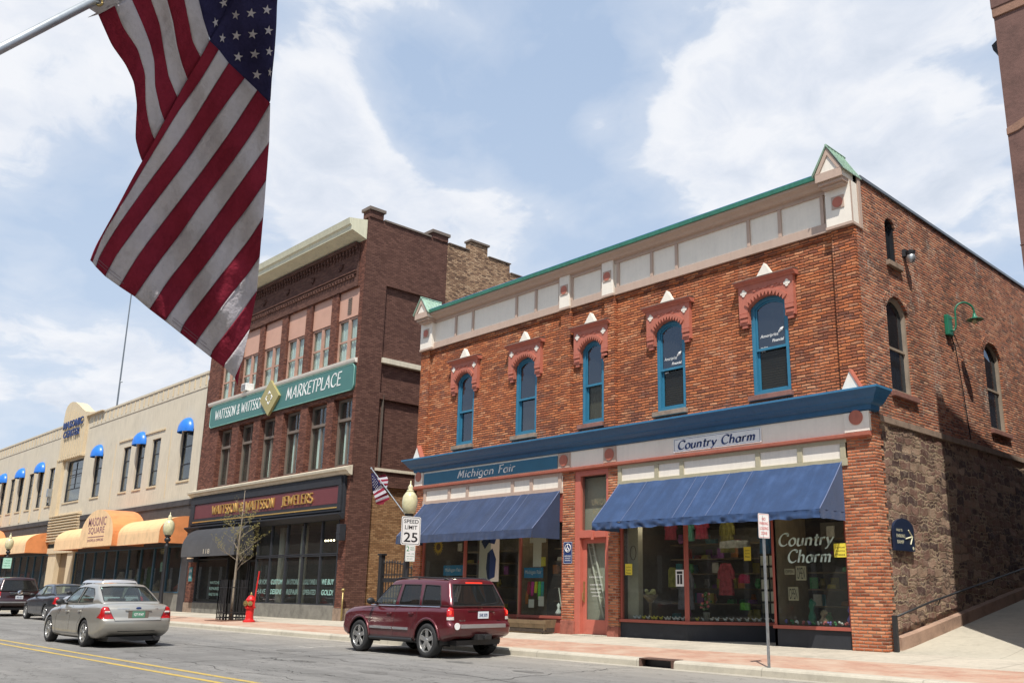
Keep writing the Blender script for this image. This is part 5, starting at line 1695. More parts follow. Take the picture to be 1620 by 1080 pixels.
# pilaster strips between the windows to the left
mb = MB()
x = -63.2
while x > -98:
    mb.box(x - 0.09, x + 0.09, -0.05, 0.0, 6.2, 10.4); x -= 2.62
mb.box(-51.2, -51.12, -0.02, 0, 6.3, 10.3); mb.box(-42.3, -42.22, -0.02, 0.0, 6.3, 10.2)
mb.box(-50.6, -43.2, -0.06, 0, 10.32, 10.42)
mb.build('pilaster_strip', 'limeflute', D_)
for a, b, aw in WM:
    big = b - a > 2
    zt = 10.05 if big else 9.92
    mb = MB(); frame(mb, FP(0.0), a, b, 7.12, zt, 0.10, 0.10, 0.2)
    mb.box(a + .1, b - .1, 0.12, 0.18, 8.0, 8.06); mb.box(a + .1, b - .1, 0.12, 0.18, 9.0, 9.05)
    if big:
        mb.box(-59.06, -59.0, 0.12, 0.18, 8.06, 9.9)
        for q in range(3): mb.box(a + .1, b - .1, 0.13, 0.16, 8.35 + 0.5 * q, 8.37 + 0.5 * q)
    wf = mb.build('window', 'blackmatte', D_)
    mb = MB(); mb.box(a + 0.08, b - 0.08, 0.15, 0.156, 7.2, zt - 0.08); mb.build('pane', 'glassJ', wf)
    mb = MB(); mb.add([(a, 0.6, 7.1), (b, 0.6, 7.1), (b, 0.6, zt), (a, 0.6, zt)], [(0, 1, 2, 3)]); mb.box(a - .02, a - .01, 0.21, 0.6, 7.1, zt); mb.build('room_behind', 'interior2', wf)
    mb = MB(); mb.box(a - 0.05, b + 0.05, -0.05, 0.1, 7.02, 7.115); mb.build('window_sill', 'limeflute', wf)
    if aw:
        mb = MB()
        c = (a + b) / 2
        w = 0.76
        def dome(s, t):
            th = math.pi * s
            ph = rad(90 * t)
            return Vector((c - w * math.cos(th) * math.cos(ph), -0.02 - 0.5 * math.sin(th) * math.cos(ph), 9.86 + 0.74 * math.sin(ph)))
        mb.grid(dome, 18, 8)
        mb.grid(lambda s, t: Vector((c - w * math.cos(math.pi * s), -0.02 - 0.5 * math.sin(math.pi * s), 9.86 - 0.10 * t)), 18, 1)
        mb.build('dome_awning', 'bluedome', D_, smooth=True)
# dark band and shopfronts
mb = MB(); mb.box(-56.2, MX1, -0.10, 0.0, 5.72, 6.02); mb.box(-100, -62.3, -0.10, 0.0, 5.72, 6.02)
mb.box(-56.2, MX1, -0.04, 0.0, 3.6, 5.72); mb.box(-100, -62.3, -0.04, 0.0, 3.6, 5.72)
mb.box(-38.75, MX1, -0.06, 0.2, 0.2, 3.6)
mb.build('dark_band', 'grime', D_)
mb = MB()
for k in range(10):
    z = 4.42 + 0.19 * k
    mb.prism([(0.0, z), (-0.24, z), (-0.28, z + 0.04), (-0.28, z + 0.10), (-0.1, z + 0.15), (0.0, z + 0.15)], lambda u, v, w: Vector((w, u, v)), -62.35, -56.15)
mb.box(-62.3, -56.2, -0.08, 0.0, 4.3, 6.35)
mb.build('louvred_panel', 'limeflute', D_)
mb = MB()
mb.box(-61.6, -59.9, -0.16, 0.3, 0.2, 3.62); mb.box(-57.4, -56.2, -0.16, 0.3, 0.2, 3.62); mb.box(-61.7, -56.0, -0.25, 0.3, 3.62, 3.98)
mb.build('entrance_surround', 'limeflute', D_)
mb = MB(); mb.box(-59.9, -57.4, 0.15, 0.25, 0.24, 3.62); mb.build('entrance_door', paint('brown_door', (0.22, 0.15, 0.08), 0.6, 0.15, 2, streak=0.5), D_)
for (a, b) in ((-56.2, -38.75), (-98, -61.6)):
    room(a, b, 0.12, 4.0, 0.24, 3.7, D_)
    n = int((b - a) / 1.75)
    for k in range(n):
        p, q = a + (b - a) * k / n, a + (b - a) * (k + 1) / n
        low = 1.15 if k >= n - 2 else 0.45
        mb = MB(); frame(mb, FP(0.0), p, q, low, 3.6, 0.07, -0.05, 0.08)
        wf = mb.build('display_window', paint('teal_shop_frame', (0.02, 0.075, 0.12), 0.5) if 'tsf' not in M else M['tsf'], D_)
        M['tsf'] = wf.data.materials[0]
        mb = MB(); mb.box(p + 0.05, q - 0.05, 0.0, 0.006, low + .04, 3.55); mb.build('pane', 'glass', wf)
        mb = MB(); mb.box(p, q, -0.02, 0.1, 0.2, low - 0.003); mb.build('bulkhead', 'greystone', wf)
def quarter(mb, x0, x1, z0, zr, proj, val, m=0, ms=1):
    def f(s, t):
        a = rad(90 * t)
        return Vector((x0 + (x1 - x0) * s, -0.06 - (proj - 0.06) * math.sin(a), z0 + zr * math.cos(a)))
    mb.grid(f, 30, 10, m)
    mb.add([(x0, -proj, z0), (x1, -proj, z0), (x1, -proj, z0 - val), (x0, -proj, z0 - val)], [(0, 1, 2, 3)], m)
    for e in (x0, x1):
        pts = [(e, -0.06, z0 - val)] + [tuple(f(0 if e == x0 else 1, k / 10)) for k in range(11)] + [(e, -proj, z0 - val)]
        mb.add(pts, [tuple(range(len(pts)))], ms)
for (x0, x1, ac, lab) in ((-55.7, -38.35, -47.05, 'orange canvas awning with an arched centre lettered Masonic Square'), (-90.0, -62.3, -76.3, 'orange canvas awning with an arched centre, further left')):
    mb = MB(); quarter(mb, x0, x1, 4.25, 0.85, 1.5, 0.58)
    # arched centre
    R = 2.75
    def bar(s, t):
        a = math.pi * s
        return Vector((ac - R * math.cos(a), -0.05 - 1.75 * t, 4.30 + 1.5 * math.sin(a) + 0.0))
    mb.grid(bar, 24, 1, 1)
    pts = [(ac - R, -1.8, 3.68)] + [tuple(bar(k / 24, 1)) for k in range(25)] + [(ac + R, -1.8, 3.68)]
    mb.add(pts, [tuple(range(len(pts)))], 0)
    for e in (ac - R, ac + R): mb.add([(e, -1.8, 3.68), (e, -1.8, 4.3), (e, -0.05, 4.3), (e, -0.05, 3.68)], [(0, 1, 2, 3)], 1)
    mb.box(x0, x1, -1.5, -1.48, 3.655, 3.672, 1)
    aw = mb.build('awning', ['orangefab', 'orangeside'], D_, label=lab)
    mb = MB()
    f = FF(-1.8)
    pur = 'text_purple'
    if pur not in M: M[pur] = paint('faded_purple', (0.30, 0.14, 0.16), 0.8, 0.1, 5)
    text(mb, 'MASONIC', f, ac - 1.5, ac + 1.5, 4.86, 5.36, 0.008, bold=0.01)
    text(mb, 'SQUARE', f, ac - 1.35, ac + 1.35, 4.38, 4.80, 0.008, bold=0.01)
    mb.box(ac - 1.35, ac + 1.35, -1.81, -1.80, 4.22, 4.26)
    text(mb, 'SHOPS & OFFICES', f, ac - 1.35, ac + 1.35, 3.98, 4.12, 0.008, bold=0.02)
    mb.build('lettering', pur, aw)
t = thing('tower_sign', 'dark blue letters reading Masonic Center on the fluted tower of the pale building', 'sign', (-59.8, -0.3, 12))
mb = MB(); text(mb, 'MASONIC', FF(-0.26), -61.9, -57.6, 12.42, 12.95, 0.06, bold=0.02, space=1.1); mb.build('top_lettering', 'text_navy', t, thick=0.06)
mb = MB(); text(mb, 'CENTER', FF(-0.26), -61.6, -58.1, 11.75, 12.25, 0.06, bold=0.02, space=1.1); mb.build('bottom_lettering', 'text_navy', t, thick=0.06)
mb = MB(); mb.tube([(-77.3, 8.0, 12.5), (-77.45, 8.0, 22.0), (-77.6, 8.0, 34.0)], [0.09, 0.07, 0.04], 8)
for k in range(3): mb.tube([(-77.3, 8, 12.9 + k * 3.5), (-77.2, 8.15, 12.9 + k * 3.5)], 0.06, 6)
tag(mb.build('antenna_mast', 'flash', None), 'tall thin mast rising behind the pale limestone building', 'mast')
mb = MB(); mb.box(-63.6, -63.3, -0.35, -0.05, 7.7, 8.3); mb.tube([(-63.45, -0.2, 7.7), (-63.45, -0.2, 7.3)], 0.05, 6)
tag(mb.build('wall_floodlight', 'galv', None, bevel=0.01), 'small grey floodlight on the pale wall left of the big tower window', 'wall lamp')
# building beyond
t = thing('commercial_building', 'plain brick building beyond the far left end of the pale limestone building', 'building', (-115, 5, 0))
mb = MB(); mb.box(-130, -100.1, 0, 25, 0.2, 11); mb.build('wall', 'brickJr', t)
mb = MB()
for k in range(7):
    mb = MB(); mb.box(-128 + 4 * k, -126.4 + 4 * k, -0.02, 0.0, 6.5, 9.2); mb.build('window', 'blackmatte', t)

# ================================================================== BROWNSTONE AT RIGHT
B = thing('brownstone_building', 'dark brownstone corner building cut off by the right edge of the picture', 'building', (6, 1, 0.2))
BX, BY = 3.70, 0.05
mb = MB()
mb.add([(BX, BY, 0.2), (24, BY, 0.2), (24, BY, 16.0), (BX, BY, 16.0)], [(0, 1, 2, 3)])
mb.add([(BX, BY, 0.2), (BX, 24, 0.2), (BX, 24, 10.2), (BX, BY, 16.0)], [(0, 1, 2, 3)])
mb.add([(24, BY, 0.2), (24, 24, 0.2), (24, 24, 10.2), (24, BY, 16.0)], [(0, 1, 2, 3)])
mb.add([(BX, 24, 0.2), (24, 24, 0.2), (24, 24, 10.2), (BX, 24, 10.2)], [(0, 1, 2, 3)])
mb.build('wall', 'brown_stone', B)
mb = MB(); mb.add([(BX, BY, 16.0), (24, BY, 16.0), (24, 24, 10.2), (BX, 24, 10.2)], [(0, 1, 2, 3)]); mb.build('roof', 'roof', B)
mb = MB(); mb.prism([(BX - 0.01, 11.42), (BX + 0.25, 11.46), (BX + 0.6, 11.62), (24, 11.62), (24, 11.78), (BX + 0.5, 11.76), (BX - 0.01, 11.58)], lambda u, v, w: Vector((u, w, v)), BY - 0.03, BY + 0.3)
mb.box(BX - 0.02, 24, BY - 0.04, BY + 0.4, 14.40, 14.62)
mb.build('stone_band', 'brown_band', B, bevel=0.01)
mb = MB(); mb.box(BX - 0.03, 24, BY - 0.06, BY + 0.4, 14.62, 16.05); mb.box(BX - 0.02, BX + 5, BY - 0.012, BY + 0.1, 8.80, 8.83)
mb.build('upper_block', 'brown_stone', B, bevel=0.02)
mb = MB(); mb.box(BX + 0.75, BX + 2.0, BY - 0.02, BY + 0.1, 12.0, 14.3); mb.build('window_recess', 'black', B)
mb = MB(); mb.prism([(BX - 0.30, 14.12), (BX, 14.32), (BX, 13.55), (BX - 0.28, 13.98)], lambda u, v, w: Vector((u, w, v)), BY + 0.6, BY + 1.6); mb.build('gutter_bracket', 'blackmatte', B)
# ================================================================== BUILDINGS ACROSS THE STREET (seen in the windows)
M['fbT'] = paint('far_tan_brick', (0.26, 0.17, 0.12), 0.9, 0.15, 1.0)
M['fbR'] = paint('far_red_brick', (0.20, 0.085, 0.06), 0.9, 0.15, 1.0)
for (x0, x1, h, mt, lab) in ((-260, -110, 12.0, 'fbT', 'tall brick block far down the other side of the street'), (-109.9, -60.1, 11.0, 'fbR', 'red brick row across the street opposite the pale building'), (-60, -34, 8.5, 'fbT', 'plain brick building across the street, furthest left'), (-33.9, -12, 10.0, 'fbR', 'plain brick building across the street behind the parked silver cars'), (-11.9, 30, 7.6, 'limestone', 'pale building across the street behind the camera')):
    t = thing('facing_building', lab, 'building', ((x0 + x1) / 2, -23.5, 0.2))
    n = min(14, int((x1 - x0) / 2.6))
    wn = [(x0 + 0.8 + 2.6 * k, x0 + 2.0 + 2.6 * k, 4.6, 6.6) for k in range(n)]
    mb = MB(); wall(mb, lambda u, v, d=0.0: Vector((u, -23.2 - d, v)), x0, x1, 3.6, h, wn, 0.2)
    mb.box(x0, x1, -36, -24.2, 0.2, h - 0.3); mb.box(x0, x0 + 0.5, -24.2, -23.2, 0.2, h - 0.31); mb.box(x1 - 0.5, x1, -24.2, -23.2, 0.2, h - 0.31)
    mb.build('wall', mt, t)
    mb = MB(); mb.box(x0 + 0.5, x1 - 0.5, -24.1, -24.0, 0.2, h - 0.35)
    mb.build('dark_glazing', 'black', t)
    mb = MB()
    for k in range(n): mb.box(x0 + 0.4 + 2.6 * k, x0 + 0.6 + 2.6 * k, -23.3, -23.1, 0.2, 3.6)
    mb.build('shopfront_posts', 'white', t)

# ================================================================== CARS
def lerp_tab(tab, x):
    if x <= tab[0][0]: return tab[0][1]
    for (a, p), (b, q) in zip(tab, tab[1:]):
        if x <= b:
            t = (x - a) / (b - a)
            t = t * t * (3 - 2 * t) * 0.5 + t * 0.5
            return p + (q - p) * t
    return tab[-1][1]


def rbox(L0, L1, W, z0, z1, r, nx, ny, nz):
    """rounded box surface as (a, b, c) parameters in 0..1, -1..1, 0..1 with faces"""
    def axis(lo, hi, n):
        e = [0, 0.12, 0.3, 0.6, 1.0]
        s = [lo + r * k for k in e] + [lo + r + (hi - lo - 2 * r) * k / n for k in range(1, n)] + [hi - r * k for k in e[::-1]]
        return s
    X, Y, Z = axis(L0, L1, nx), axis(-W, W, ny), axis(z0, z1, nz)
    vid, vs, fs = {}, [], []
    def V(i, j, k):
        key = (i, j, k)
        if key not in vid:
            p = Vector((X[i], Y[j], Z[k]))
            q = Vector((min(max(p.x, L0 + r), L1 - r), min(max(p.y, -W + r), W - r), min(max(p.z, z0 + r), z1 - r)))
            d = p - q
            if d.length > 1e-9: p = q + d.normalized() * r
            vid[key] = len(vs)
            vs.append(((p.x - L0) / (L1 - L0), p.y / W, (p.z - z0) / (z1 - z0)))
        return vid[key]
    I, J_, K = len(X) - 1, len(Y) - 1, len(Z) - 1
    for i in range(I):
        for j in range(J_):
            fs.append((V(i, j, 0), V(i, j + 1, 0), V(i + 1, j + 1, 0), V(i + 1, j, 0)))
            fs.append((V(i, j, K), V(i + 1, j, K), V(i + 1, j + 1, K), V(i, j + 1, K)))
        for k in range(K):
            fs.append((V(i, 0, k), V(i + 1, 0, k), V(i + 1, 0, k + 1), V(i, 0, k + 1)))
            fs.append((V(i, J_, k), V(i, J_, k + 1), V(i + 1, J_, k + 1), V(i + 1, J_, k)))
    for j in range(J_):
        for k in range(K):
            fs.append((V(0, j, k), V(0, j, k + 1), V(0, j + 1, k + 1), V(0, j + 1, k)))
            fs.append((V(I, j, k), V(I, j + 1, k), V(I, j + 1, k + 1), V(I, j, k + 1)))
    return vs, fs


def inpoly(p, poly):
    c = False
    n = len(poly)
    for i in range(n):
        a, b = poly[i], poly[i - 1]
        if (a[1] > p[1]) != (b[1] > p[1]) and p[0] < (b[0] - a[0]) * (p[1] - a[1]) / (b[1] - a[1]) + a[0]: c = not c
    return c


def cut_faces(bm, poly, ax, pred):
    """slice the shell along a polygon drawn in side (x,z) or end (y,z) view and return the faces inside"""
    mn = (min(p[0] for p in poly) - 0.08, min(p[1] for p in poly) - 0.08)
    mx = (max(p[0] for p in poly) + 0.08, max(p[1] for p in poly) + 0.08)
    def uv(c): return (c.x, c.z) if ax == 'x' else (c.y, c.z)
    def near(f):
        c = uv(f.calc_center_median())
        return mn[0] < c[0] < mx[0] and mn[1] < c[1] < mx[1] and pred(f)
    for i in range(len(poly)):
        p, q = poly[i - 1], poly[i]
        d = (q[0] - p[0], q[1] - p[1])
        n2 = (-d[1], d[0])
        co = Vector((p[0], 0, p[1])) if ax == 'x' else Vector((0, p[0], p[1]))
        no = Vector((n2[0], 0, n2[1])) if ax == 'x' else Vector((0, n2[0], n2[1]))
        if no.length < 1e-9: continue
        fs = [f for f in bm.faces if near(f)]
        geom = list(set(fs + [e for f in fs for e in f.edges] + [v for f in fs for v in f.verts]))
        bmesh.ops.bisect_plane(bm, geom=geom, dist=1e-5, plane_co=co, plane_no=no.normalized())
    return [f for f in bm.faces if pred(f) and inpoly(uv(f.calc_center_median()), poly)]


def take(bm, faces, inset, border=0.0):
    """pull faces out of the shell into a list of polygons; border width gives a dark gasket ring"""
    out, ring = [], []
    vn = {}
    for f in faces:
        for v in f.verts: vn.setdefault(v, Vector((0, 0, 0)))
        f.normal_update()
        for v in f.verts: vn[v] += f.normal
    idx, vs = {}, []
    for v, n in vn.items():
        idx[v] = len(vs)
        vs.append(v.co - n.normalized() * inset)
    for f in faces: out.append([idx[v] for v in f.verts])
    # boundary edges
    fset = set(faces)
    be = [e for f in faces for e in f.edges if sum(1 for g_ in e.link_faces if g_ in fset) == 1]
    bl = [(e.verts[0].co.copy(), e.verts[1].co.copy()) for e in be]
    bmesh.ops.delete(bm, geom=faces, context='FACES')
    return vs, out, bl


def make_wheel(root, x, y, R, w, side, style, cx=0.0):
    mb = MB()
    prof = [(R * 0.70, -w / 2 + 0.01), (R * 0.80, -w / 2), (R * 0.94, -w / 2 + 0.005), (R * 0.985, -w / 2 + 0.03), (R, -w / 2 + 0.06), (R, w / 2 - 0.06), (R * 0.985, w / 2 - 0.03), (R * 0.94, w / 2 - 0.005), (R * 0.80, w / 2), (R * 0.70, w / 2 - 0.01), (R * 0.68, w / 2 - 0.04), (R * 0.68, -w / 2 + 0.04), (R * 0.70, -w / 2 + 0.01)]
    mb.lathe(prof, (x, y, R), 40, axis='y', cap=False)
    wh = mb.build('wheel', 'tyre', root, local=True, smooth=True)
    mb = MB()
    yo = y + side * (w / 2 - 0.025)
    s = side
    rr = R * 0.69
    mb.lathe([(rr, 0.0), (rr * 1.0, s * 0.02), (rr * 0.93, s * 0.02), (rr * 0.90, -s * 0.03), (rr * 0.9, -s * 0.10)], (x, yo, R), 36, axis='y', cap=False)
    ns = style['n']
    for k in range(ns):
        a = 2 * math.pi * k / ns + 0.3
        for da in ((-style['sp'], style['sp']) if style.get('twin') else (0,)):
            wi, wo = style['wi'], style['wo']
            aa = a + da
            c, sn = math.cos(aa), math.sin(aa)
            def P(rad_, t, d): return (x + c * rad_ - sn * t, yo + d, R + sn * rad_ + c * t)
            mb.hexa([P(rr * 0.12, -wi, s * 0.012), P(rr * 0.12, wi, s * 0.012), P(rr * 0.12, wi, -s * 0.03), P(rr * 0.12, -wi, -s * 0.03)],
                    [P(rr * 0.95, -wo, s * 0.005), P(rr * 0.95, wo, s * 0.005), P(rr * 0.95, wo, -s * 0.03), P(rr * 0.95, -wo, -s * 0.03)])
    mb.lathe([(rr * 0.24, s * 0.0), (rr * 0.22, s * 0.018), (rr * 0.1, s * 0.026), (0.0, s * 0.026)], (x, yo, R), 20, axis='y')
    mb.build('rim', 'rim', wh, local=True, bevel=0.003)
    mb = MB(); mb.lathe([(rr * 0.9, -s * 0.06), (0.0, -s * 0.065)], (x, yo, R), 24, axis='y'); mb.build('brake_disc', 'darkplastic', wh, local=True)
    return wh


def make_car(spec, label, cat, loc, rot, group=None, name='parked_car'):
    S = spec
    root = thing(name, label, cat, loc, group, rot)
    L0, L1 = S['rear'], S['front']
    paintm = S['paint']
    def zt(x): return lerp_tab(S['top'], x)
    def zb(x): return lerp_tab(S['bot'], x)
    def hw(x): return lerp_tab(S['hw'], x)
    def side(c): return lerp_tab(S['side'], c)
    # ---- lower body
    zref = 0.95
    vs, fs = rbox(L0, L1, 0.92, 0.2, zref + 0.2, S.get('r', 0.09), 34, 14, 12)
    bm = bmesh.new()
    bv = []
    def body_pt(a, b, c):
        x = L0 + (L1 - L0) * a
        # curved ends in plan and in profile
        e0 = max(0.0, 1 - (x - L0) / 0.7); e1 = max(0.0, 1 - (L1 - x) / 0.9)
        xx = x + e0 * (lerp_tab(S['rearprof'], c) + S.get('rcurve', 0.10) * b * b) - e1 * (lerp_tab(S['frontprof'], c) + 0.22 * b * b)
        z = zb(x) + (zt(x) - zb(x)) * c
        top = max(0.0, (c - 0.9) / 0.1)
        z += S['crown'] * (1 - b * b) * (1 if c > 0.97 else 0)
        y = b * hw(xx) * side(c)
        return Vector((xx, y, z))
    for v in vs: bv.append(bm.verts.new(body_pt(*v)))
    for f in fs: bm.faces.new([bv[i] for i in f])
    bm.normal_update()
    bmesh.ops.recalc_face_normals(bm, faces=bm.faces)
    # wheel arches
    wr = S['R']
    for wx in (S['fa'], S['ra']):
        poly = []
        n = 18
        ar = wr + S.get('arch', 0.06)
        for k in range(n + 1):
            t = math.pi * k / n
            poly.append((wx + ar * math.cos(t), wr * 0.98 + ar * math.sin(t)))
        poly += [(wx - ar, 0.0), (wx + ar, 0.0)]
        for sg in (-1, 1):
            ff = cut_faces(bm, poly, 'x', lambda f, sg=sg: f.normal.y * sg > 0.25)
            bmesh.ops.delete(bm, geom=ff, context='FACES')
    holes = []
    extras = []
    for nm, mt, ax, poly, sg, parent in S.get('body_cuts', []):
        if ax == 'x': pred = lambda f, sg=sg: f.normal.y * sg > 0.35
        else: pred = lambda f, sg=sg: f.normal.x * sg > 0.35 and (f.calc_center_median().x * sg > 0)
        ff = cut_faces(bm, poly, ax, pred)
        if ff:
            extras.append((nm, mt) + take(bm, ff, -0.006))
    def finish(bm, nm, mats, parent):
        me = bpy.data.meshes.new(nm)
        bm.to_mesh(me); bm.free()
        for p in me.polygons: p.use_smooth = True
        me.materials.append(M[mats])
        o = bpy.data.objects.new(nm, me)
        COL.objects.link(o)
        o.parent = parent
        o['_o'] = parent['_o']
        return o
    body = finish(bm, 'body', paintm, root)
    # ---- greenhouse
    G = S['gh']
    vs, fs = rbox(G['b0'], G['b1'], 0.8, 0, 0.62, 0.085, 30, 12, 8)
    bm = bmesh.new()
    gv = []
    def gh_pt(a, b, c):
        x0 = G['b0'] + (G['t0'] - G['b0']) * c
        x1 = G['b1'] + (G['t1'] - G['b1']) * (c ** 1.05)
        x = x0 + (x1 - x0) * a
        e1 = max(0.0, (a - 0.8) / 0.2); e0 = max(0.0, (0.2 - a) / 0.2)
        x += -e1 * 0.14 * b * b + e0 * G.get('rc', 0.07) * b * b
        roof = lerp_tab(G['roof'], x)
        belt = lerp_tab(G['belt'], x)
        z = belt + (roof - belt) * c
        z += 0.045 * (1 - b * b) * c
        w = G['w0'] + (G['w1'] - G['w0']) * (c ** 1.2)
        w *= lerp_tab(G['plan'], x)
        return Vector((x, b * w, z))
    for v in vs: gv.append(bm.verts.new(gh_pt(*v)))
    for f in fs: bm.faces.new([gv[i] for i in f])
    bmesh.ops.recalc_face_normals(bm, faces=bm.faces)
    panes = []
    for nm, mt, ax, poly, sg in G['cuts']:
        if ax == 'x': pred = lambda f, sg=sg: f.normal.y * sg > 0.5
        else: pred = lambda f, sg=sg: f.normal.x * sg > 0.22 and abs(f.normal.y) < 0.75
        ff = cut_faces(bm, poly, ax, pred)
        if ff: panes.append((nm, mt) + take(bm, ff, 0.010))
    cab = finish(bm, 'cabin', paintm, root)
    for nm, mt, pv, pf, bl in panes:
        mb = MB(); mb.add(pv, pf)
        po = mb.build(nm, mt, root, local=True, smooth=True, fix=False)
        mb = MB()
        for p, q in bl:
            if (p - q).length > 1e-4: mb.tube([p, q], 0.011, 5, cap=False)
        mb.build('seal', 'darkplastic', po, local=True)
    for nm, mt, pv, pf, bl in extras:
        mb = MB(); mb.add(pv, pf)
        po = mb.build(nm, mt, root, local=True, smooth=True, fix=False)
    # surface helpers
    def sy(x, z, sg=1):
        c = min(1, max(0, (z - zb(x)) / (zt(x) - zb(x))))
        return sg * hw(x) * side(c)
    def rx(y, z):
        b = y / 0.85
        c = min(1, max(0, (z - zb(L0)) / (zt(L0 + 0.1) - zb(L0))))
        return L0 + lerp_tab(S['rearprof'], c) + S.get('rcurve', 0.10) * b * b
    # ---- wheels and wells
    for wx in (S['fa'], S['ra']):
        for sg in (-1, 1):
            make_wheel(root, wx, sg * S['track'] / 2, wr, S['tw'], sg, S['wheel'])
    mb = MB()
    for wx in (S['fa'], S['ra']):
        ar = wr + 0.09
        for sg in (-1, 1):
            def wl(s, t, wx=wx, sg=sg):
                a = math.pi * 1.1 * s - 0.15
                return Vector((wx + ar * math.cos(a), sg * (S['track'] / 2 - 0.22 + 0.30 * t), wr * 0.98 + ar * math.sin(a)))
            mb.grid(wl, 16, 2)
            mb.add([(wx - ar, sg * (S['track'] / 2 - 0.22), 0.25), (wx + ar, sg * (S['track'] / 2 - 0.22), 0.25), (wx + ar, sg * (S['track'] / 2 - 0.22), wr + ar), (wx - ar, sg * (S['track'] / 2 - 0.22), wr + ar)], [(0, 1, 2, 3)])
    mb.box(L0 + 0.15, L1 - 0.2, -0.62, 0.62, zb(0) - 0.05, zb(0) + 0.06)
    mb.build('underbody', 'darkplastic', root, local=True)
    # axle, exhaust
    mb = MB(); mb.tube([(S['ra'], -S['track'] / 2, wr), (S['ra'], S['track'] / 2, wr)], 0.05, 8); mb.tube([(L0 + 0.5, -0.45, 0.26), (L0 + 0.06, -0.45, 0.25)], 0.03, 8)
    mb.build('exhaust', 'darkplastic', root, local=True)
    # ---- seats inside
    zs = lerp_tab(G['belt'], 0)
    mb = MB()
    for sx in S['seats']:
        for sy_ in (-0.36, 0.36):
            mb.box(sx - 0.05, sx + 0.12, sy_ - 0.22, sy_ + 0.22, zs - 0.35, zs + 0.16)
            mb.box(sx - 0.05, sx + 0.06, sy_ - 0.12, sy_ + 0.12, zs + 0.20, zs + 0.36)
    mb.box(G['b0'] + 0.1, G['b1'] - 0.1, -0.66, 0.66, zs - 0.10, zs - 0.05)
    mb.build('seat', 'seat', root, local=True, bevel=0.03)
    # ---- door lines
    mb = MB()
    for ln in S['lines']:
        for sg in (-1, 1):
            pts = []
            for (p, q) in zip(ln, ln[1:]):
                for k in range(7):
                    x = p[0] + (q[0] - p[0]) * k / 6; z = p[1] + (q[1] - p[1]) * k / 6
                    pts.append((x, sy(x, z, sg) - sg * 0.0005, z))
            mb.tube(pts, 0.0045, 4, cap=False)
    mb.build('door_gap', 'darkplastic', root, local=True)
    # handles
    for hx, hz in S['handles']:
        for sg in (-1, 1):
            mb = MB(); y = sy(hx, hz, sg)
            mb.tube([(hx - 0.09, y - sg * 0.01, hz), (hx - 0.07, y + sg * 0.028, hz), (hx + 0.07, y + sg * 0.028, hz), (hx + 0.09, y - sg * 0.01, hz)], 0.014, 6)
            mb.build('door_handle', S.get('hmat', paintm), root, local=True, smooth=True)
    # mirrors
    for sg in (-1, 1):
        mb = MB()
        mx, mz = S['mirror']
        y = sg * (G['w0'] + 0.06)
        mb.sphere((mx, y + sg * 0.10, mz), 0.11, 8, sq=(0.55, 1.0, 0.72))
        mb.tube([(mx, sg * (G['w0'] - 0.04), mz - 0.05), (mx, y + sg * 0.06, mz - 0.02)], 0.03, 6)
        mb.build('wing_mirror', 'darkplastic', root, local=True, smooth=True)
    return root, body, cab, sy, rx


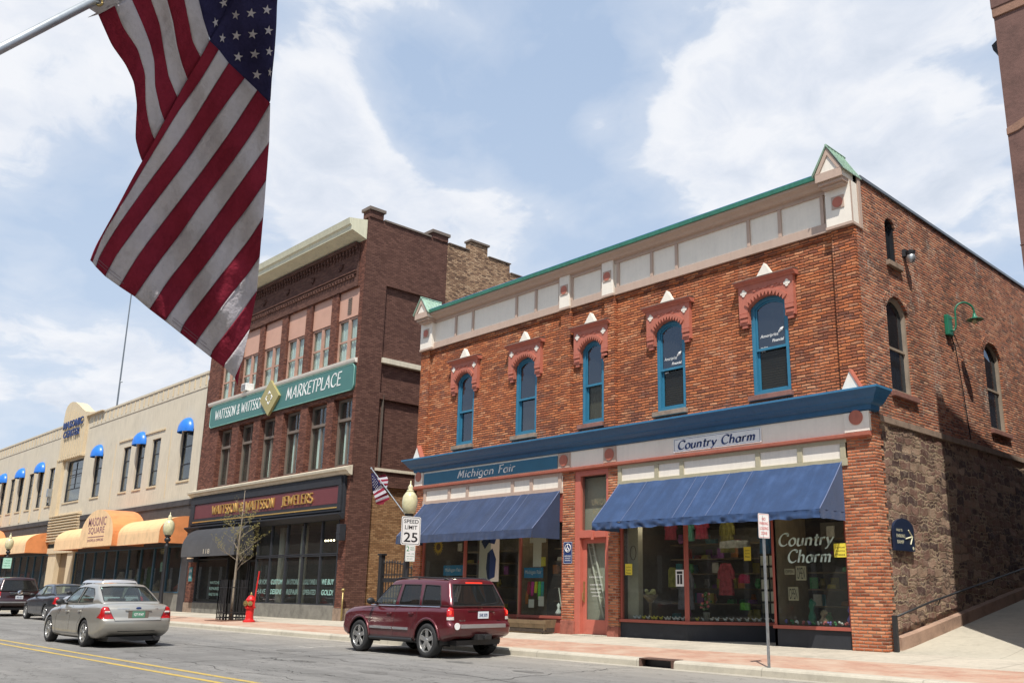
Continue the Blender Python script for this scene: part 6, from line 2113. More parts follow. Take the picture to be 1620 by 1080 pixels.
SED = dict(rear=-2.40, front=2.62, paint='car_silver',
           top=[(-2.40, 0.99), (-2.2, 1.035), (-1.6, 1.06), (-0.5, 1.02), (0.9, 0.99), (1.6, 0.93), (2.2, 0.82), (2.62, 0.66)],
           bot=[(-2.40, 0.36), (-2.2, 0.28), (-1.9, 0.22), (1.9, 0.20), (2.3, 0.22), (2.62, 0.28)],
           hw=[(-2.40, 0.80), (-2.1, 0.875), (-1.5, 0.935), (0.5, 0.945), (1.6, 0.925), (2.2, 0.86), (2.62, 0.74)],
           side=[(0, 0.93), (0.15, 0.985), (0.45, 1.0), (0.75, 0.985), (0.9, 0.955), (1.0, 0.90)],
           rearprof=[(0, 0.10), (0.15, 0.03), (0.35, 0.0), (0.5, 0.01), (0.56, 0.07), (0.75, 0.085), (1.0, 0.12)],
           frontprof=[(0, 0.12), (0.4, 0.0), (1.0, 0.12)], crown=0.03, R=0.335, fa=1.62, ra=-1.25, track=1.62, tw=0.215,
           wheel=dict(n=6, wi=0.022, wo=0.034), arch=0.055,
           seats=(0.35,), lines=[[(0.98, 0.30), (1.02, 0.62), (0.94, 0.95)], [(-0.12, 0.30), (-0.12, 0.98)], [(-1.0, 0.98), (-0.98, 0.70), (-0.80, 0.55), (-0.78, 0.30)], [(0.98, 0.30), (-0.78, 0.30)]],
           handles=[(0.10, 0.84), (-0.92 + 0.08, 0.86)], mirror=(0.72, 1.07),
           body_cuts=[('tail_light', 'tail', 'z', [(0.90, 0.70), (0.56, 0.70), (0.70, 0.985), (0.90, 0.985)], -1, None),
                      ('tail_light', 'tail', 'z', [(-0.90, 0.70), (-0.56, 0.70), (-0.70, 0.985), (-0.90, 0.985)], -1, None),
                      ('side_lens', 'tail', 'x', [(-2.50, 0.70), (-2.00, 0.72), (-2.18, 0.86), (-2.34, 0.975), (-2.50, 0.99)], 1, None),
                      ('side_lens', 'tail', 'x', [(-2.50, 0.70), (-2.00, 0.72), (-2.18, 0.86), (-2.34, 0.975), (-2.50, 0.99)], -1, None)],
           gh=dict(b0=-1.92, b1=1.42, t0=-0.98, t1=0.42, w0=0.80, w1=0.60,
                   roof=[(-2.0, 1.50), (-1.0, 1.515), (-0.3, 1.535), (0.5, 1.50), (1.4, 1.45)], belt=[(-2.0, 1.05), (0.0, 1.00), (1.4, 0.95)],
                   plan=[(-1.92, 0.90), (-1.2, 0.98), (0.0, 1.0), (0.8, 0.98), (1.42, 0.90)],
                   cuts=[('side_window', 'carglass', 'x', [(-0.13, 1.06), (-0.17, 1.455), (0.36, 1.43), (0.78, 1.24), (0.98, 1.08)], 1),
                         ('side_window', 'carglass', 'x', [(-0.23, 1.06), (-0.27, 1.455), (-0.84, 1.42), (-1.12, 1.27), (-1.24, 1.09)], 1),
                         ('side_window', 'carglass', 'x', [(-0.13, 1.06), (-0.17, 1.455), (0.36, 1.43), (0.78, 1.24), (0.98, 1.08)], -1),
                         ('side_window', 'carglass', 'x', [(-0.23, 1.06), (-0.27, 1.455), (-0.84, 1.42), (-1.12, 1.27), (-1.24, 1.09)], -1),
                         ('rear_window', 'carglass', 'z', [(-0.655, 1.115), (0.655, 1.115), (0.56, 1.46), (0.3, 1.482), (-0.3, 1.482), (-0.56, 1.46)], -1),
                         ('windscreen', 'carglass', 'z', [(-0.68, 1.02), (0.68, 1.02), (0.54, 1.45), (-0.54, 1.45)], 1)]))

SUV = dict(rear=-2.28, front=2.40, paint='car_maroon', r=0.10,
           top=[(-2.28, 1.10), (-1.5, 1.115), (0.4, 1.08), (1.15, 1.09), (1.9, 1.05), (2.25, 1.0), (2.40, 0.93)],
           bot=[(-2.28, 0.46), (-2.1, 0.42), (-1.8, 0.34), (1.8, 0.32), (2.1, 0.36), (2.40, 0.42)],
           hw=[(-2.28, 0.88), (-2.1, 0.915), (-1.5, 0.925), (0.5, 0.925), (1.6, 0.92), (2.15, 0.895), (2.40, 0.82)],
           side=[(0, 0.96), (0.1, 0.99), (0.35, 1.0), (0.55, 0.985), (0.8, 0.975), (1.0, 0.93)],
           rearprof=[(0, 0.07), (0.12, 0.02), (0.30, 0.0), (0.42, 0.0), (0.46, 0.07), (0.7, 0.085), (1.0, 0.12)],
           frontprof=[(0, 0.08), (0.3, 0.0), (1.0, 0.04)], rcurve=0.05, crown=0.02, R=0.372, fa=1.38, ra=-1.40, track=1.60, tw=0.245,
           wheel=dict(n=5, wi=0.036, wo=0.055), arch=0.075,
           seats=(0.35, -0.6), lines=[[(0.92, 0.42), (0.90, 1.06)], [(-0.08, 0.42), (-0.08, 1.08)], [(-0.98, 1.10), (-0.98, 0.86), (-0.80, 0.60), (-0.78, 0.42)], [(0.92, 0.42), (-0.78, 0.42)], [(1.32, 1.02), (0.9, 1.05)]],
           handles=[(0.10, 0.93), (-0.78, 0.95)], mirror=(0.78, 1.20),
           body_cuts=[('tail_light', 'tail', 'z', [(0.95, 0.90), (0.745, 0.90), (0.735, 1.12), (0.95, 1.12)], -1, None),
                      ('tail_light', 'tail', 'z', [(-0.95, 0.90), (-0.745, 0.90), (-0.735, 1.12), (-0.95, 1.12)], -1, None),
                      ('side_lens', 'tail', 'x', [(-2.4, 0.90), (-2.10, 0.91), (-2.05, 1.12), (-2.4, 1.12)], 1, None),
                      ('side_lens', 'tail', 'x', [(-2.4, 0.90), (-2.10, 0.91), (-2.05, 1.12), (-2.4, 1.12)], -1, None),
                      ('reversing_lamp', 'clearlens', 'z', [(0.95, 0.83), (0.745, 0.83), (0.745, 0.896), (0.95, 0.896)], -1, None),
                      ('reversing_lamp', 'clearlens', 'z', [(-0.95, 0.83), (-0.745, 0.83), (-0.745, 0.896), (-0.95, 0.896)], -1, None)],
           gh=dict(b0=-2.19, b1=1.22, t0=-1.86, t1=0.42, w0=0.845, w1=0.665, rc=0.04,
                   roof=[(-2.0, 1.68), (-1.0, 1.705), (0.0, 1.71), (0.6, 1.67), (1.2, 1.6)], belt=[(-2.2, 1.09), (0.0, 1.06), (1.2, 1.04)],
                   plan=[(-2.17, 0.97), (-1.2, 0.995), (0.0, 1.0), (0.7, 0.985), (1.22, 0.93)],
                   cuts=[('side_window', 'carglass', 'x', [(-0.02, 1.13), (-0.06, 1.59), (0.38, 1.575), (0.62, 1.45), (0.94, 1.15)], 1),
                         ('side_window', 'carglass_dark', 'x', [(-0.17, 1.13), (-0.19, 1.59), (-0.86, 1.585), (-0.98, 1.13)], 1),
                         ('side_window', 'carglass_dark', 'x', [(-1.07, 1.13), (-1.02, 1.585), (-1.58, 1.565), (-1.78, 1.14)], 1),
                         ('side_window', 'carglass', 'x', [(-0.02, 1.13), (-0.06, 1.59), (0.38, 1.575), (0.62, 1.45), (0.94, 1.15)], -1),
                         ('side_window', 'carglass_dark', 'x', [(-0.17, 1.13), (-0.19, 1.59), (-0.86, 1.585), (-0.98, 1.13)], -1),
                         ('side_window', 'carglass_dark', 'x', [(-1.07, 1.13), (-1.02, 1.585), (-1.58, 1.565), (-1.78, 1.14)], -1),
                         ('rear_window', 'carglass_dark', 'z', [(-0.74, 1.135), (0.74, 1.135), (0.60, 1.60), (-0.60, 1.60)], -1),
                         ('windscreen', 'carglass', 'z', [(-0.72, 1.13), (0.72, 1.13), (0.58, 1.60), (-0.58, 1.60)], 1)]))


def plate(root, rx, y0, z0, txt, back, fore, w=0.31, h=0.155):
    x = rx(y0, z0) - 0.012
    mb = MB(); mb.box(x - 0.008, x, y0 - w / 2, y0 + w / 2, z0 - h / 2, z0 + h / 2)
    pl = mb.build('number_plate', back, root, local=True, bevel=0.004)
    # rear is -x: seen from behind, left of the car is +y at the viewer's left, so text runs towards -y
    f = lambda u, v, d=0.0: Vector((x - 0.009 - d, -u, v))
    mb = MB(); text(mb, txt, f, -y0 - w * 0.38, -y0 + w * 0.38, z0 - h * 0.26, z0 + h * 0.22, 0.001, bold=0.03)
    mb.build('plate_lettering', fore, pl, local=True)


M['plate_green'] = paint('green_plate', (0.10, 0.26, 0.17), 0.5, 0.05, 5)
M['plate_white'] = paint('white_plate', (0.62, 0.66, 0.7), 0.5, 0.05, 5)


def dress_sedan(root, rx, sy, badge=True, ptxt='CJT 8167', pb='plate_green', pf='white'):
    # rear deck details
    mb = MB(); plate(root, rx, 0.0, 0.80, ptxt, pb, pf)
    mb = MB()
    n = 16
    pts = [(rx(-0.62 + 1.24 * k / n, 0.98) + 0.0, -0.62 + 1.24 * k / n, 1.005) for k in range(n + 1)]
    # boot lid gap
    g1 = [(rx(y, z) - 0.001, y, z) for (y, z) in [(0.70 - 0.14 * k / 6, 0.98 - 0.3 * k / 6) for k in range(7)]]
    g2 = [(rx(0.56 - 1.12 * k / 14, 0.655) - 0.001, 0.56 - 1.12 * k / 14, 0.655 + 0.0) for k in range(15)]
    g3 = [(p[0], -p[1], p[2]) for p in g1[::-1]]
    mb.tube(g1 + g2 + g3, 0.005, 4, cap=False)
    mb.build('boot_gap', 'darkplastic', root, local=True)
    mb = MB()
    mb.hexa([(rx(0, 0.9) - 0.012, -0.30, 0.885), (rx(0, 0.9) - 0.012, 0.30, 0.885), (rx(0, 0.9) + 0.02, 0.30, 0.885), (rx(0, 0.9) + 0.02, -0.30, 0.885)],
            [(rx(0, 0.9) - 0.02, -0.32, 0.905), (rx(0, 0.9) - 0.02, 0.32, 0.905), (rx(0, 0.9) + 0.02, 0.32, 0.905), (rx(0, 0.9) + 0.02, -0.32, 0.905)])
    mb.build('plate_surround', root and root.children[0].data.materials[0], root, local=True, bevel=0.005)
    mb = MB(); mb.box(rx(0, 0.74) - 0.002, rx(0, 0.74) + 0.01, -0.24, 0.24, 0.70, 0.88); mb.build('plate_recess', 'browntrim', root, local=True)
    if badge:
        mb = MB(); mb.sphere((rx(0, 0.955) - 0.004, 0.0, 0.955), 0.05, 8, sq=(0.16, 1.35, 0.55)); mb.build('badge', 'text_navy', root, local=True, smooth=True)
        mb = MB()
        f = lambda u, v, d=0.0: Vector((rx(-u, v) - 0.004 - d, -u, v))
        text(mb, 'Five Hundred', f, -0.50, -0.22, 0.93, 0.96, 0.001, shear=0.2)
        text(mb, 'SE', f, 0.42, 0.5, 0.93, 0.955, 0.001)
        mb.build('model_lettering', 'chrome', root, local=True)
    for sg in (-1, 1):
        mb = MB()
        pts = [Vector((rx(sg * y, 0.90) - 0.010, sg * y, 0.86 + 0.0)) for y in (0.66, 0.72, 0.78)]
        mb.tube(pts, 0.03, 6)
        mb.build('reversing_lamp', 'clearlens', root, local=True)
    mb = MB()
    pts = [(rx(0.45 - 0.9 * k / 12, 0.40) - 0.004, 0.45 - 0.9 * k / 12, 0.40) for k in range(13)]
    mb.tube(pts, 0.008, 4); mb.build('bumper_crease', 'darkplastic', root, local=True)


def dress_suv(root, rx, sy):
    for sg in (-1, 1):
        mb = MB()
        pts = [(x, sg * 0.60, z) for x, z in ((-1.75, 1.69), (-1.6, 1.735), (-0.5, 1.765), (0.2, 1.745), (0.35, 1.70))]
        mb.tube(pts, 0.018, 6)
        for x, z in ((-1.6, 1.70), (-0.6, 1.72), (0.15, 1.72)): mb.tube([(x, sg * 0.60, z - 0.04), (x, sg * 0.60, z + 0.04)], 0.022, 6)
        mb.build('roof_rail', 'darkplastic', root, local=True, smooth=True)
        # bright side moulding, sill and belt line
        mb = MB()
        for a, b in ((-0.70, -0.10), (-0.05, 0.88)):
            pts = []
            for k in range(9):
                x = a + (b - a) * k / 8
                pts.append((x, sy(x, 0.60, sg)))
            for (p, q) in zip(pts, pts[1:]):
                mb.hexa([(p[0], p[1] - sg * 0.01, 0.57), (p[0], p[1] + sg * 0.022, 0.575), (p[0], p[1] + sg * 0.022, 0.625), (p[0], p[1] - sg * 0.01, 0.63)],
                        [(q[0], q[1] - sg * 0.01, 0.57), (q[0], q[1] + sg * 0.022, 0.575), (q[0], q[1] + sg * 0.022, 0.625), (q[0], q[1] - sg * 0.01, 0.63)])
        mb.build('side_moulding', 'silverp', root, local=True)
        mb = MB()
        mb.tube([(x, sg * (0.85 * (0.985 + 0.015)), 1.085 + 0.02) for x in (0.98, 0.4, -0.4, -1.2, -1.80)], 0.011, 5)
        mb.build('belt_trim', 'chrome', root, local=True)
        mb = MB(); mb.tube([(0.9, sg * 0.89, 0.36), (-0.85, sg * 0.89, 0.37)], 0.045, 8); mb.build('sill_trim', 'darkplastic', root, local=True)
        # flared arch lips
        for wx in (1.38, -1.40):
            mb = MB()
            pts = []
            for k in range(15):
                a = math.pi * k / 14
                x = wx + 0.475 * math.cos(a); z = 0.372 + 0.475 * math.sin(a)
                pts.append((x, sy(x, max(0.42, z), sg) + sg * 0.004, max(0.40, z)))
            mb.tube(pts, 0.028, 6)
            mb.build('arch_flare', 'car_maroon', root, local=True, smooth=True)
    # bumper bright strip, plate, lettering, hitch, wiper
    mb = MB()
    for k in range(16):
        y0, y1 = 0.62 - 1.3 * k / 16, 0.62 - 1.3 * (k + 1) / 16
        a, b = rx(y0, 0.66) + 0.01, rx(y1, 0.66) + 0.01
        mb.hexa([(a - 0.04, y0, 0.655), (a + 0.06, y0, 0.655), (a + 0.06, y0, 0.74), (a - 0.035, y0, 0.735)], [(b - 0.04, y1, 0.655), (b + 0.06, y1, 0.655), (b + 0.06, y1, 0.74), (b - 0.035, y1, 0.735)])
    mb.build('bumper_strip', 'silverp', root, local=True)
    mb = MB(); mb.lathe([(0.075, -0.01), (0.075, 0.0)], (-2.27, 0.74, 0.70), 20, axis='x'); so = mb.build('round_sticker', 'white', root, local=True)
    so.location = (-0.02, 0, 0)
    so.scale = (1, 1.0, 1)
    plate(root, rx, -0.06, 0.93, '5NK B70', 'plate_white', 'text_navy')
    mb = MB(); mb.box(rx(0, 1.03) - 0.018, rx(0, 1.03) + 0.02, -0.40, 0.36, 1.012, 1.045); mb.build('tailgate_ledge', 'car_maroon', root, local=True, bevel=0.008)
    mb = MB()
    f = lambda u, v, d=0.0: Vector((rx(-u, v) - 0.004 - d, -u, v))
    text(mb, 'Jeep', f, -0.07, 0.07, 1.065, 1.10, 0.001, bold=0.02)
    text(mb, '4x4', f, -0.62, -0.44, 0.80, 0.835, 0.001, bold=0.03)
    text(mb, 'Laredo', f, 0.46, 0.60, 0.80, 0.825, 0.001, bold=0.02)
    mb.build('rear_lettering', 'chrome', root, local=True)
    mb = MB(); mb.box(-2.36, -2.1, -0.20, 0.20, 0.40, 0.52); mb.box(-2.44, -2.3, -0.09, 0.06, 0.42, 0.50)
    mb.build('tow_hitch', 'darkplastic', root, local=True, bevel=0.01)
    mb = MB(); mb.tube([(-2.14, -0.05, 1.16), (-2.13, -0.35, 1.17), (-2.11, -0.52, 1.19)], [0.018, 0.012, 0.006], 6); mb.build('rear_wiper', 'darkplastic', root, local=True)
    for sg in (-1, 1):
        mb = MB(); mb.sphere((rx(sg * 0.78, 1.0) - 0.0, sg * 0.82, 0.98), 0.035, 8, sq=(0.4, 1, 1.6)); mb.build('brake_lamp', 'brake', root, local=True, smooth=True)
    mb = MB(); mb.box(-1.915, -1.84, -0.24, 0.24, 1.622, 1.648); mb.build('high_brake_lamp', 'brake', root, local=True, bevel=0.004)
    mb = MB(); mb.tube([(0.85, 0.62, 1.10), (0.84, 0.62, 1.5)], 0.004, 4); mb.build('aerial', 'darkplastic', root, local=True)


import copy
PI = math.pi
sed, b_, c_, sy_, rx_ = make_car(SED, 'champagne silver sedan driving away beside the double yellow line', 'car', (-16.93, -10.70, 0), PI + 0.0, name='car')
dress_sedan(sed, rx_, sy_)
suv, b_, c_, sy_, rx_ = make_car(SUV, 'dark red four wheel drive parked at the kerb with its brake lights lit', 'car', (-8.83, -6.13, 0), PI, name='car')
dress_suv(suv, rx_, sy_)
S3 = copy.deepcopy(SED); S3['paint'] = 'car_dark'
c3, b_, c_, sy_, rx_ = make_car(S3, 'dark slate sedan parked behind the silver sedan', 'car', (-36.1, -6.35, 0), PI, name='car')
dress_sedan(c3, rx_, sy_, badge=False, ptxt='BKR 2041', pb='plate_white', pf='text_navy')
S4 = copy.deepcopy(SUV); S4['paint'] = 'car_black'
c4, b_, c_, sy_, rx_ = make_car(S4, 'black four wheel drive with a bright bar across its tailgate, cut by the left edge', 'car', (-43.6, -6.7, 0), PI, name='car')
c4.scale = (1.07, 1.07, 1.07)
plate(c4, rx_, 0.0, 0.84, '7FD K31', 'plate_white', 'text_navy')
mb = MB(); mb.box(-2.24, -2.18, -0.40, 0.40, 0.99, 1.07); mb.sphere((-2.24, 0, 1.06), 0.12, 8, sq=(0.2, 1, 0.8)); mb.build('tailgate_bar', 'chrome', c4, local=True, bevel=0.01)
mb = MB(); mb.box(-2.33, -2.25, -0.8, 0.8, 0.60, 0.66); mb.build('bumper_strip', 'silverp', c4, local=True)
S5 = copy.deepcopy(SUV); S5['paint'] = 'car_silver2'
c5, b_, c_, sy_, rx_ = make_car(S5, 'pale silver four wheel drive mostly hidden behind the silver sedan', 'car', (-30.6, -6.4, 0), PI, name='car')
for sg in (-1, 1):
    mb = MB(); mb.tube([(-1.75, sg * 0.60, 1.69), (-1.6, sg * 0.60, 1.74), (-0.5, sg * 0.60, 1.765), (0.35, sg * 0.60, 1.70)], 0.018, 6); mb.build('roof_rail', 'darkplastic', c5, local=True)

# ================================================================== STREET FURNITURE
def lamp_post(x, y, label, base=0.16):
    t = thing('street_lamp', label, 'street lamp', (x, y, base), 'acorn street lamps along the kerb')
    mb = MB()
    mb.lathe([(0.24, 0), (0.24, 0.1), (0.19, 0.16), (0.17, 0.5), (0.15, 0.56), (0.11, 0.62), (0.10, 0.75), (0.085, 0.85), (0.075, 2.9), (0.09, 2.94), (0.09, 3.0), (0.06, 3.04), (0.06, 3.14), (0.12, 3.18), (0.13, 3.26), (0.10, 3.30), (0.07, 3.36), (0.09, 3.42), (0.0, 3.42)], (x, y, base), 16, flute=-0.03)
    mb.build('post', 'iron', t, smooth=True)
    mb = MB()
    mb.lathe([(0.10, 3.40), (0.17, 3.47), (0.215, 3.62), (0.225, 3.78), (0.20, 3.93), (0.13, 4.03), (0.09, 4.06)], (x, y, base), 20)
    mb.build('globe', 'globe', t, smooth=True)
    mb = MB(); mb.lathe([(0.09, 4.05), (0.11, 4.09), (0.06, 4.13), (0.08, 4.18), (0.05, 4.24), (0.02, 4.28), (0.012, 4.38), (0.0, 4.38)], (x, y, base), 12)
    mb.build('finial', 'globe', t, smooth=True)
    mb = MB(); mb.lathe([(0.12, 3.36), (0.13, 3.42), (0.10, 3.47), (0.0, 3.47)], (x, y, base), 16); mb.build('collar', 'iron', t)
    return t


lamp_post(-12.05, -4.45, 'street lamp with cream acorn globe, speed limit sign fixed to its post')
lamp_post(-29.4, -4.5, 'street lamp with cream acorn globe in front of the orange Masonic Square awning')
lamp_post(-53.4, -4.6, 'street lamp with cream acorn globe nearest the left edge of the picture')
# lamp post that carries the big flag, outside the frame on the near side
FPOST = (4.25, -18.6)

def sign_plate(name, label, cat, c, w, h, lines, mat='white', fore='text_dark', normal=0.0, border=True, thick=0.004, mark=None, group=None):
    """upright plate at c whose face looks along the world direction given by angle normal"""
    t = thing(name, label, cat, c, group)
    n = Vector((math.cos(normal), math.sin(normal), 0))
    u_ = Vector((-n.y, n.x, 0))
    C0 = Vector(c)
    f = lambda u, v, d=0.0: C0 + u_ * u + n * d + Vector((0, 0, v))
    r = min(w, h) * 0.08
    pts = []
    for (cx, cz, a0) in ((w / 2 - r, h / 2 - r, 0), (-w / 2 + r, h / 2 - r, 90), (-w / 2 + r, -h / 2 + r, 180), (w / 2 - r, -h / 2 + r, 270)):
        pts += [(cx + r * math.cos(rad(a0 + 22.5 * k)), cz + r * math.sin(rad(a0 + 22.5 * k))) for k in range(5)]
    mb = MB(); mb.prism(pts, f, -thick, 0.0)
    mb.build('plate', mat, t)
    mb = MB()
    if border:
        e = w * 0.035
        q = [(p[0] * (1 - 2 * e / w), p[1] * (1 - 2 * e / h)) for p in pts]
        q2 = [(p[0] * (1 - 3.2 * e / w), p[1] * (1 - 3.2 * e / h)) for p in pts]
        for i in range(len(q)):
            j = (i + 1) % len(q)
            mb.add([f(*q[i], 0.001), f(*q[j], 0.001), f(*q2[j], 0.001), f(*q2[i], 0.001)], [(0, 1, 2, 3)])
    for s, u0, u1, v0, v1 in lines: text(mb, s, f, u0 * w, u1 * w, v0 * h, v1 * h, 0.002, bold=0.012)
    if mb.f: mb.build('lettering', fore, t)
    return t, f


sign_plate('speed_limit_sign', 'white speed limit 25 sign on the lamp post beside the red four wheel drive', 'road sign', (-11.92, -4.45, 3.10), 0.66, 0.80,
           [('SPEED', -0.38, 0.38, 0.26, 0.40), ('LIMIT', -0.32, 0.32, 0.05, 0.19), ('25', -0.36, 0.36, -0.40, -0.06)], normal=rad(0))
t, f = sign_plate('parking_sign', 'small white and green two hour parking sign under the speed limit sign', 'road sign', (-11.90, -4.45, 2.47), 0.33, 0.46,
           [('2', -0.40, -0.12, 0.12, 0.42), ('HOUR', -0.02, 0.38, 0.30, 0.38), ('PARKING', -0.02, 0.40, 0.18, 0.25), ('9 AM - 6 PM', -0.36, 0.36, -0.06, 0.0), ('MON THRU FRI', -0.36, 0.36, -0.22, -0.16), ('EXCEPT', -0.3, 0.3, -0.36, -0.31)], fore='text_green', normal=rad(0))
t, f = sign_plate('parking_sign', 'small pale green parking sign on the lamp post nearest the left edge', 'road sign', (-53.25, -4.6, 2.75), 0.45, 0.62,
           [('2 HOUR', -0.36, 0.36, 0.16, 0.36), ('PARKING', -0.36, 0.36, -0.06, 0.08), ('9AM-6PM', -0.36, 0.36, -0.3, -0.18)], mat=paint('pale_green_plate', (0.42, 0.66, 0.56), 0.5), fore='text_green', normal=rad(-20))
t, f = sign_plate('no_parking_sign', 'white and red no parking loading zone sign on the grey steel post at the kerb', 'road sign', (0.11, -4.86, 2.71), 0.305, 0.46,
           [('NO', -0.16, 0.16, 0.22, 0.34), ('PARKING', -0.38, 0.38, 0.04, 0.16), ('LOADING', -0.38, 0.38, -0.16, -0.04), ('ZONE', -0.28, 0.28, -0.36, -0.24)], fore='text_red', normal=rad(-8))
mb = MB()
pr = [(-0.03, 0.015), (-0.018, 0.015), (-0.012, -0.012), (0.012, -0.012), (0.018, 0.015), (0.03, 0.015), (0.03, 0.020), (0.014, 0.020), (0.008, -0.006), (-0.008, -0.006), (-0.014, 0.020), (-0.03, 0.020)]
mb.prism(pr, lambda u, v, w: Vector((0.085 + v * 1.1, -4.86 + u * 1.1, w)), 0.12, 2.9)
tag(mb.build('sign_post', 'galv', None), 'slender galvanised steel post standing in the paving near the drain', 'post')
# accessibility sign on the brick pier
t, f = sign_plate('access_sign', 'blue wheelchair access sign on the brick pier left of the red door', 'sign', (-9.99, -0.03, 2.60), 0.38, 0.66,
           [('RAMP IN REAR', -0.36, 0.36, -0.18, -0.12), ('USE ALLEY', -0.32, 0.32, -0.28, -0.22), ('ENTRANCE', -0.32, 0.32, -0.38, -0.32)], mat='text_navy', fore='white', normal=rad(-90))
mb = MB()
def wc(u, v): return f(u, v + 0.14, 0.004)
mb.tube([wc(0.12 * math.cos(rad(a)), 0.12 * math.sin(rad(a))) for a in range(0, 361, 20)], 0.010, 5)
mb.tube([wc(-0.01, 0.07), wc(-0.01, 0.0), wc(0.04, -0.01), wc(0.06, -0.07)], 0.012, 5)
mb.tube([wc(0.05 * math.cos(rad(a)) - 0.01, 0.05 * math.sin(rad(a)) - 0.03) for a in range(120, 340, 20)], 0.009, 5)
mb.sphere(wc(-0.015, 0.095), 0.016, 6)
mb.build('symbol', 'white', t)

# signs of the two shops
t = thing('shop_sign', 'white sign board with navy lettering Country Charm above the right awning', 'sign', (-4.38, -0.1, 5.45))
mb = MB(); mb.box(-5.78, -2.93, -0.11, -0.065, 5.22, 5.60); mb.build('board', 'white', t, bevel=0.006)
mb = MB()
for a, b, c, d in ((-5.75, -2.96, 5.245, 5.253), (-5.75, -2.96, 5.567, 5.575), (-5.75, -5.74, 5.253, 5.567), (-2.97, -2.96, 5.253, 5.567)): mb.box(a, b, -0.114, -0.11, c, d)
pen(mb, 'Country Charm', FF(-0.11), -5.64, -3.08, 5.295, 0.235, 0.21, 0.075, 30, 0.22, d1=0.005, capscale=1.0)
mb.build('lettering', 'text_navy', t)
t = thing('shop_sign', 'dark blue fascia sign with white lettering Michigan Fair above the left awning', 'sign', (-14, -0.1, 5.45))
mb = MB(); mb.box(-17.50, -10.44, -0.09, -0.062, 5.20, 5.60); mb.build('board', 'blue2', t)
mb = MB()
pen(mb, 'Michigan Fair', FF(-0.09), -15.50, -12.42, 5.285, 0.27, 0.12, 0.07, 30, 0.2, d1=0.012)
mb.build('lettering', 'white', t)
# lettering on the right hand window
mb = MB()
pen(mb, 'Country', FF(0.018), -2.66, -1.14, 2.60, 0.30, 0.18, 0.06, 30, 0.25, d1=0.003)
pen(mb, 'Charm', FF(0.018), -2.42, -1.20, 2.20, 0.30, 0.18, 0.06, 30, 0.25, d1=0.003)
tag(mb.build('window_lettering', paint('pale_mint_vinyl', (0.50, 0.62, 0.55), 0.6), None), 'pale lettering Country Charm on the right hand shop window', 'lettering')

# plaque on the stone wall
t = thing('direction_plaque', 'navy arched plaque with an arrow on the rubble stone side wall', 'sign', (0.1, 1.08, 2.8))
pts = [(0.55, 2.46), (1.60, 2.46), (1.60, 2.95)] + [(1.075 + 0.525 * math.cos(rad(a)), 2.95 + 0.26 * math.sin(rad(a))) for a in range(15, 180, 15)] + [(0.55, 2.95)]
mb = MB(); mb.prism(pts, lambda u, v, w: Vector((w, u, v)), 0.06, 0.12); mb.build('board', 'plaque', t)
ps = lambda u, v, d=0.0: Vector((0.121 + d, u, v))
mb = MB()
text(mb, 'WALK TO', ps, 0.66, 0.98, 2.90, 2.96, 0.002, bold=0.01); text(mb, 'PARKING', ps, 0.66, 1.10, 2.76, 2.84, 0.002, bold=0.01); text(mb, 'RAMP', ps, 0.68, 1.02, 2.62, 2.70, 0.002, bold=0.01)
for p, q in (((1.12, 2.74), (1.47, 2.80)), ((1.30, 2.95), (1.48, 2.80)), ((1.36, 2.62), (1.48, 2.80))):
    mb.tube([ps(*p, 0.004), ps(*q, 0.004)], 0.018, 4)
mb.lathe([(0.04, 0.0), (0.04, 0.004)], (0.121, 1.5, 2.53), 12, axis='x')
mb.build('lettering', paint('cream_letters', (0.62, 0.60, 0.42), 0.6), t)

# gooseneck wall lamp
t = thing('wall_lamp', 'green gooseneck lamp on the upper side wall of the corner brick building', 'wall lamp', (0, 5.1, 8.9))
mb = MB(); mb.box(0.0, 0.12, 4.92, 5.22, 8.55, 9.15); mb.build('wall_box', 'lampgreen', t, bevel=0.02)
mb = MB()
pts = [(0.12, 5.08, 8.70), (0.19, 5.12, 8.68), (0.23, 5.16, 8.82), (0.24, 5.17, 9.2)] + [(0.43 - 0.19 * math.cos(rad(a)), 5.36 - 0.19 * math.cos(rad(a)), 9.25 + 0.27 * math.sin(rad(a))) for a in range(0, 181, 18)] + [(0.62, 5.55, 9.12)]
mb.tube(pts, 0.026, 8); mb.tube([(0.12, 5.08, 9.05), (0.24, 5.17, 9.05)], 0.018, 6)
mb.build('arm', 'lampgreen', t, smooth=True)
e = pts[-1]
mb = MB(); mb.lathe([(0.04, 0.08), (0.05, 0.0), (0.08, -0.05), (0.22, -0.10), (0.23, -0.115), (0.21, -0.11), (0.07, -0.07), (0.0, -0.05)], e, 20)
mb.build('shade', 'lampgreen', t, smooth=True)
mb = MB(); mb.lathe([(0.07, -0.09), (0.08, -0.16), (0.05, -0.22), (0.0, -0.23)], e, 12); mb.build('bulb_glass', 'globe', t, smooth=True)
t = thing('floodlight', 'small black floodlight beside the little attic window on the side wall', 'wall lamp', (0.1, 2.62, 10.2))
mb = MB(); mb.box(0.0, 0.10, 2.52, 2.68, 10.22, 10.42); mb.build('bracket', 'blackmatte', t)
mb = MB(); mb.sphere((0.20, 2.6, 10.16), 0.12, 8, sq=(1, 0.9, 1.3)); mb.build('lamp_head', 'galv', t, smooth=True)
mb = MB(); mb.lathe([(0.10, 0.0), (0.13, 0.12), (0.05, 0.16)], (0.20, 2.6, 10.22), 12); mb.build('hood', 'blackmatte', t)
# electric cable down the wall
mb = MB(); mb.tube([(0.04, 5.2, 8.6), (0.06, 5.4, 8.3), (0.05, 5.7, 7.0), (0.05, 5.9, 5.7)], 0.015, 5)
tag(mb.build('cable', 'black', None), 'thin black cable hanging down the side wall below the green lamp', 'cable')

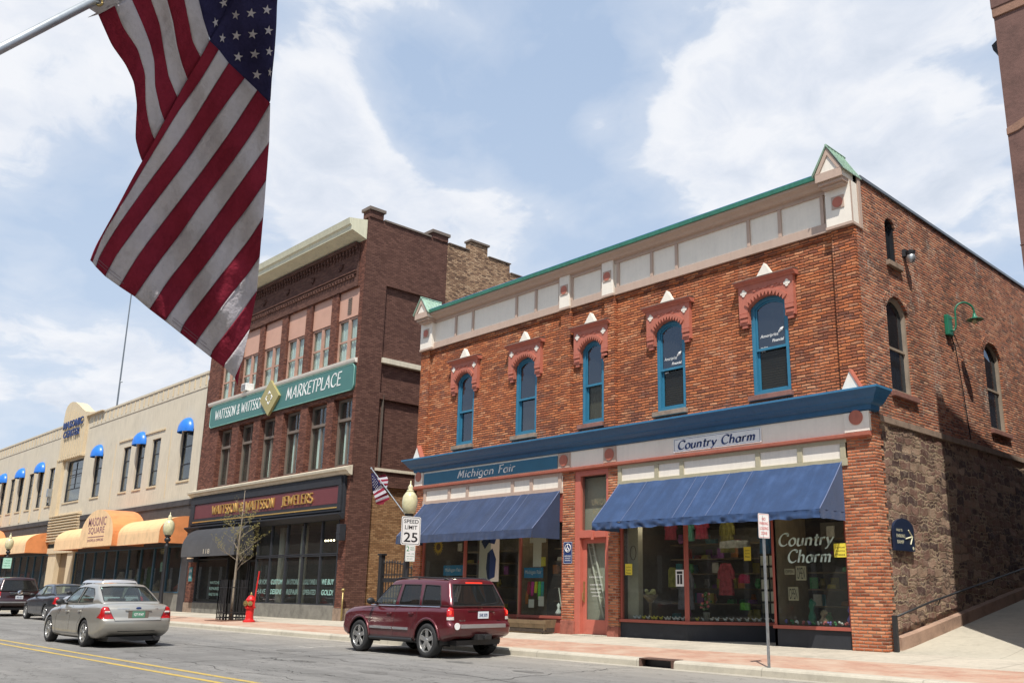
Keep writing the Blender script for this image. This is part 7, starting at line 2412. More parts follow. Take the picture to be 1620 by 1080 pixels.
# low wall, handrail
mb = MB()
def gz(y): return 0.225 + 0.07 * min(y, 0.7) + 0.142 * max(0, y - 0.7)
n = 30
for k in range(n):
    a, b = 0.42 + 25 * k / n, 0.42 + 25 * (k + 1) / n - (0.012 if k % 5 == 4 else 0)
    mb.hexa([(0.0, a, 0.1), (0.17, a, 0.1), (0.17, b, 0.1), (0.0, b, 0.1)], [(0.0, a, gz(a) + 0.30), (0.17, a, gz(a) + 0.27), (0.17, b, gz(b) + 0.27), (0.0, b, gz(b) + 0.30)])
tag(mb.build('low_wall', 'concrete_low', None), 'stained low wall climbing along the foot of the stone side wall', 'low wall')
t = thing('handrail', 'black steel handrail sloping up beside the stone side wall', 'handrail', (0.25, 0.3, 0.3))
mb = MB(); mb.box(0.12, 0.22, 0.10, 0.19, 0.22, 1.02); mb.build('end_post', 'iron', t, bevel=0.008)
mb = MB(); mb.tube([(0.19, 0.14, 0.98), (0.2, 2.0, gz(2.0) + 0.84), (0.2, 24, gz(24) + 0.84)], 0.026, 8); mb.build('rail', 'iron', t, smooth=True)
for yy in (2.6, 6.2, 9.8, 13.4, 17):
    mb = MB(); mb.tube([(0.02, yy, gz(yy) + 0.70), (0.12, yy, gz(yy) + 0.68), (0.19, yy, gz(yy) + 0.82)], 0.012, 6); mb.build('bracket', 'iron', t)

# timber planter trough
t = thing('planter_trough', 'weathered empty timber planter trough below the Michigan Fair window', 'planter', (-11.4, -0.35, 0.22))
mb = MB()
for k in range(3):
    e = 0.05 * (2 - k)
    mb.hexa([(-12.5 + e, -0.58 + e, 0.26 + 0.12 * k), (-10.35 - e, -0.58 + e, 0.26 + 0.12 * k), (-10.35 - e, -0.54 + e, 0.26 + 0.12 * k), (-12.5 + e, -0.54 + e, 0.26 + 0.12 * k)],
            [(-12.53 + e, -0.61 + e, 0.375 + 0.12 * k), (-10.32 - e, -0.61 + e, 0.375 + 0.12 * k), (-10.32 - e, -0.57 + e, 0.375 + 0.12 * k), (-12.53 + e, -0.57 + e, 0.375 + 0.12 * k)])
mb.build('front_boards', 'wood', t)
for s, x in ((1, -12.48), (-1, -10.37)):
    mb = MB(); mb.hexa([(x + s * 0.10, -0.5, 0.24), (x + s * 0.14, -0.5, 0.24), (x + s * 0.14, -0.13, 0.24), (x + s * 0.10, -0.13, 0.24)], [(x, -0.60, 0.63), (x + s * 0.05, -0.60, 0.63), (x + s * 0.05, -0.10, 0.63), (x, -0.10, 0.63)])
    mb.build('end_board', 'wood', t)
mb = MB(); mb.box(-12.42, -10.43, -0.52, -0.12, 0.26, 0.55); mb.build('soil', 'soil', t)
mb = MB(); mb.box(-12.3, -10.6, -0.5, -0.2, 0.225, 0.262); mb.build('runner', 'wood', t)

# hydrant
hx, hy = -24.6, -2.9
t = thing('fire_hydrant', 'bright red fire hydrant with brass caps and a tall red marker rod', 'hydrant', (hx, hy, 0.18))
mb = MB(); mb.lathe([(0.235, 0), (0.235, 0.05), (0.20, 0.06), (0.165, 0.09), (0.15, 0.13), (0.15, 0.50), (0.205, 0.52), (0.205, 0.575), (0.165, 0.60), (0.165, 0.80), (0.19, 0.81), (0.19, 0.84), (0.16, 0.87), (0.12, 0.95), (0.06, 1.0), (0.0, 1.01)], (hx, hy, 0.178), 20)
mb.build('barrel', 'hydrant', t, smooth=False)
mb = MB(); mb.lathe([(0.05, 1.0), (0.045, 1.06), (0.02, 1.12), (0.0, 1.13)], (hx, hy, 0.178), 8); mb.build('top_nut', 'brass', t)
for a in (-150, -30, -80):
    d = Vector((math.cos(rad(a)), math.sin(rad(a)), 0))
    p = Vector((hx, hy, 0.178 + 0.70))
    r0 = 0.10 if a == -80 else 0.085
    mb = MB(); mb.tube([p + d * 0.12, p + d * 0.20], r0, 10); no = mb.build('nozzle', 'hydrant', t)
    mb = MB(); mb.tube([p + d * 0.20, p + d * 0.25], r0 * 1.1, 8); mb.tube([p + d * 0.25, p + d * 0.28], 0.03, 6); mb.build('cap', 'brass', no)
mb = MB(); mb.tube([(hx + 0.18, hy, 0.72), (hx + 0.30, hy, 0.78), (hx + 0.36, hy, 1.3), (hx + 0.50, hy, 2.1)], 0.028, 6); mb.build('marker_rod', 'hydrant', t)

# young bare street tree inside an iron guard
TX, TY = -26.5, -2.75
t = thing('street_tree', 'thin bare young tree with opening buds in front of the jewelers shop', 'tree', (TX, TY, 0.18))
rt_ = random.Random(11)
trunk = MB()
tips = []
def limb(mb, p, d, L, r, depth):
    pts, rs = [p.copy()], [r]
    n = 5
    for k in range(n):
        d = (d + Vector((rt_.uniform(-.14, .14), rt_.uniform(-.14, .14), rt_.uniform(-0.02, .12)))).normalized()
        p = p + d * (L / n)
        pts.append(p.copy()); rs.append(r * (1 - 0.16 * (k + 1)))
        if depth > 0 and k >= 1:
            for _ in range(2 if depth > 1 else 1):
                a = rt_.uniform(0, 6.28)
                s = Vector((math.cos(a), math.sin(a), 0.35)).normalized()
                limb(mb, p.copy(), (d * 0.55 + s * 0.75).normalized(), L * rt_.uniform(0.38, 0.55), rs[-1] * 0.55, depth - 1)
    mb.tube(pts, rs, 5, cap=False)
    tips.extend(pts[2:])
pts = [Vector((TX, TY, 0.18)), Vector((TX + 0.03, TY, 1.2)), Vector((TX - 0.02, TY + 0.02, 2.2)), Vector((TX + 0.06, TY, 3.2)), Vector((TX + 0.1, TY + 0.02, 4.2)), Vector((TX + 0.16, TY, 5.4))]
trunk.tube(pts, [0.075, 0.062, 0.052, 0.042, 0.026, 0.009], 8)
tk = trunk.build('trunk', 'bark', t, smooth=True)
mb = MB()
for k in range(13):
    h = 2.1 + 0.22 * k
    s = (h - 0.18) / 5.2
    p = pts[2] + (pts[3] - pts[2]) * (h - 2.2) if h < 3.2 else (pts[3] + (pts[4] - pts[3]) * (h - 3.2) if h < 4.2 else pts[4] + (pts[5] - pts[4]) * (h - 4.2) / 1.2)
    a = k * 2.4
    limb(mb, p, Vector((math.cos(a), math.sin(a), 0.55)).normalized(), 1.15 - 0.055 * k, 0.02 - 0.0009 * k, 2 if k < 10 else 1)
cr = mb.build('crown', 'bark', t)
mb = MB()
for p in tips[::2]:
    p = p + Vector((rt_.uniform(-.05, .05), rt_.uniform(-.05, .05), rt_.uniform(-.04, .05)))
    r = rt_.uniform(0.008, 0.022)
    mb.add([p + Vector((r, 0, 0)), p + Vector((0, r, 0)), p + Vector((-r, -r, 0)), p + Vector((0, 0, r * 2))], [(0, 1, 3), (1, 2, 3), (2, 0, 3)])
mb.build('buds', 'bud', t, fix=False)
t = thing('tree_guard', 'black iron guard around the trunk of the young tree', 'tree guard', (TX, TY, 0.18))
mb = MB()
w = 0.42
for k in range(7):
    u = -w + 2 * w * k / 6
    for (x, y) in ((u, -w), (u, w), (-w, u), (w, u)):
        mb.box(TX + x - 0.014, TX + x + 0.014, TY + y - 0.014, TY + y + 0.014, 0.18, 1.78)
for z in (0.28, 0.48, 1.45):
    mb.box(TX - w, TX + w, TY - w - 0.008, TY - w + 0.008, z, z + 0.04); mb.box(TX - w, TX + w, TY + w - 0.008, TY + w + 0.008, z, z + 0.04)
    mb.box(TX - w - 0.008, TX - w + 0.008, TY - w, TY + w, z, z + 0.04); mb.box(TX + w - 0.008, TX + w + 0.008, TY - w, TY + w, z, z + 0.04)
mb.build('bars', 'iron', t)
mb = MB(); mb.box(TX - 0.75, TX + 0.75, TY - 0.75, TY + 0.75, 0.16, 0.195); mb.build('grate', paint('rust_grate', (0.14, 0.07, 0.045), 0.9, 0.2, 8), t)

# iron gate between the buildings, brick court wall and meter
t = thing('iron_gate', 'black iron gate with an arched top closing the gap left of the corner building', 'gate', (-20.3, 0.6, 0.2))
mb = MB(); mb.box(-21.05, -20.87, 0.5, 0.68, 0.2, 2.75); mb.box(-21.1, -20.82, 0.46, 0.72, 2.75, 2.82); mb.build('post', 'iron', t, bevel=0.01)
mb = MB()
def at_(x): return 2.42 - 0.11 * (x + 20.4) ** 2 + 0.05
for k in range(15):
    x = -20.8 + 0.185 * k
    mb.box(x - 0.012, x + 0.012, 0.58, 0.604, 0.3, at_(x) - 0.02)
    mb.lathe([(0.0, 0.12), (0.03, 0.04), (0.012, 0.0)], (x, 0.592, at_(x)), 6)
mb.tube([(-20.85 + 0.27 * k, 0.592, at_(-20.85 + 0.27 * k)) for k in range(11)], 0.022, 6)
for z in (0.4, 1.1, 1.72, 1.98): mb.box(-20.87, -18.1, 0.575, 0.61, z, z + (0.16 if z == 1.72 else 0.05))
mb.build('railings', 'iron', t)
mb = MB(); mb.tube([(-22.5, -0.12, 0.25), (-22.5, -0.12, 1.35)], 0.035, 8); mb.sphere((-22.5, -0.12, 1.42), 0.08, 8, sq=(1, 1, 0.8))
tag(mb.build('standpipe', 'brass', None, smooth=True), 'short rusty pipe with a round cap at the corner of the brown building', 'pipe')
mb = MB(); mb.box(-22.7, -18.02, 9.0, 9.3, 0.2, 5.0)
tag(mb.build('court_wall', 'brickT', None), 'brick wall at the back of the gap between the two brick buildings', 'wall')
mb = MB(); mb.add([(-22.7, 0.6, 0.232), (-18.0, 0.6, 0.232), (-18.0, 9, 0.24), (-22.7, 9, 0.24)], [(0, 1, 2, 3)])
struct(mb.build('court_paving', 'walk'))

# ================================================================== FLAGS
def Zf(px, py):
    """distance of the cloth from the camera: slow folds"""
    return 3.25 + 0.010 * noise.noise(Vector((px * 0.035, py * 0.02, 1))) + 0.0035 * noise.noise(Vector((px * 0.09 + py * 0.03, py * 0.05, 4))) + 0.035 * math.sin(px * 0.022 + py * 0.006) + 0.012 * math.sin(px * 0.06 - py * 0.021) + 0.00022 * (py - 200)


def resamp(pl, n):
    pl = [Vector(p + (0,)) if len(p) == 2 else Vector(p) for p in pl]
    ds = [0.0]
    for a, b in zip(pl, pl[1:]): ds.append(ds[-1] + (b - a).length)
    out = []
    for k in range(n + 1):
        t = ds[-1] * k / n
        i = 0
        while i < len(ds) - 2 and ds[i + 1] < t: i += 1
        l = ds[i + 1] - ds[i]
        u = (t - ds[i]) / l if l > 0 else 0
        out.append(pl[i].lerp(pl[i + 1], min(1, max(0, u))))
    return out


def smooth_pl(pl, n):
    r = resamp(pl, n)
    for _ in range(2):
        r = [r[0]] + [(r[i - 1] + r[i] * 2 + r[i + 1]) / 4 for i in range(1, len(r) - 1)] + [r[-1]]
    return r


Ledge = [(331.5, 65), (317, 92), (295.6, 127), (280, 155.6), (259.6, 192.5), (249, 212), (241, 228), (224.6, 255.4), (208, 285.6), (191.5, 316.7), (171, 353.6), (153.6, 384.7), (146, 402), (143, 411.7)]
FB = [
    [(346, 79), (317, 128.4), (280, 179), (262.5, 209), (245, 237), (227.5, 266), (208, 299), (178.9, 345.9), (161.4, 375), (149.7, 406), (146.5, 415)],
    [(361.7, 100), (344, 128), (315, 175), (298, 203), (276, 234), (233.3, 291.4), (188.6, 353.6), (154.6, 408), (151.7, 422)],
    [(387, 124), (363.6, 155.6), (331, 201), (295.6, 254.5), (256.7, 305), (223.6, 349.7), (181.8, 406), (166.3, 437)],
    [(406.8, 143), (381, 182.8), (367, 205), (318.9, 272), (276, 328), (217.8, 404), (188.6, 453)],
    [(427.4, 164), (403, 205), (373.4, 248.6), (318.9, 320.6), (282, 375), (254.7, 409), (213, 469)],
    [(425.9, 225), (392.8, 272), (344, 340), (298, 404), (266.4, 442.8), (236.6, 489)],
    [(421, 285.6), (392.8, 328), (363.6, 365), (337, 404), (305, 444.7), (261, 507.5)],
    [(416.5, 344), (392.8, 381), (374, 404), (334.5, 454.5), (289.7, 512.8), (285, 526.6)],
    [(410.9, 405.8), (392.8, 433), (363.6, 468), (315, 534), (308.5, 545.3)],
    [(406.4, 460), (373.4, 505), (336.4, 553.6), (332.5, 564)],
    [(394.8, 520.6), (373.4, 551.7), (355.9, 575), (355, 581)],
    [(383, 571), (372.4, 594.5), (371.4, 598)],
]
tip = [(381, 577), (377, 600), (376, 609.6)]
hem = [(143, 411.7), (148.8, 421.4), (187.6, 452.5), (213, 469), (236, 488.5), (260.6, 507), (285, 526.4), (308, 545), (332.5, 564), (355.9, 581), (371.4, 598), (376, 609.6)]
FLG = thing('flag', 'large American flag hanging from a silver pole close to the camera', 'flag', (6.9, -17.4, 3.2))


def strip(mb, A_, B_, zf, m=0, n=48, nc=8):
    a, b = smooth_pl(A_, n), smooth_pl(B_, n)
    def f(s, t):
        p = a[round(t * n)].lerp(b[round(t * n)], s)
        return px_at(p.x, p.y, zf(p.x, p.y))
    mb.grid(f, nc, n, m)


# one continuous cloth mesh: three dyed colours as materials
mb = MB()
bounds = [Ledge] + FB + [tip]
for i in range(13):
    strip(mb, bounds[i], bounds[i + 1], Zf, 0 if i % 2 == 0 else 1)
# front canton
cant_l = [(331.5, 65), (338, 54), (344, 44), (355, 22), (365.6, 0), (380, -46), (398, -104)]
cant_r = [(331.5, 65), (346, 79), (361.7, 100), (387, 124), (406.8, 143), (427.4, 162)]
right_edge = [(427.4, 162), (429.8, 124.5), (434.6, 81.7), (437.5, 39), (438.5, 0), (446, -60), (462, -137)]
strip(mb, cant_l, [(330, 66), (346, 84), (361, 104), (386, 128), (406, 147), (420, 160), (427.6, 168), (428.3, 150), (429.8, 124.5), (434.6, 81.7), (437.5, 39), (438.5, 0), (446, -60), (462, -137)], lambda a_, b_: Zf(a_, b_) + 0.004, 2, 60, 14)
# back layer, a hand's breadth behind
def Zb(px, py):
    fold = max(0.0, min(1.0, (330 - px + (py - 60) * -0.55) / 60))
    return Zf(px, py) + 0.012 + 0.06 * max(0.0, min(1.0, abs((px - 331) * 0.86 + (py - 65) * 0.5) / 90))
bl = [
    [(155.6, 23.3), (165, 45), (177, 72), (198, 101), (212, 130), (216.8, 165), (214.9, 200), (213.9, 219.4), (219.7, 240.8), (224.6, 256)],
    [(181.8, 9.7), (194.5, 42.8), (217.8, 77.8), (229.5, 116.7), (230.4, 165), (235.3, 194.5), (243, 219)],
    [(207, -3.4), (225.6, 38.9), (237, 68), (244, 97), (245, 136), (252.8, 171), (260.5, 193)],
    [(233, -17), (239, 0), (252.8, 38.9), (260.6, 87.5), (266.4, 120.6), (281.5, 157)],
    [(258, -30), (264.5, 0), (274, 35), (280, 72), (287.8, 101), (297.5, 128)],
    [(284, -44), (291.7, 0), (299.5, 38.9), (305, 66), (318, 92)],
    [(310, -57), (314, 0), (320.9, 29), (332.5, 65)],
]
bl = [q + [(q[-1][0] + 6 + (q[-1][0] - q[-2][0]) * 0.3, q[-1][1] + 9)] for q in bl]
for i in range(6):
    strip(mb, bl[i], bl[i + 1], Zb, 0 if i % 2 == 0 else 1)
strip(mb, bl[6], [(398, -104), (380, -46), (366.6, 0), (345, 44), (332.5, 65)], Zb, 2, 20, 6)
# white heading along the pole
strip(mb, [(139, 28), (300, -56), (470, -146)][::1], [(155.6, 23.3), (310, -57), (478, -141)], Zb, 1, 20, 2)
strip(mb, [(132, 8), (290, -74), (464, -164)], [(155.6, 23.3), (310, -57), (478, -141)], Zb, 1, 20, 3)
cloth = mb.build('cloth', ['flagred', 'flagwhite', 'flagblue'], FLG, smooth=True, thick=0.002, fix=False)
# stars
mb = MB()
def star(mb, cx, cy, r, ang, zf, off, sx=1.0):
    pts = []
    for k in range(10):
        a = rad(ang + 36 * k)
        rr = r if k % 2 == 0 else r * 0.39
        x, y = cx + rr * math.sin(a) * sx, cy - rr * math.cos(a)
        pts.append(px_at(x, y, zf(x, y) - off))
    c = px_at(cx, cy, zf(cx, cy) - off)
    mb.add([c] + pts, [(0, 1 + k, 1 + (k + 1) % 10) for k in range(10)])
for (x, y, sx) in ((372.8, 24.3, .8), (397.3, 21.4, 1), (422.4, 16, .95), (352, 60.7, .65), (374, 56.8, .95), (399.6, 54.5, 1), (425, 48.6, .9), (376.9, 90.4, .95), (403, 86, 1), (426, 81.7, .75), (406.4, 118.6, .95), (427, 114.7, .4),
                   (371, -9, .9), (396, -11, 1), (421, -16, 1), (398, -45, 1), (423, -50, 1), (425, -84, 1), (446, -92, .8)):
    star(mb, x, y, 8.3, 8, Zf, 0.002, sx)
for (x, y, sx) in ((353.9, 5, .85), (341, 36, .6), (330, -22, .9), (352, -38, .8)):
    star(mb, x, y, 8.5, -14, Zb, 0.004, sx)
mb.build('stars', 'flagwhite', FLG, fix=False)
# hem stitching
mb = MB()
for off in (7, 11):
    pts = [px_at(p[0] + off * 0.5, p[1] - off, Zf(p[0], p[1]) - 0.003) for p in [tuple(q)[:2] for q in smooth_pl(hem, 30)][1:-1]]
    mb.tube(pts, 0.0008, 3, cap=False)
for b in FB[:10]:
    pts = [px_at(p.x, p.y, Zf(p.x, p.y) - 0.0025) for p in smooth_pl(b, 24)]
    mb.tube(pts, 0.0007, 3, cap=False)
mb.build('stitching', paint('grey_thread', (0.18, 0.14, 0.17), 0.8), FLG)
mb = MB()
pp = [px_at(p[0], p[1], d) for p, d in (((-330, 252), 2.55), ((0, 77), 2.98), ((150, 0), 3.25), ((520, -190), 4.0))]
# keep the pole straight
A0, A1 = px_at(0, 78, 2.98), px_at(150, 1, 3.25)
dv = (A1 - A0).normalized()
start = A0 - dv * 1.35
mb.tube([start, A1 + dv * 1.15], 0.0125, 12)
mb.build('pole', 'galv', FLG, smooth=True)
mb = MB(); mb.sphere(A1 + dv * 1.17, 0.03, 8); mb.build('pole_ball', 'gold', FLG, smooth=True)
mb = MB()
gc = px_at(157, 4, 3.24)
mb.tube([gc + (CR * math.cos(rad(a)) + CU * math.sin(rad(a))) * 0.010 for a in range(0, 361, 30)], 0.0035, 6)
mb.build('grommet', 'brass', FLG, smooth=True)
mb = MB(); mb.tube([gc, A1 + Vector((0, 0, -0.012)), A1 + Vector((0, 0, 0.02))], 0.004, 6); mb.build('clip', 'galv', FLG)
# the lamp post that carries the pole (outside the frame)
lp = lamp_post(start.x, start.y, 'street lamp that carries the large flag, just outside the left edge of the picture')
print('flag post at', tuple(round(k, 2) for k in start))

# small flag on the lamp post in mid distance
f0 = Vector((-12.15, -4.45, 3.50))
ftip = Vector((-13.95, -4.6, 5.05))
t = thing('flag', 'small furled American flag leaning out from the lamp post with the speed sign', 'flag', f0)
mb = MB(); mb.tube([f0, ftip], 0.014, 8); mb.sphere(ftip, 0.035, 6); mb.build('pole', 'galv', t)
Y0 = -4.56
def fp(px, py, d=0.0):
    # pixel of a crop (scale 4.909, offset 570,740) onto the plane of the small flag
    x, y = 570 + px / 4.909, 740 + py / 4.909
    r = px_dir(x, y)
    k = (Y0 + d - EYE.y) / r.y
    return EYE + r * k
mb = MB()
def quad(pts, m, d=0.0):
    n = len(pts)
    mb.add([fp(x, y, d + 0.03 * math.sin(x * 0.09 + y * 0.03)) for x, y in pts], [tuple(range(n))], m)
quad([(84, 42), (104, 36), (160, 132), (98, 182), (92, 120)], 2)
lft = [(98, 182), (104, 200), (109, 215), (114, 233), (118, 250), (121, 266), (124, 278)]
rgt = [(160, 132), (176, 152), (191, 170), (204, 190), (214, 208), (224, 226), (226, 242)]
for k in range(6): quad([lft[k], rgt[k], rgt[k + 1], lft[k + 1]], 1 if k % 2 == 0 else 0)
quad([(124, 278), (226, 242), (188, 262), (180, 280), (140, 284)], 0)
up = [(120, 66), (140, 60), (185, 50), (205, 60)]
bands = [((122, 66), (190, 50)), ((132, 78), (206, 66)), ((140, 92), (214, 84)), ((150, 108), (216, 100)), ((160, 122), (212, 118)), ((170, 140), (210, 134)), ((182, 156), (206, 152))]
for k in range(6): quad([bands[k][0], bands[k][1], bands[k + 1][1], bands[k + 1][0]], 0 if k % 2 == 0 else 1, 0.08)
mb.build('cloth', ['flagred', 'flagwhite', 'flagblue'], t, thick=0.004, fix=False)
mb = MB()
for i in range(4):
    for j in range(5):
        x, y = 97 + j * 9 + i * 1, 62 + j * 16 + i * 24 - j * 3
        if x < 150 and y < 176 and y > 40:
            c = fp(x, y, -0.035)
            mb.sphere(c, 0.014, 3)
mb.build('stars', 'flagwhite', t, fix=False)

# ================================================================== THINGS IN THE SHOP WINDOWS
mats = {}
def cm(name, col, r=0.7):
    if name not in M: M[name] = paint(name, col, r, 0.1, 12)
    return name
# sunflower decal and poster of the left shop
t = thing('sunflower_decoration', 'yellow sunflower hanging in the left display window of the Michigan Fair shop', 'decoration', (-16.7, 0.12, 3.0))
mb = MB()
for k in range(18):
    a = 2 * math.pi * k / 18
    c, s = math.cos(a), math.sin(a)
    mb.add([(-16.7 + 0.10 * c - 0.05 * s, 0.13, 2.95 + 0.10 * s + 0.05 * c), (-16.7 + 0.10 * c + 0.05 * s, 0.13, 2.95 + 0.10 * s - 0.05 * c), (-16.7 + 0.30 * c, 0.11, 2.95 + 0.30 * s)], [(0, 1, 2)])
mb.build('petals', cm('petal_yellow', (0.75, 0.45, 0.03)), t, thick=0.006)
mb = MB(); mb.lathe([(0.12, -0.02), (0.12, 0.0)], (-16.7, 0.13, 2.95), 16, axis='y'); mb.build('flower_heart', cm('heart_brown', (0.13, 0.07, 0.02)), t)
t = thing('poster', 'tall pale poster with dark blue figure shapes behind the Michigan Fair window', 'poster', (-14.5, 0.6, 2.7))
mb = MB(); mb.box(-15.0, -13.95, 0.62, 0.64, 1.75, 3.45); mb.build('sheet', 'panel', t)
mb = MB()
mb.prism([(-14.9, 3.1), (-14.6, 3.35), (-14.1, 3.2), (-14.2, 3.0), (-14.5, 3.05), (-14.7, 2.85)], lambda u, v, w: Vector((u, w, v)), 0.605, 0.619)
mb.prism([(-14.55, 2.7), (-14.3, 2.85), (-14.1, 2.5), (-14.15, 1.9), (-14.5, 1.8), (-14.6, 2.2)], lambda u, v, w: Vector((u, w, v)), 0.605, 0.619)
mb.build('printed_shapes', 'text_navy', t)
t = thing('shop_banner', 'bright blue banner low in the left display window behind the red car', 'banner', (-15.9, 0.2, 2.0))
mb = MB(); mb.box(-16.4, -15.3, 0.16, 0.18, 1.95, 2.3); mb.build('cloth', cm('banner_blue', (0.01, 0.22, 0.45)), t)
mb = MB(); text(mb, 'Michigan Fair', FF(0.158), -16.3, -15.4, 2.05, 2.2, 0.003); mb.build('lettering', 'white', t)
t = thing('shop_banner', 'bright blue Michigan Fair banner hung in the right display window', 'banner', (-11.8, 0.2, 2.1))
mb = MB(); mb.box(-12.16, -11.28, 0.16, 0.18, 1.86, 2.18); mb.build('cloth', 'banner_blue', t)
mb = MB(); text(mb, 'Michigan Fair', FF(0.158), -12.1, -11.34, 1.95, 2.1, 0.003); mb.build('lettering', 'white', t)
for (x0, x1, z0, z1, lab) in ((-11.78, -11.4, 2.2, 2.95, 'white notice above the blue banner in the right Michigan Fair window'), (-11.95, -11.2, 2.95, 3.1, 'narrow white card at the top of the right Michigan Fair window'), (-11.42, -11.2, 2.22, 2.5, 'yellow card above the blue banner in the right Michigan Fair window'), (-11.95, -11.7, 0.95, 1.2, 'white card standing low at the left of the right Michigan Fair window'), (-11.5, -11.25, 1.0, 1.3, 'white card standing low in the middle of the right Michigan Fair window')):
    mb = MB(); mb.box(x0, x1, 0.19, 0.2, z0, z1)
    tag(mb.build('card', 'yellowp' if 'yellow' in lab else 'panel', None), lab, 'card')
for k, (nm, col, x, z, h) in enumerate((('red', (0.55, 0.03, 0.05), -12.12, 1.35, 0.4), ('pink', (0.8, 0.05, 0.35), -11.95, 1.3, 0.45), ('yellow', (0.85, 0.75, 0.02), -11.78, 1.4, 0.35), ('lime green', (0.15, 0.75, 0.08), -11.62, 1.2, 0.55), ('teal', (0.02, 0.45, 0.4), -11.48, 1.25, 0.5), ('orange', (0.7, 0.22, 0.03), -12.2, 1.05, 0.4))):
    cm('yarn_' + nm.replace(' ', '_'), col)
    mb = MB()
    for j in range(3):
        xx = x + 0.035 * (j - 1)
        mb.tube([(xx, 0.35, z + h), (xx + 0.015, 0.33, z + h * 0.5), (xx - 0.01, 0.34, z)], [0.02, 0.03, 0.018], 6)
    tag(mb.build('hanging_scarf', 'yarn_' + nm.replace(' ', '_'), None, smooth=True), nm + ' scarf hanging in the right Michigan Fair window', 'scarf', 'scarves in the Michigan Fair window')
t = thing('vase', 'white sculpture of two birds at the right corner of the Michigan Fair window', 'ornament', (-10.65, 0.35, 0.8))
mb = MB(); mb.lathe([(0.08, 0), (0.10, 0.08), (0.03, 0.2), (0.06, 0.3), (0.0, 0.36)], (-10.75, 0.35, 0.75), 10); mb.build('bowl', 'white', t, smooth=True)
mb = MB()
for a in (-0.2, 0.0, 0.22): mb.tube([(-10.55, 0.35, 0.75), (-10.55 + a * 0.5, 0.35, 1.1), (-10.5 + a, 0.3, 1.6 + 0.2 * a)], 0.018, 5)
mb.build('branches', 'panel', t)
for k in range(7):
    mb = MB(); mb.lathe([(0.05 + 0.012 * (k % 3), -0.02), (0.05 + 0.012 * (k % 3), 0.0)], (-12.86 + 0.1 * (k % 2), 1.27, 2.35 - 0.17 * k), 12, axis='y')
    tag(mb.build('door_ornament', 'panel', None), 'pale round ornament hanging beside the Michigan Fair shop door', 'ornament', 'round ornaments beside the shop door')
# leather strap decor: goods of the right shop
rc = random.Random(5)
t = thing('wall_panel', 'pale post at the left end of the Country Charm window', 'post', (-7.6, 0.25, 2))
mb = MB(); mb.box(-7.82, -7.42, 0.25, 0.45, 0.7, 3.6); mb.build('panel', paint('putty', (0.42, 0.38, 0.3), 0.8), t)
mb = MB(); mb.tube([(-7.6 + 0.11 * math.cos(rad(a)), 0.24, 2.55 + 0.20 * math.sin(rad(a))) for a in range(0, 361, 30)], 0.012, 5); mb.build('wreath', 'browntrim', t)
for (x0, x1, z0, z1, y, lab) in ((-7.78, -7.52, 1.93, 2.24, 0.10, 'yellow paper notice at the left end of the big Country Charm window'), (-4.30, -4.08, 2.3, 2.66, 0.95, 'yellow paper notice on the slanting Country Charm window'), (-1.14, -0.82, 2.30, 2.62, 0.012, 'yellow paper notice on the right hand Country Charm window')):
    t = thing('notice', lab, 'notice', (x0, y, z0))
    mb = MB(); mb.box(x0, x1, y, y + 0.004, z0, z1); mb.build('paper', 'yellowp', t)
    mb = MB()
    for q, s in enumerate(('Dogs Allowed', 'Anytime', 'Please')): text(mb, s, FF(y - 0.001), x0 + 0.04, x1 - 0.04, z1 - 0.12 - 0.08 * q, z1 - 0.07 - 0.08 * q, 0.001)
    mb.build('lettering', 'text_dark', t)
t = thing('notice', 'white framed notice left of the middle post of the big Country Charm window', 'notice', (-5.8, 0.1, 2))
mb = MB(); mb.box(-5.95, -5.68, 0.10, 0.105, 1.62, 2.06); mb.build('paper', 'white', t)
mb = MB(); mb.box(-5.91, -5.72, 0.095, 0.1, 1.95, 2.02); mb.box(-5.9, -5.83, 0.095, 0.1, 1.68, 1.93); mb.box(-5.80, -5.73, 0.095, 0.1, 1.68, 1.93); mb.build('printed_text', 'text_dark', t)
goods = [
    ('dress', 'long blue dress hanging behind the slanting shop window', (0.01, 0.10, 0.24), -4.2, 2.0, 2.25, 1.35, 0.30),
    ('dress', 'olive dress hanging beside the middle post of the shop window', (0.20, 0.17, 0.03), -5.2, 1.5, 2.55, 0.95, 0.22),
    ('blouse', 'dark red blouse hanging high at the left of the shop window', (0.22, 0.02, 0.04), -7.05, 1.3, 2.95, 0.6, 0.2),
    ('blouse', 'crimson blouse hanging high in the middle of the shop window', (0.30, 0.02, 0.05), -6.0, 1.4, 2.95, 0.6, 0.22),
    ('blouse', 'sea green blouse hanging high between the two red ones', (0.08, 0.28, 0.20), -6.45, 1.4, 2.9, 0.65, 0.16),
    ('tunic', 'flowered pink and orange tunic low in the shop window', (0.45, 0.06, 0.08), -5.0, 1.1, 1.4, 0.85, 0.24),
    ('jacket', 'grey jacket on a stand low in the left part of the shop window', (0.22, 0.21, 0.25), -6.4, 1.1, 1.0, 1.1, 0.27),
    ('bag', 'olive yellow bag hanging in the left part of the shop window', (0.28, 0.26, 0.05), -6.7, 0.9, 1.6, 0.55, 0.12),
    ('towel', 'bright pink folded towel on the shelf by the slanting window', (0.55, 0.02, 0.10), -4.55, 1.3, 1.72, 0.24, 0.16),
    ('towel', 'bright green folded towel on the shelf by the slanting window', (0.12, 0.42, 0.05), -4.55, 1.3, 1.02, 0.2, 0.15),
    ('shawl', 'white shawl spread high behind the slanting shop window', (0.5, 0.48, 0.44), -4.75, 1.2, 2.66, 0.2, 0.5),
]
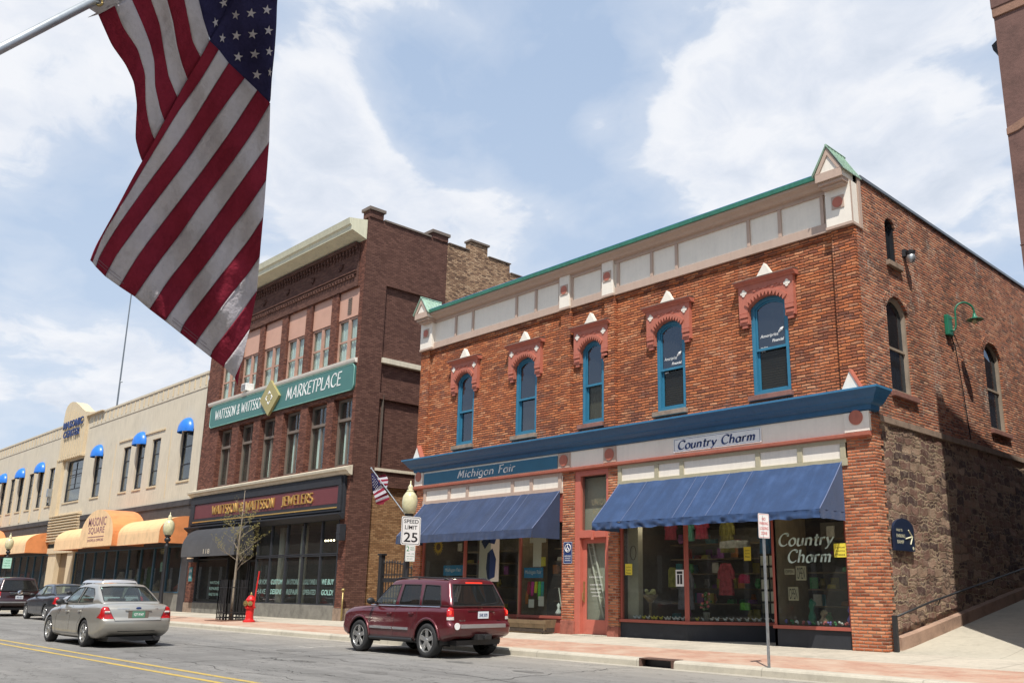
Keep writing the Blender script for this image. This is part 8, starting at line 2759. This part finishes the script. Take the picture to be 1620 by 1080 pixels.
for i, (nm, lab, col, x, y, z, h, w) in enumerate(goods):
    key = 'goods_%d' % i
    M[key] = paint('fabric_of_' + nm, col, 0.8, 0.35, 9)
    mb = MB()
    sh = 0.55 if nm in ('dress', 'blouse', 'tunic', 'jacket') else 0.9
    def g_(s, t, x=x, y=y, z=z, h=h, w=w, sh=sh, i=i):
        a = 2 * math.pi * s
        ww = w * (sh + (1 - sh) * t ** 0.6) * (0.25 if t < 0.02 else 1)
        return Vector((x + ww * math.cos(a) * (1 + 0.08 * math.sin(7 * a + i)), y + 0.10 * math.sin(a) * (1 + 0.4 * math.sin(9 * a)), z + h * (1 - t)))
    mb.grid(g_, 28, 8)
    if nm in ('dress', 'blouse', 'tunic', 'jacket'):
        for s in (-1, 1): mb.tube([(x + s * w * 0.4, y, z + h * 0.96), (x + s * w * 0.9, y, z + h * 0.72), (x + s * w * 0.95, y, z + h * 0.5)], [0.06, 0.055, 0.05], 8)
    tag(mb.build(nm, key, None, smooth=True), lab, nm)
hues = ((0.4, 0.05, 0.05, 'red'), (0.05, 0.25, 0.3, 'teal'), (0.45, 0.35, 0.06, 'mustard'), (0.3, 0.08, 0.3, 'purple'), (0.5, 0.45, 0.38, 'cream'), (0.08, 0.3, 0.1, 'green'), (0.5, 0.18, 0.05, 'orange'))
for k, h_ in enumerate(hues): M['ware_%d' % k] = paint('coloured_ware', h_[:3], 0.7, 0.2, 8)
for grp, x0, x1, yy, n in (('Country Charm', -7.5, -4.3, 2.2, 44), ('Country Charm', -2.6, -1.0, 1.6, 20), ('Michigan Fair', -17.2, -14.6, 1.8, 18), ('Michigan Fair', -12.0, -10.5, 1.7, 16)):
    for i in range(n):
        k = rc.randrange(7)
        x, z = rc.uniform(x0, x1), 0.75 + 0.42 * rc.randrange(6)
        y = yy + rc.uniform(-0.5, 0.5) * (0.5 if z < 1 else 1)
        mb = MB()
        kind = i % 3
        if kind == 0: mb.lathe([(0.05, 0), (0.10, 0.10), (0.06, 0.2), (0.07, 0.26)], (x, y, z), 9)
        elif kind == 1: mb.box(x - 0.11, x + 0.11, y - 0.02, y + 0.02, z, z + 0.28)
        else: mb.hexa([(x - .12, y - .08, z), (x + .12, y - .08, z), (x + .12, y + .08, z), (x - .12, y + .08, z)], [(x - .10, y - .07, z + .1), (x + .11, y - .07, z + .1), (x + .11, y + .07, z + .12), (x - .1, y + .07, z + .12)])
        nm = ('jar', 'picture_card', 'folded_cloth')[kind]
        tag(mb.build(nm, 'ware_%d' % k, None), hues[k][3] + ' ' + nm.replace('_', ' ') + ' on the shelves inside the ' + grp + ' shop', nm.replace('_', ' '), 'goods on the shelves inside the ' + grp + ' shop, ' + hues[k][3] + ' ' + nm.replace('_', ' '))
for grp, x0, x1, yy in (('left end of the Country Charm shop', -7.6, -4.2, 2.45), ('right hand Country Charm window', -2.7, -0.95, 1.9), ('left Michigan Fair window', -17.3, -14.5, 2.1), ('right Michigan Fair window', -12.1, -10.4, 1.95)):
    t = thing('shelf_unit', 'dark timber shelves standing back inside the ' + grp, 'shelves', ((x0 + x1) / 2, yy, 0.3))
    for k in range(6):
        mb = MB(); mb.box(x0, x1, yy - 0.5, yy + 0.3, 0.71 + 0.42 * k, 0.74 + 0.42 * k); mb.build('shelf', 'wood', t)
    mb = MB(); mb.box(x0, x1, yy + 0.3, yy + 0.33, 0.3, 3.3); mb.build('back_board', 'interior2', t)
# card rack
t = thing('card_rack', 'wire rack of pale greeting cards behind the slanting shop window', 'rack', (-3.9, 1.6, 1.2))
for r_i in range(5):
    for c_i in range(3):
        mb = MB(); mb.box(-4.15 + 0.28 * c_i, -3.92 + 0.28 * c_i, 1.5, 1.52, 0.95 + 0.31 * r_i, 1.2 + 0.31 * r_i); mb.build('card', 'interior2' if (r_i + c_i) % 3 == 0 else 'panel', t)
mb = MB(); mb.box(-4.2, -3.3, 1.53, 1.56, 0.7, 2.5); mb.build('rack_frame', 'iron', t)
# row of small pottery birds on the sill
for k in range(26):
    x = -7.5 + 0.155 * k + rc.uniform(-0.03, 0.03)
    y = 0.20 if x < -5.6 else 0.20 + (x + 5.56) * 0.68 + 0.1
    mb = MB()
    z = 0.72
    mb.sphere((x, y, z + 0.045), 0.04, 6, sq=(1.3, 0.8, 0.9)); mb.sphere((x + 0.045, y, z + 0.095), 0.022, 5); mb.tube([(x - 0.04, y, z + 0.06), (x - 0.085, y, z + 0.10)], [0.018, 0.006], 5)
    col = rc.choice(['white', 'yellowp', 'panel'])
    tag(mb.build('pottery_bird', col, None, smooth=True), 'tiny pale pottery bird in the row on the Country Charm window sill', 'ornament', 'pottery birds along the window sill')
t = thing('flower_arrangement', 'pot of pink and white flowers beside the middle post of the shop window', 'flowers', (-5.25, 0.45, 0.72))
mb = MB(); mb.lathe([(0.07, 0), (0.10, 0.22), (0.08, 0.24)], (-5.25, 0.5, 0.72), 12); mb.build('pot', 'greystone', t, smooth=True)
mb = MB(); mb2 = MB()
for k in range(26):
    a, r, h = rc.uniform(0, 6.28), rc.uniform(0.02, 0.2), rc.uniform(0.28, 0.72)
    p = Vector((-5.25 + r * math.cos(a), 0.5 + r * 0.7 * math.sin(a), 0.74 + h))
    (mb if k % 2 else mb2).sphere(p, rc.uniform(0.025, 0.045), 4)
mb.build('pink_blooms', cm('bloom_pink', (0.65, 0.15, 0.14)), t); mb2.build('leaves', cm('leaf_dark', (0.08, 0.16, 0.05)), t)
t = thing('bowl', 'brown bowl heaped with pale fruit on the left of the shop window sill', 'bowl', (-7.25, 0.4, 1.0))
mb = MB(); mb.lathe([(0.08, 0.0), (0.2, 0.14), (0.23, 0.2), (0.2, 0.19), (0.0, 0.06)], (-7.15, 0.45, 1.2), 14); mb.lathe([(0.12, 0), (0.04, 0.1), (0.04, 0.45), (0.1, 0.48)], (-7.15, 0.45, 0.72), 10); mb.build('dish', 'wood', t, smooth=True)
mb = MB()
for k in range(9): mb.sphere((-7.15 + 0.12 * math.cos(k * 0.8), 0.45 + 0.1 * math.sin(k * 0.8), 1.40 + 0.05 * (k % 3)), 0.055, 5)
mb.build('fruit', cm('pale_yellow', (0.55, 0.5, 0.22)), t, smooth=True)
# right hand window: papers, figures, flowers
for (x0, x1, z0, z1, lab) in ((-2.68, -2.40, 1.92, 2.06, 'small white open card in the right hand Country Charm window'), (-2.36, -2.08, 1.78, 2.12, 'pale paper beside the open card in the right hand Country Charm window'), (-2.60, -2.32, 1.30, 1.62, 'pale paper below the open card in the right hand Country Charm window')):
    t = thing('card', lab, 'card', (x0, 0.3, z0))
    mb = MB(); mb.box(x0, x1, 0.30, 0.31, z0, z1); mb.build('paper', 'interior2' if 'open' not in lab else 'limeflute', t)
    if 'open' in lab:
        mb = MB(); text(mb, 'OPEN', FF(0.298), x0 + 0.03, x1 - 0.03, z0 + 0.03, z1 - 0.03, 0.001); mb.build('lettering', 'text_dark', t)
fc = [cm('bloom_violet', (0.25, 0.2, 0.6)), cm('leaf_bright', (0.05, 0.3, 0.1)), 'white', 'bloom_pink']
for k in range(13):
    mb = MB()
    for q in range(4): mb.sphere((-2.62 + 0.145 * k + rc.uniform(-0.04, 0.04), 0.22 + rc.uniform(-0.04, 0.04), 0.76 + rc.uniform(0, 0.07)), 0.028, 4)
    tag(mb.build('small_posy', fc[k % 4], None), 'tiny bunch of ' + ('violet', 'green', 'white', 'pink')[k % 4] + ' flowers in the row on the right hand window sill', 'flowers', 'flowers along the right hand sill, ' + ('violet', 'green', 'white', 'pink')[k % 4])
for (x, h, col, lab) in ((-2.0, 0.62, 'lampgreen', 'blue green garden figure on the sill of the right hand Country Charm window'), (-1.7, 0.36, 'wood', 'small brown horse figure on the sill of the right hand window'), (-0.98, 0.5, 'bloom_violet', 'tall pot with orange flowers at the right end of the right hand window')):
    mb = MB(); mb.lathe([(0.08, 0), (0.10, h * 0.3), (0.04, h * 0.55), (0.08, h * 0.7), (0.05, h * 0.9), (0.0, h)], (x, 0.35, 0.74), 10)
    mb.sphere((x + 0.05, 0.33, 0.74 + h * 0.8), 0.07, 6)
    tag(mb.build('garden_figure', col, None, smooth=True), lab, 'ornament')
# jewellers' interior: strip of track lamps glimpsed through the glass
mb = MB()
for k in range(5): mb.sphere((-27.35 + 0.24 * k, 1.6, 3.55), 0.045, 5)
tag(mb.build('ceiling_lamps', 'lit_lamp', None, smooth=True), 'small lit ceiling lamp of the short row inside the jewelers shop', 'lamp', 'lit ceiling lamps in the jewelers shop')
mb = MB(); mb.lathe([(0.16, 0), (0.16, 3.6)], (-29.9, 1.0, 0.6), 12); tag(mb.build('column', 'panel', None, smooth=True), 'pale round column just inside the jewelers shop at the left', 'column')
mb = MB(); mb.lathe([(0.16, 0), (0.16, 3.6)], (-27.9, 1.0, 0.6), 12); tag(mb.build('column', 'panel', None, smooth=True), 'pale round column inside the jewelers shop nearer the middle panes', 'column')
# goods in the shop windows of the pale building
pal = [(0.4, 0.06, 0.03), (0.28, 0.22, 0.15), (0.06, 0.12, 0.05), (0.35, 0.3, 0.25), (0.3, 0.12, 0.05)]
for k, c in enumerate(pal): M['wares%d' % k] = paint('window_wares', c, 0.8, 0.3, 6)
x = -86.0
k = 0
words = ('red brown', 'tan', 'dark green', 'pale grey', 'rust')
for k in range(14):
    x = -40.5 - 3.05 * k
    if -62 < x < -56: continue
    mb = MB()
    h = rc.uniform(0.5, 1.4)
    mb.lathe([(0.35, 0.0), (0.42, h * 0.4), (0.2, h * 0.8), (0.14, h)], (x, 0.8, 1.2), 12)
    mb.box(x + 0.7, x + 1.3, 0.9, 0.95, 1.2, 1.2 + h * 1.1)
    tag(mb.build('shop_display', 'wares%d' % (k % 5), None), words[k % 5] + ' goods on show behind the glass of the pale building', 'shop display', 'window displays of the pale building, ' + words[k % 5])

def islands(o, name=None):
    me = o.data
    par = list(range(len(me.vertices)))
    def fd(a):
        while par[a] != a:
            par[a] = par[par[a]]
            a = par[a]
        return a
    for p in me.polygons:
        v = list(p.vertices)
        for w in v[1:]: par[fd(w)] = fd(v[0])
    gr = {}
    for p in me.polygons: gr.setdefault(fd(p.vertices[0]), []).append(p)
    if len(gr) < 2 or len(gr) > 100: return
    for k, ps in list(gr.items()):
        ids = sorted({v for p in ps for v in p.vertices})
        ix = {v: i for i, v in enumerate(ids)}
        nm = bpy.data.meshes.new(name or o.name.split('.')[0])
        nm.from_pydata([tuple(me.vertices[v].co) for v in ids], [], [[ix[v] for v in p.vertices] for p in ps])
        for mt in me.materials: nm.materials.append(mt)
        for p, q in zip(nm.polygons, ps): p.material_index = q.material_index; p.use_smooth = q.use_smooth
        c = o.copy(); c.data = nm; c.name = name or o.name.split('.')[0]
        COL.objects.link(c)
        if k == next(iter(gr)): 
            for ch in list(o.children): ch.parent = c
    bpy.data.objects.remove(o)


for o in list(bpy.data.objects):
    b = o.name.split('.')[0]
    if o.type != 'MESH': continue
    if b in ('brick_pier', 'ground_pier', 'pier_base', 'pilaster_strip', 'stone_plinth', 'shopfront_posts', 'pier_plinth', 'cream_band', 'parapet_dentils', 'corner_board', 'seam', 'coping', 'parapet_pier', 'header_board', 'ceiling_lamps', 'curtain', 'seat', 'road_marking', 'cornice_lip', 'dark_band', 'stone_band', 'upper_block', 'red_moulding', 'side_moulding') and len(o.data.polygons) < 800:
        islands(o, {'shopfront_posts': 'shopfront_post', 'parapet_dentils': 'parapet_rib', 'ceiling_lamps': 'ceiling_lamp'}.get(b))
# plain wording in the descriptions
WORDS = ((' lettering Country Charm', ' lettering'), (' lettering Michigan Fair', ' lettering'), ('blue Michigan Fair banner', 'blue lettered banner'), ('blue banner low', 'blue banner standing low'),
         ('right hand Country Charm window', 'shop window nearest the stone wall'), ('Country Charm shop', 'right hand shop'), ('Country Charm window', 'right hand shop window'), ('Country Charm', 'right hand shop'),
         ('right Michigan Fair window', 'right window of the left shop'), ('left Michigan Fair window', 'left window of the left shop'), ('Michigan Fair shop door', 'door of the left shop'), ('Michigan Fair shop', 'left hand shop'), ('Michigan Fair window', 'left hand shop window'), ('Michigan Fair', 'left hand shop'),
         ('orange Masonic Square awning', 'arched orange awning'), (' lettered Masonic Square', ' carrying purple lettering, nearer the brown building'), (' reading Masonic Center', ''),
         (' reading Wattsson & Wattsson Marketplace', ' with white lettering and a gold diamond'), (' reading Wattsson & Wattsson Jewelers', ' above the black shopfront'))
for o in bpy.data.objects:
    for key in ('label', 'group'):
        if key in o:
            s = o[key]
            for a_, b_ in WORDS: s = s.replace(a_, b_)
            if s != o[key]: o[key] = s
# the bookkeeping properties have done their work
for o in bpy.data.objects:
    if '_o' in o: del o['_o']
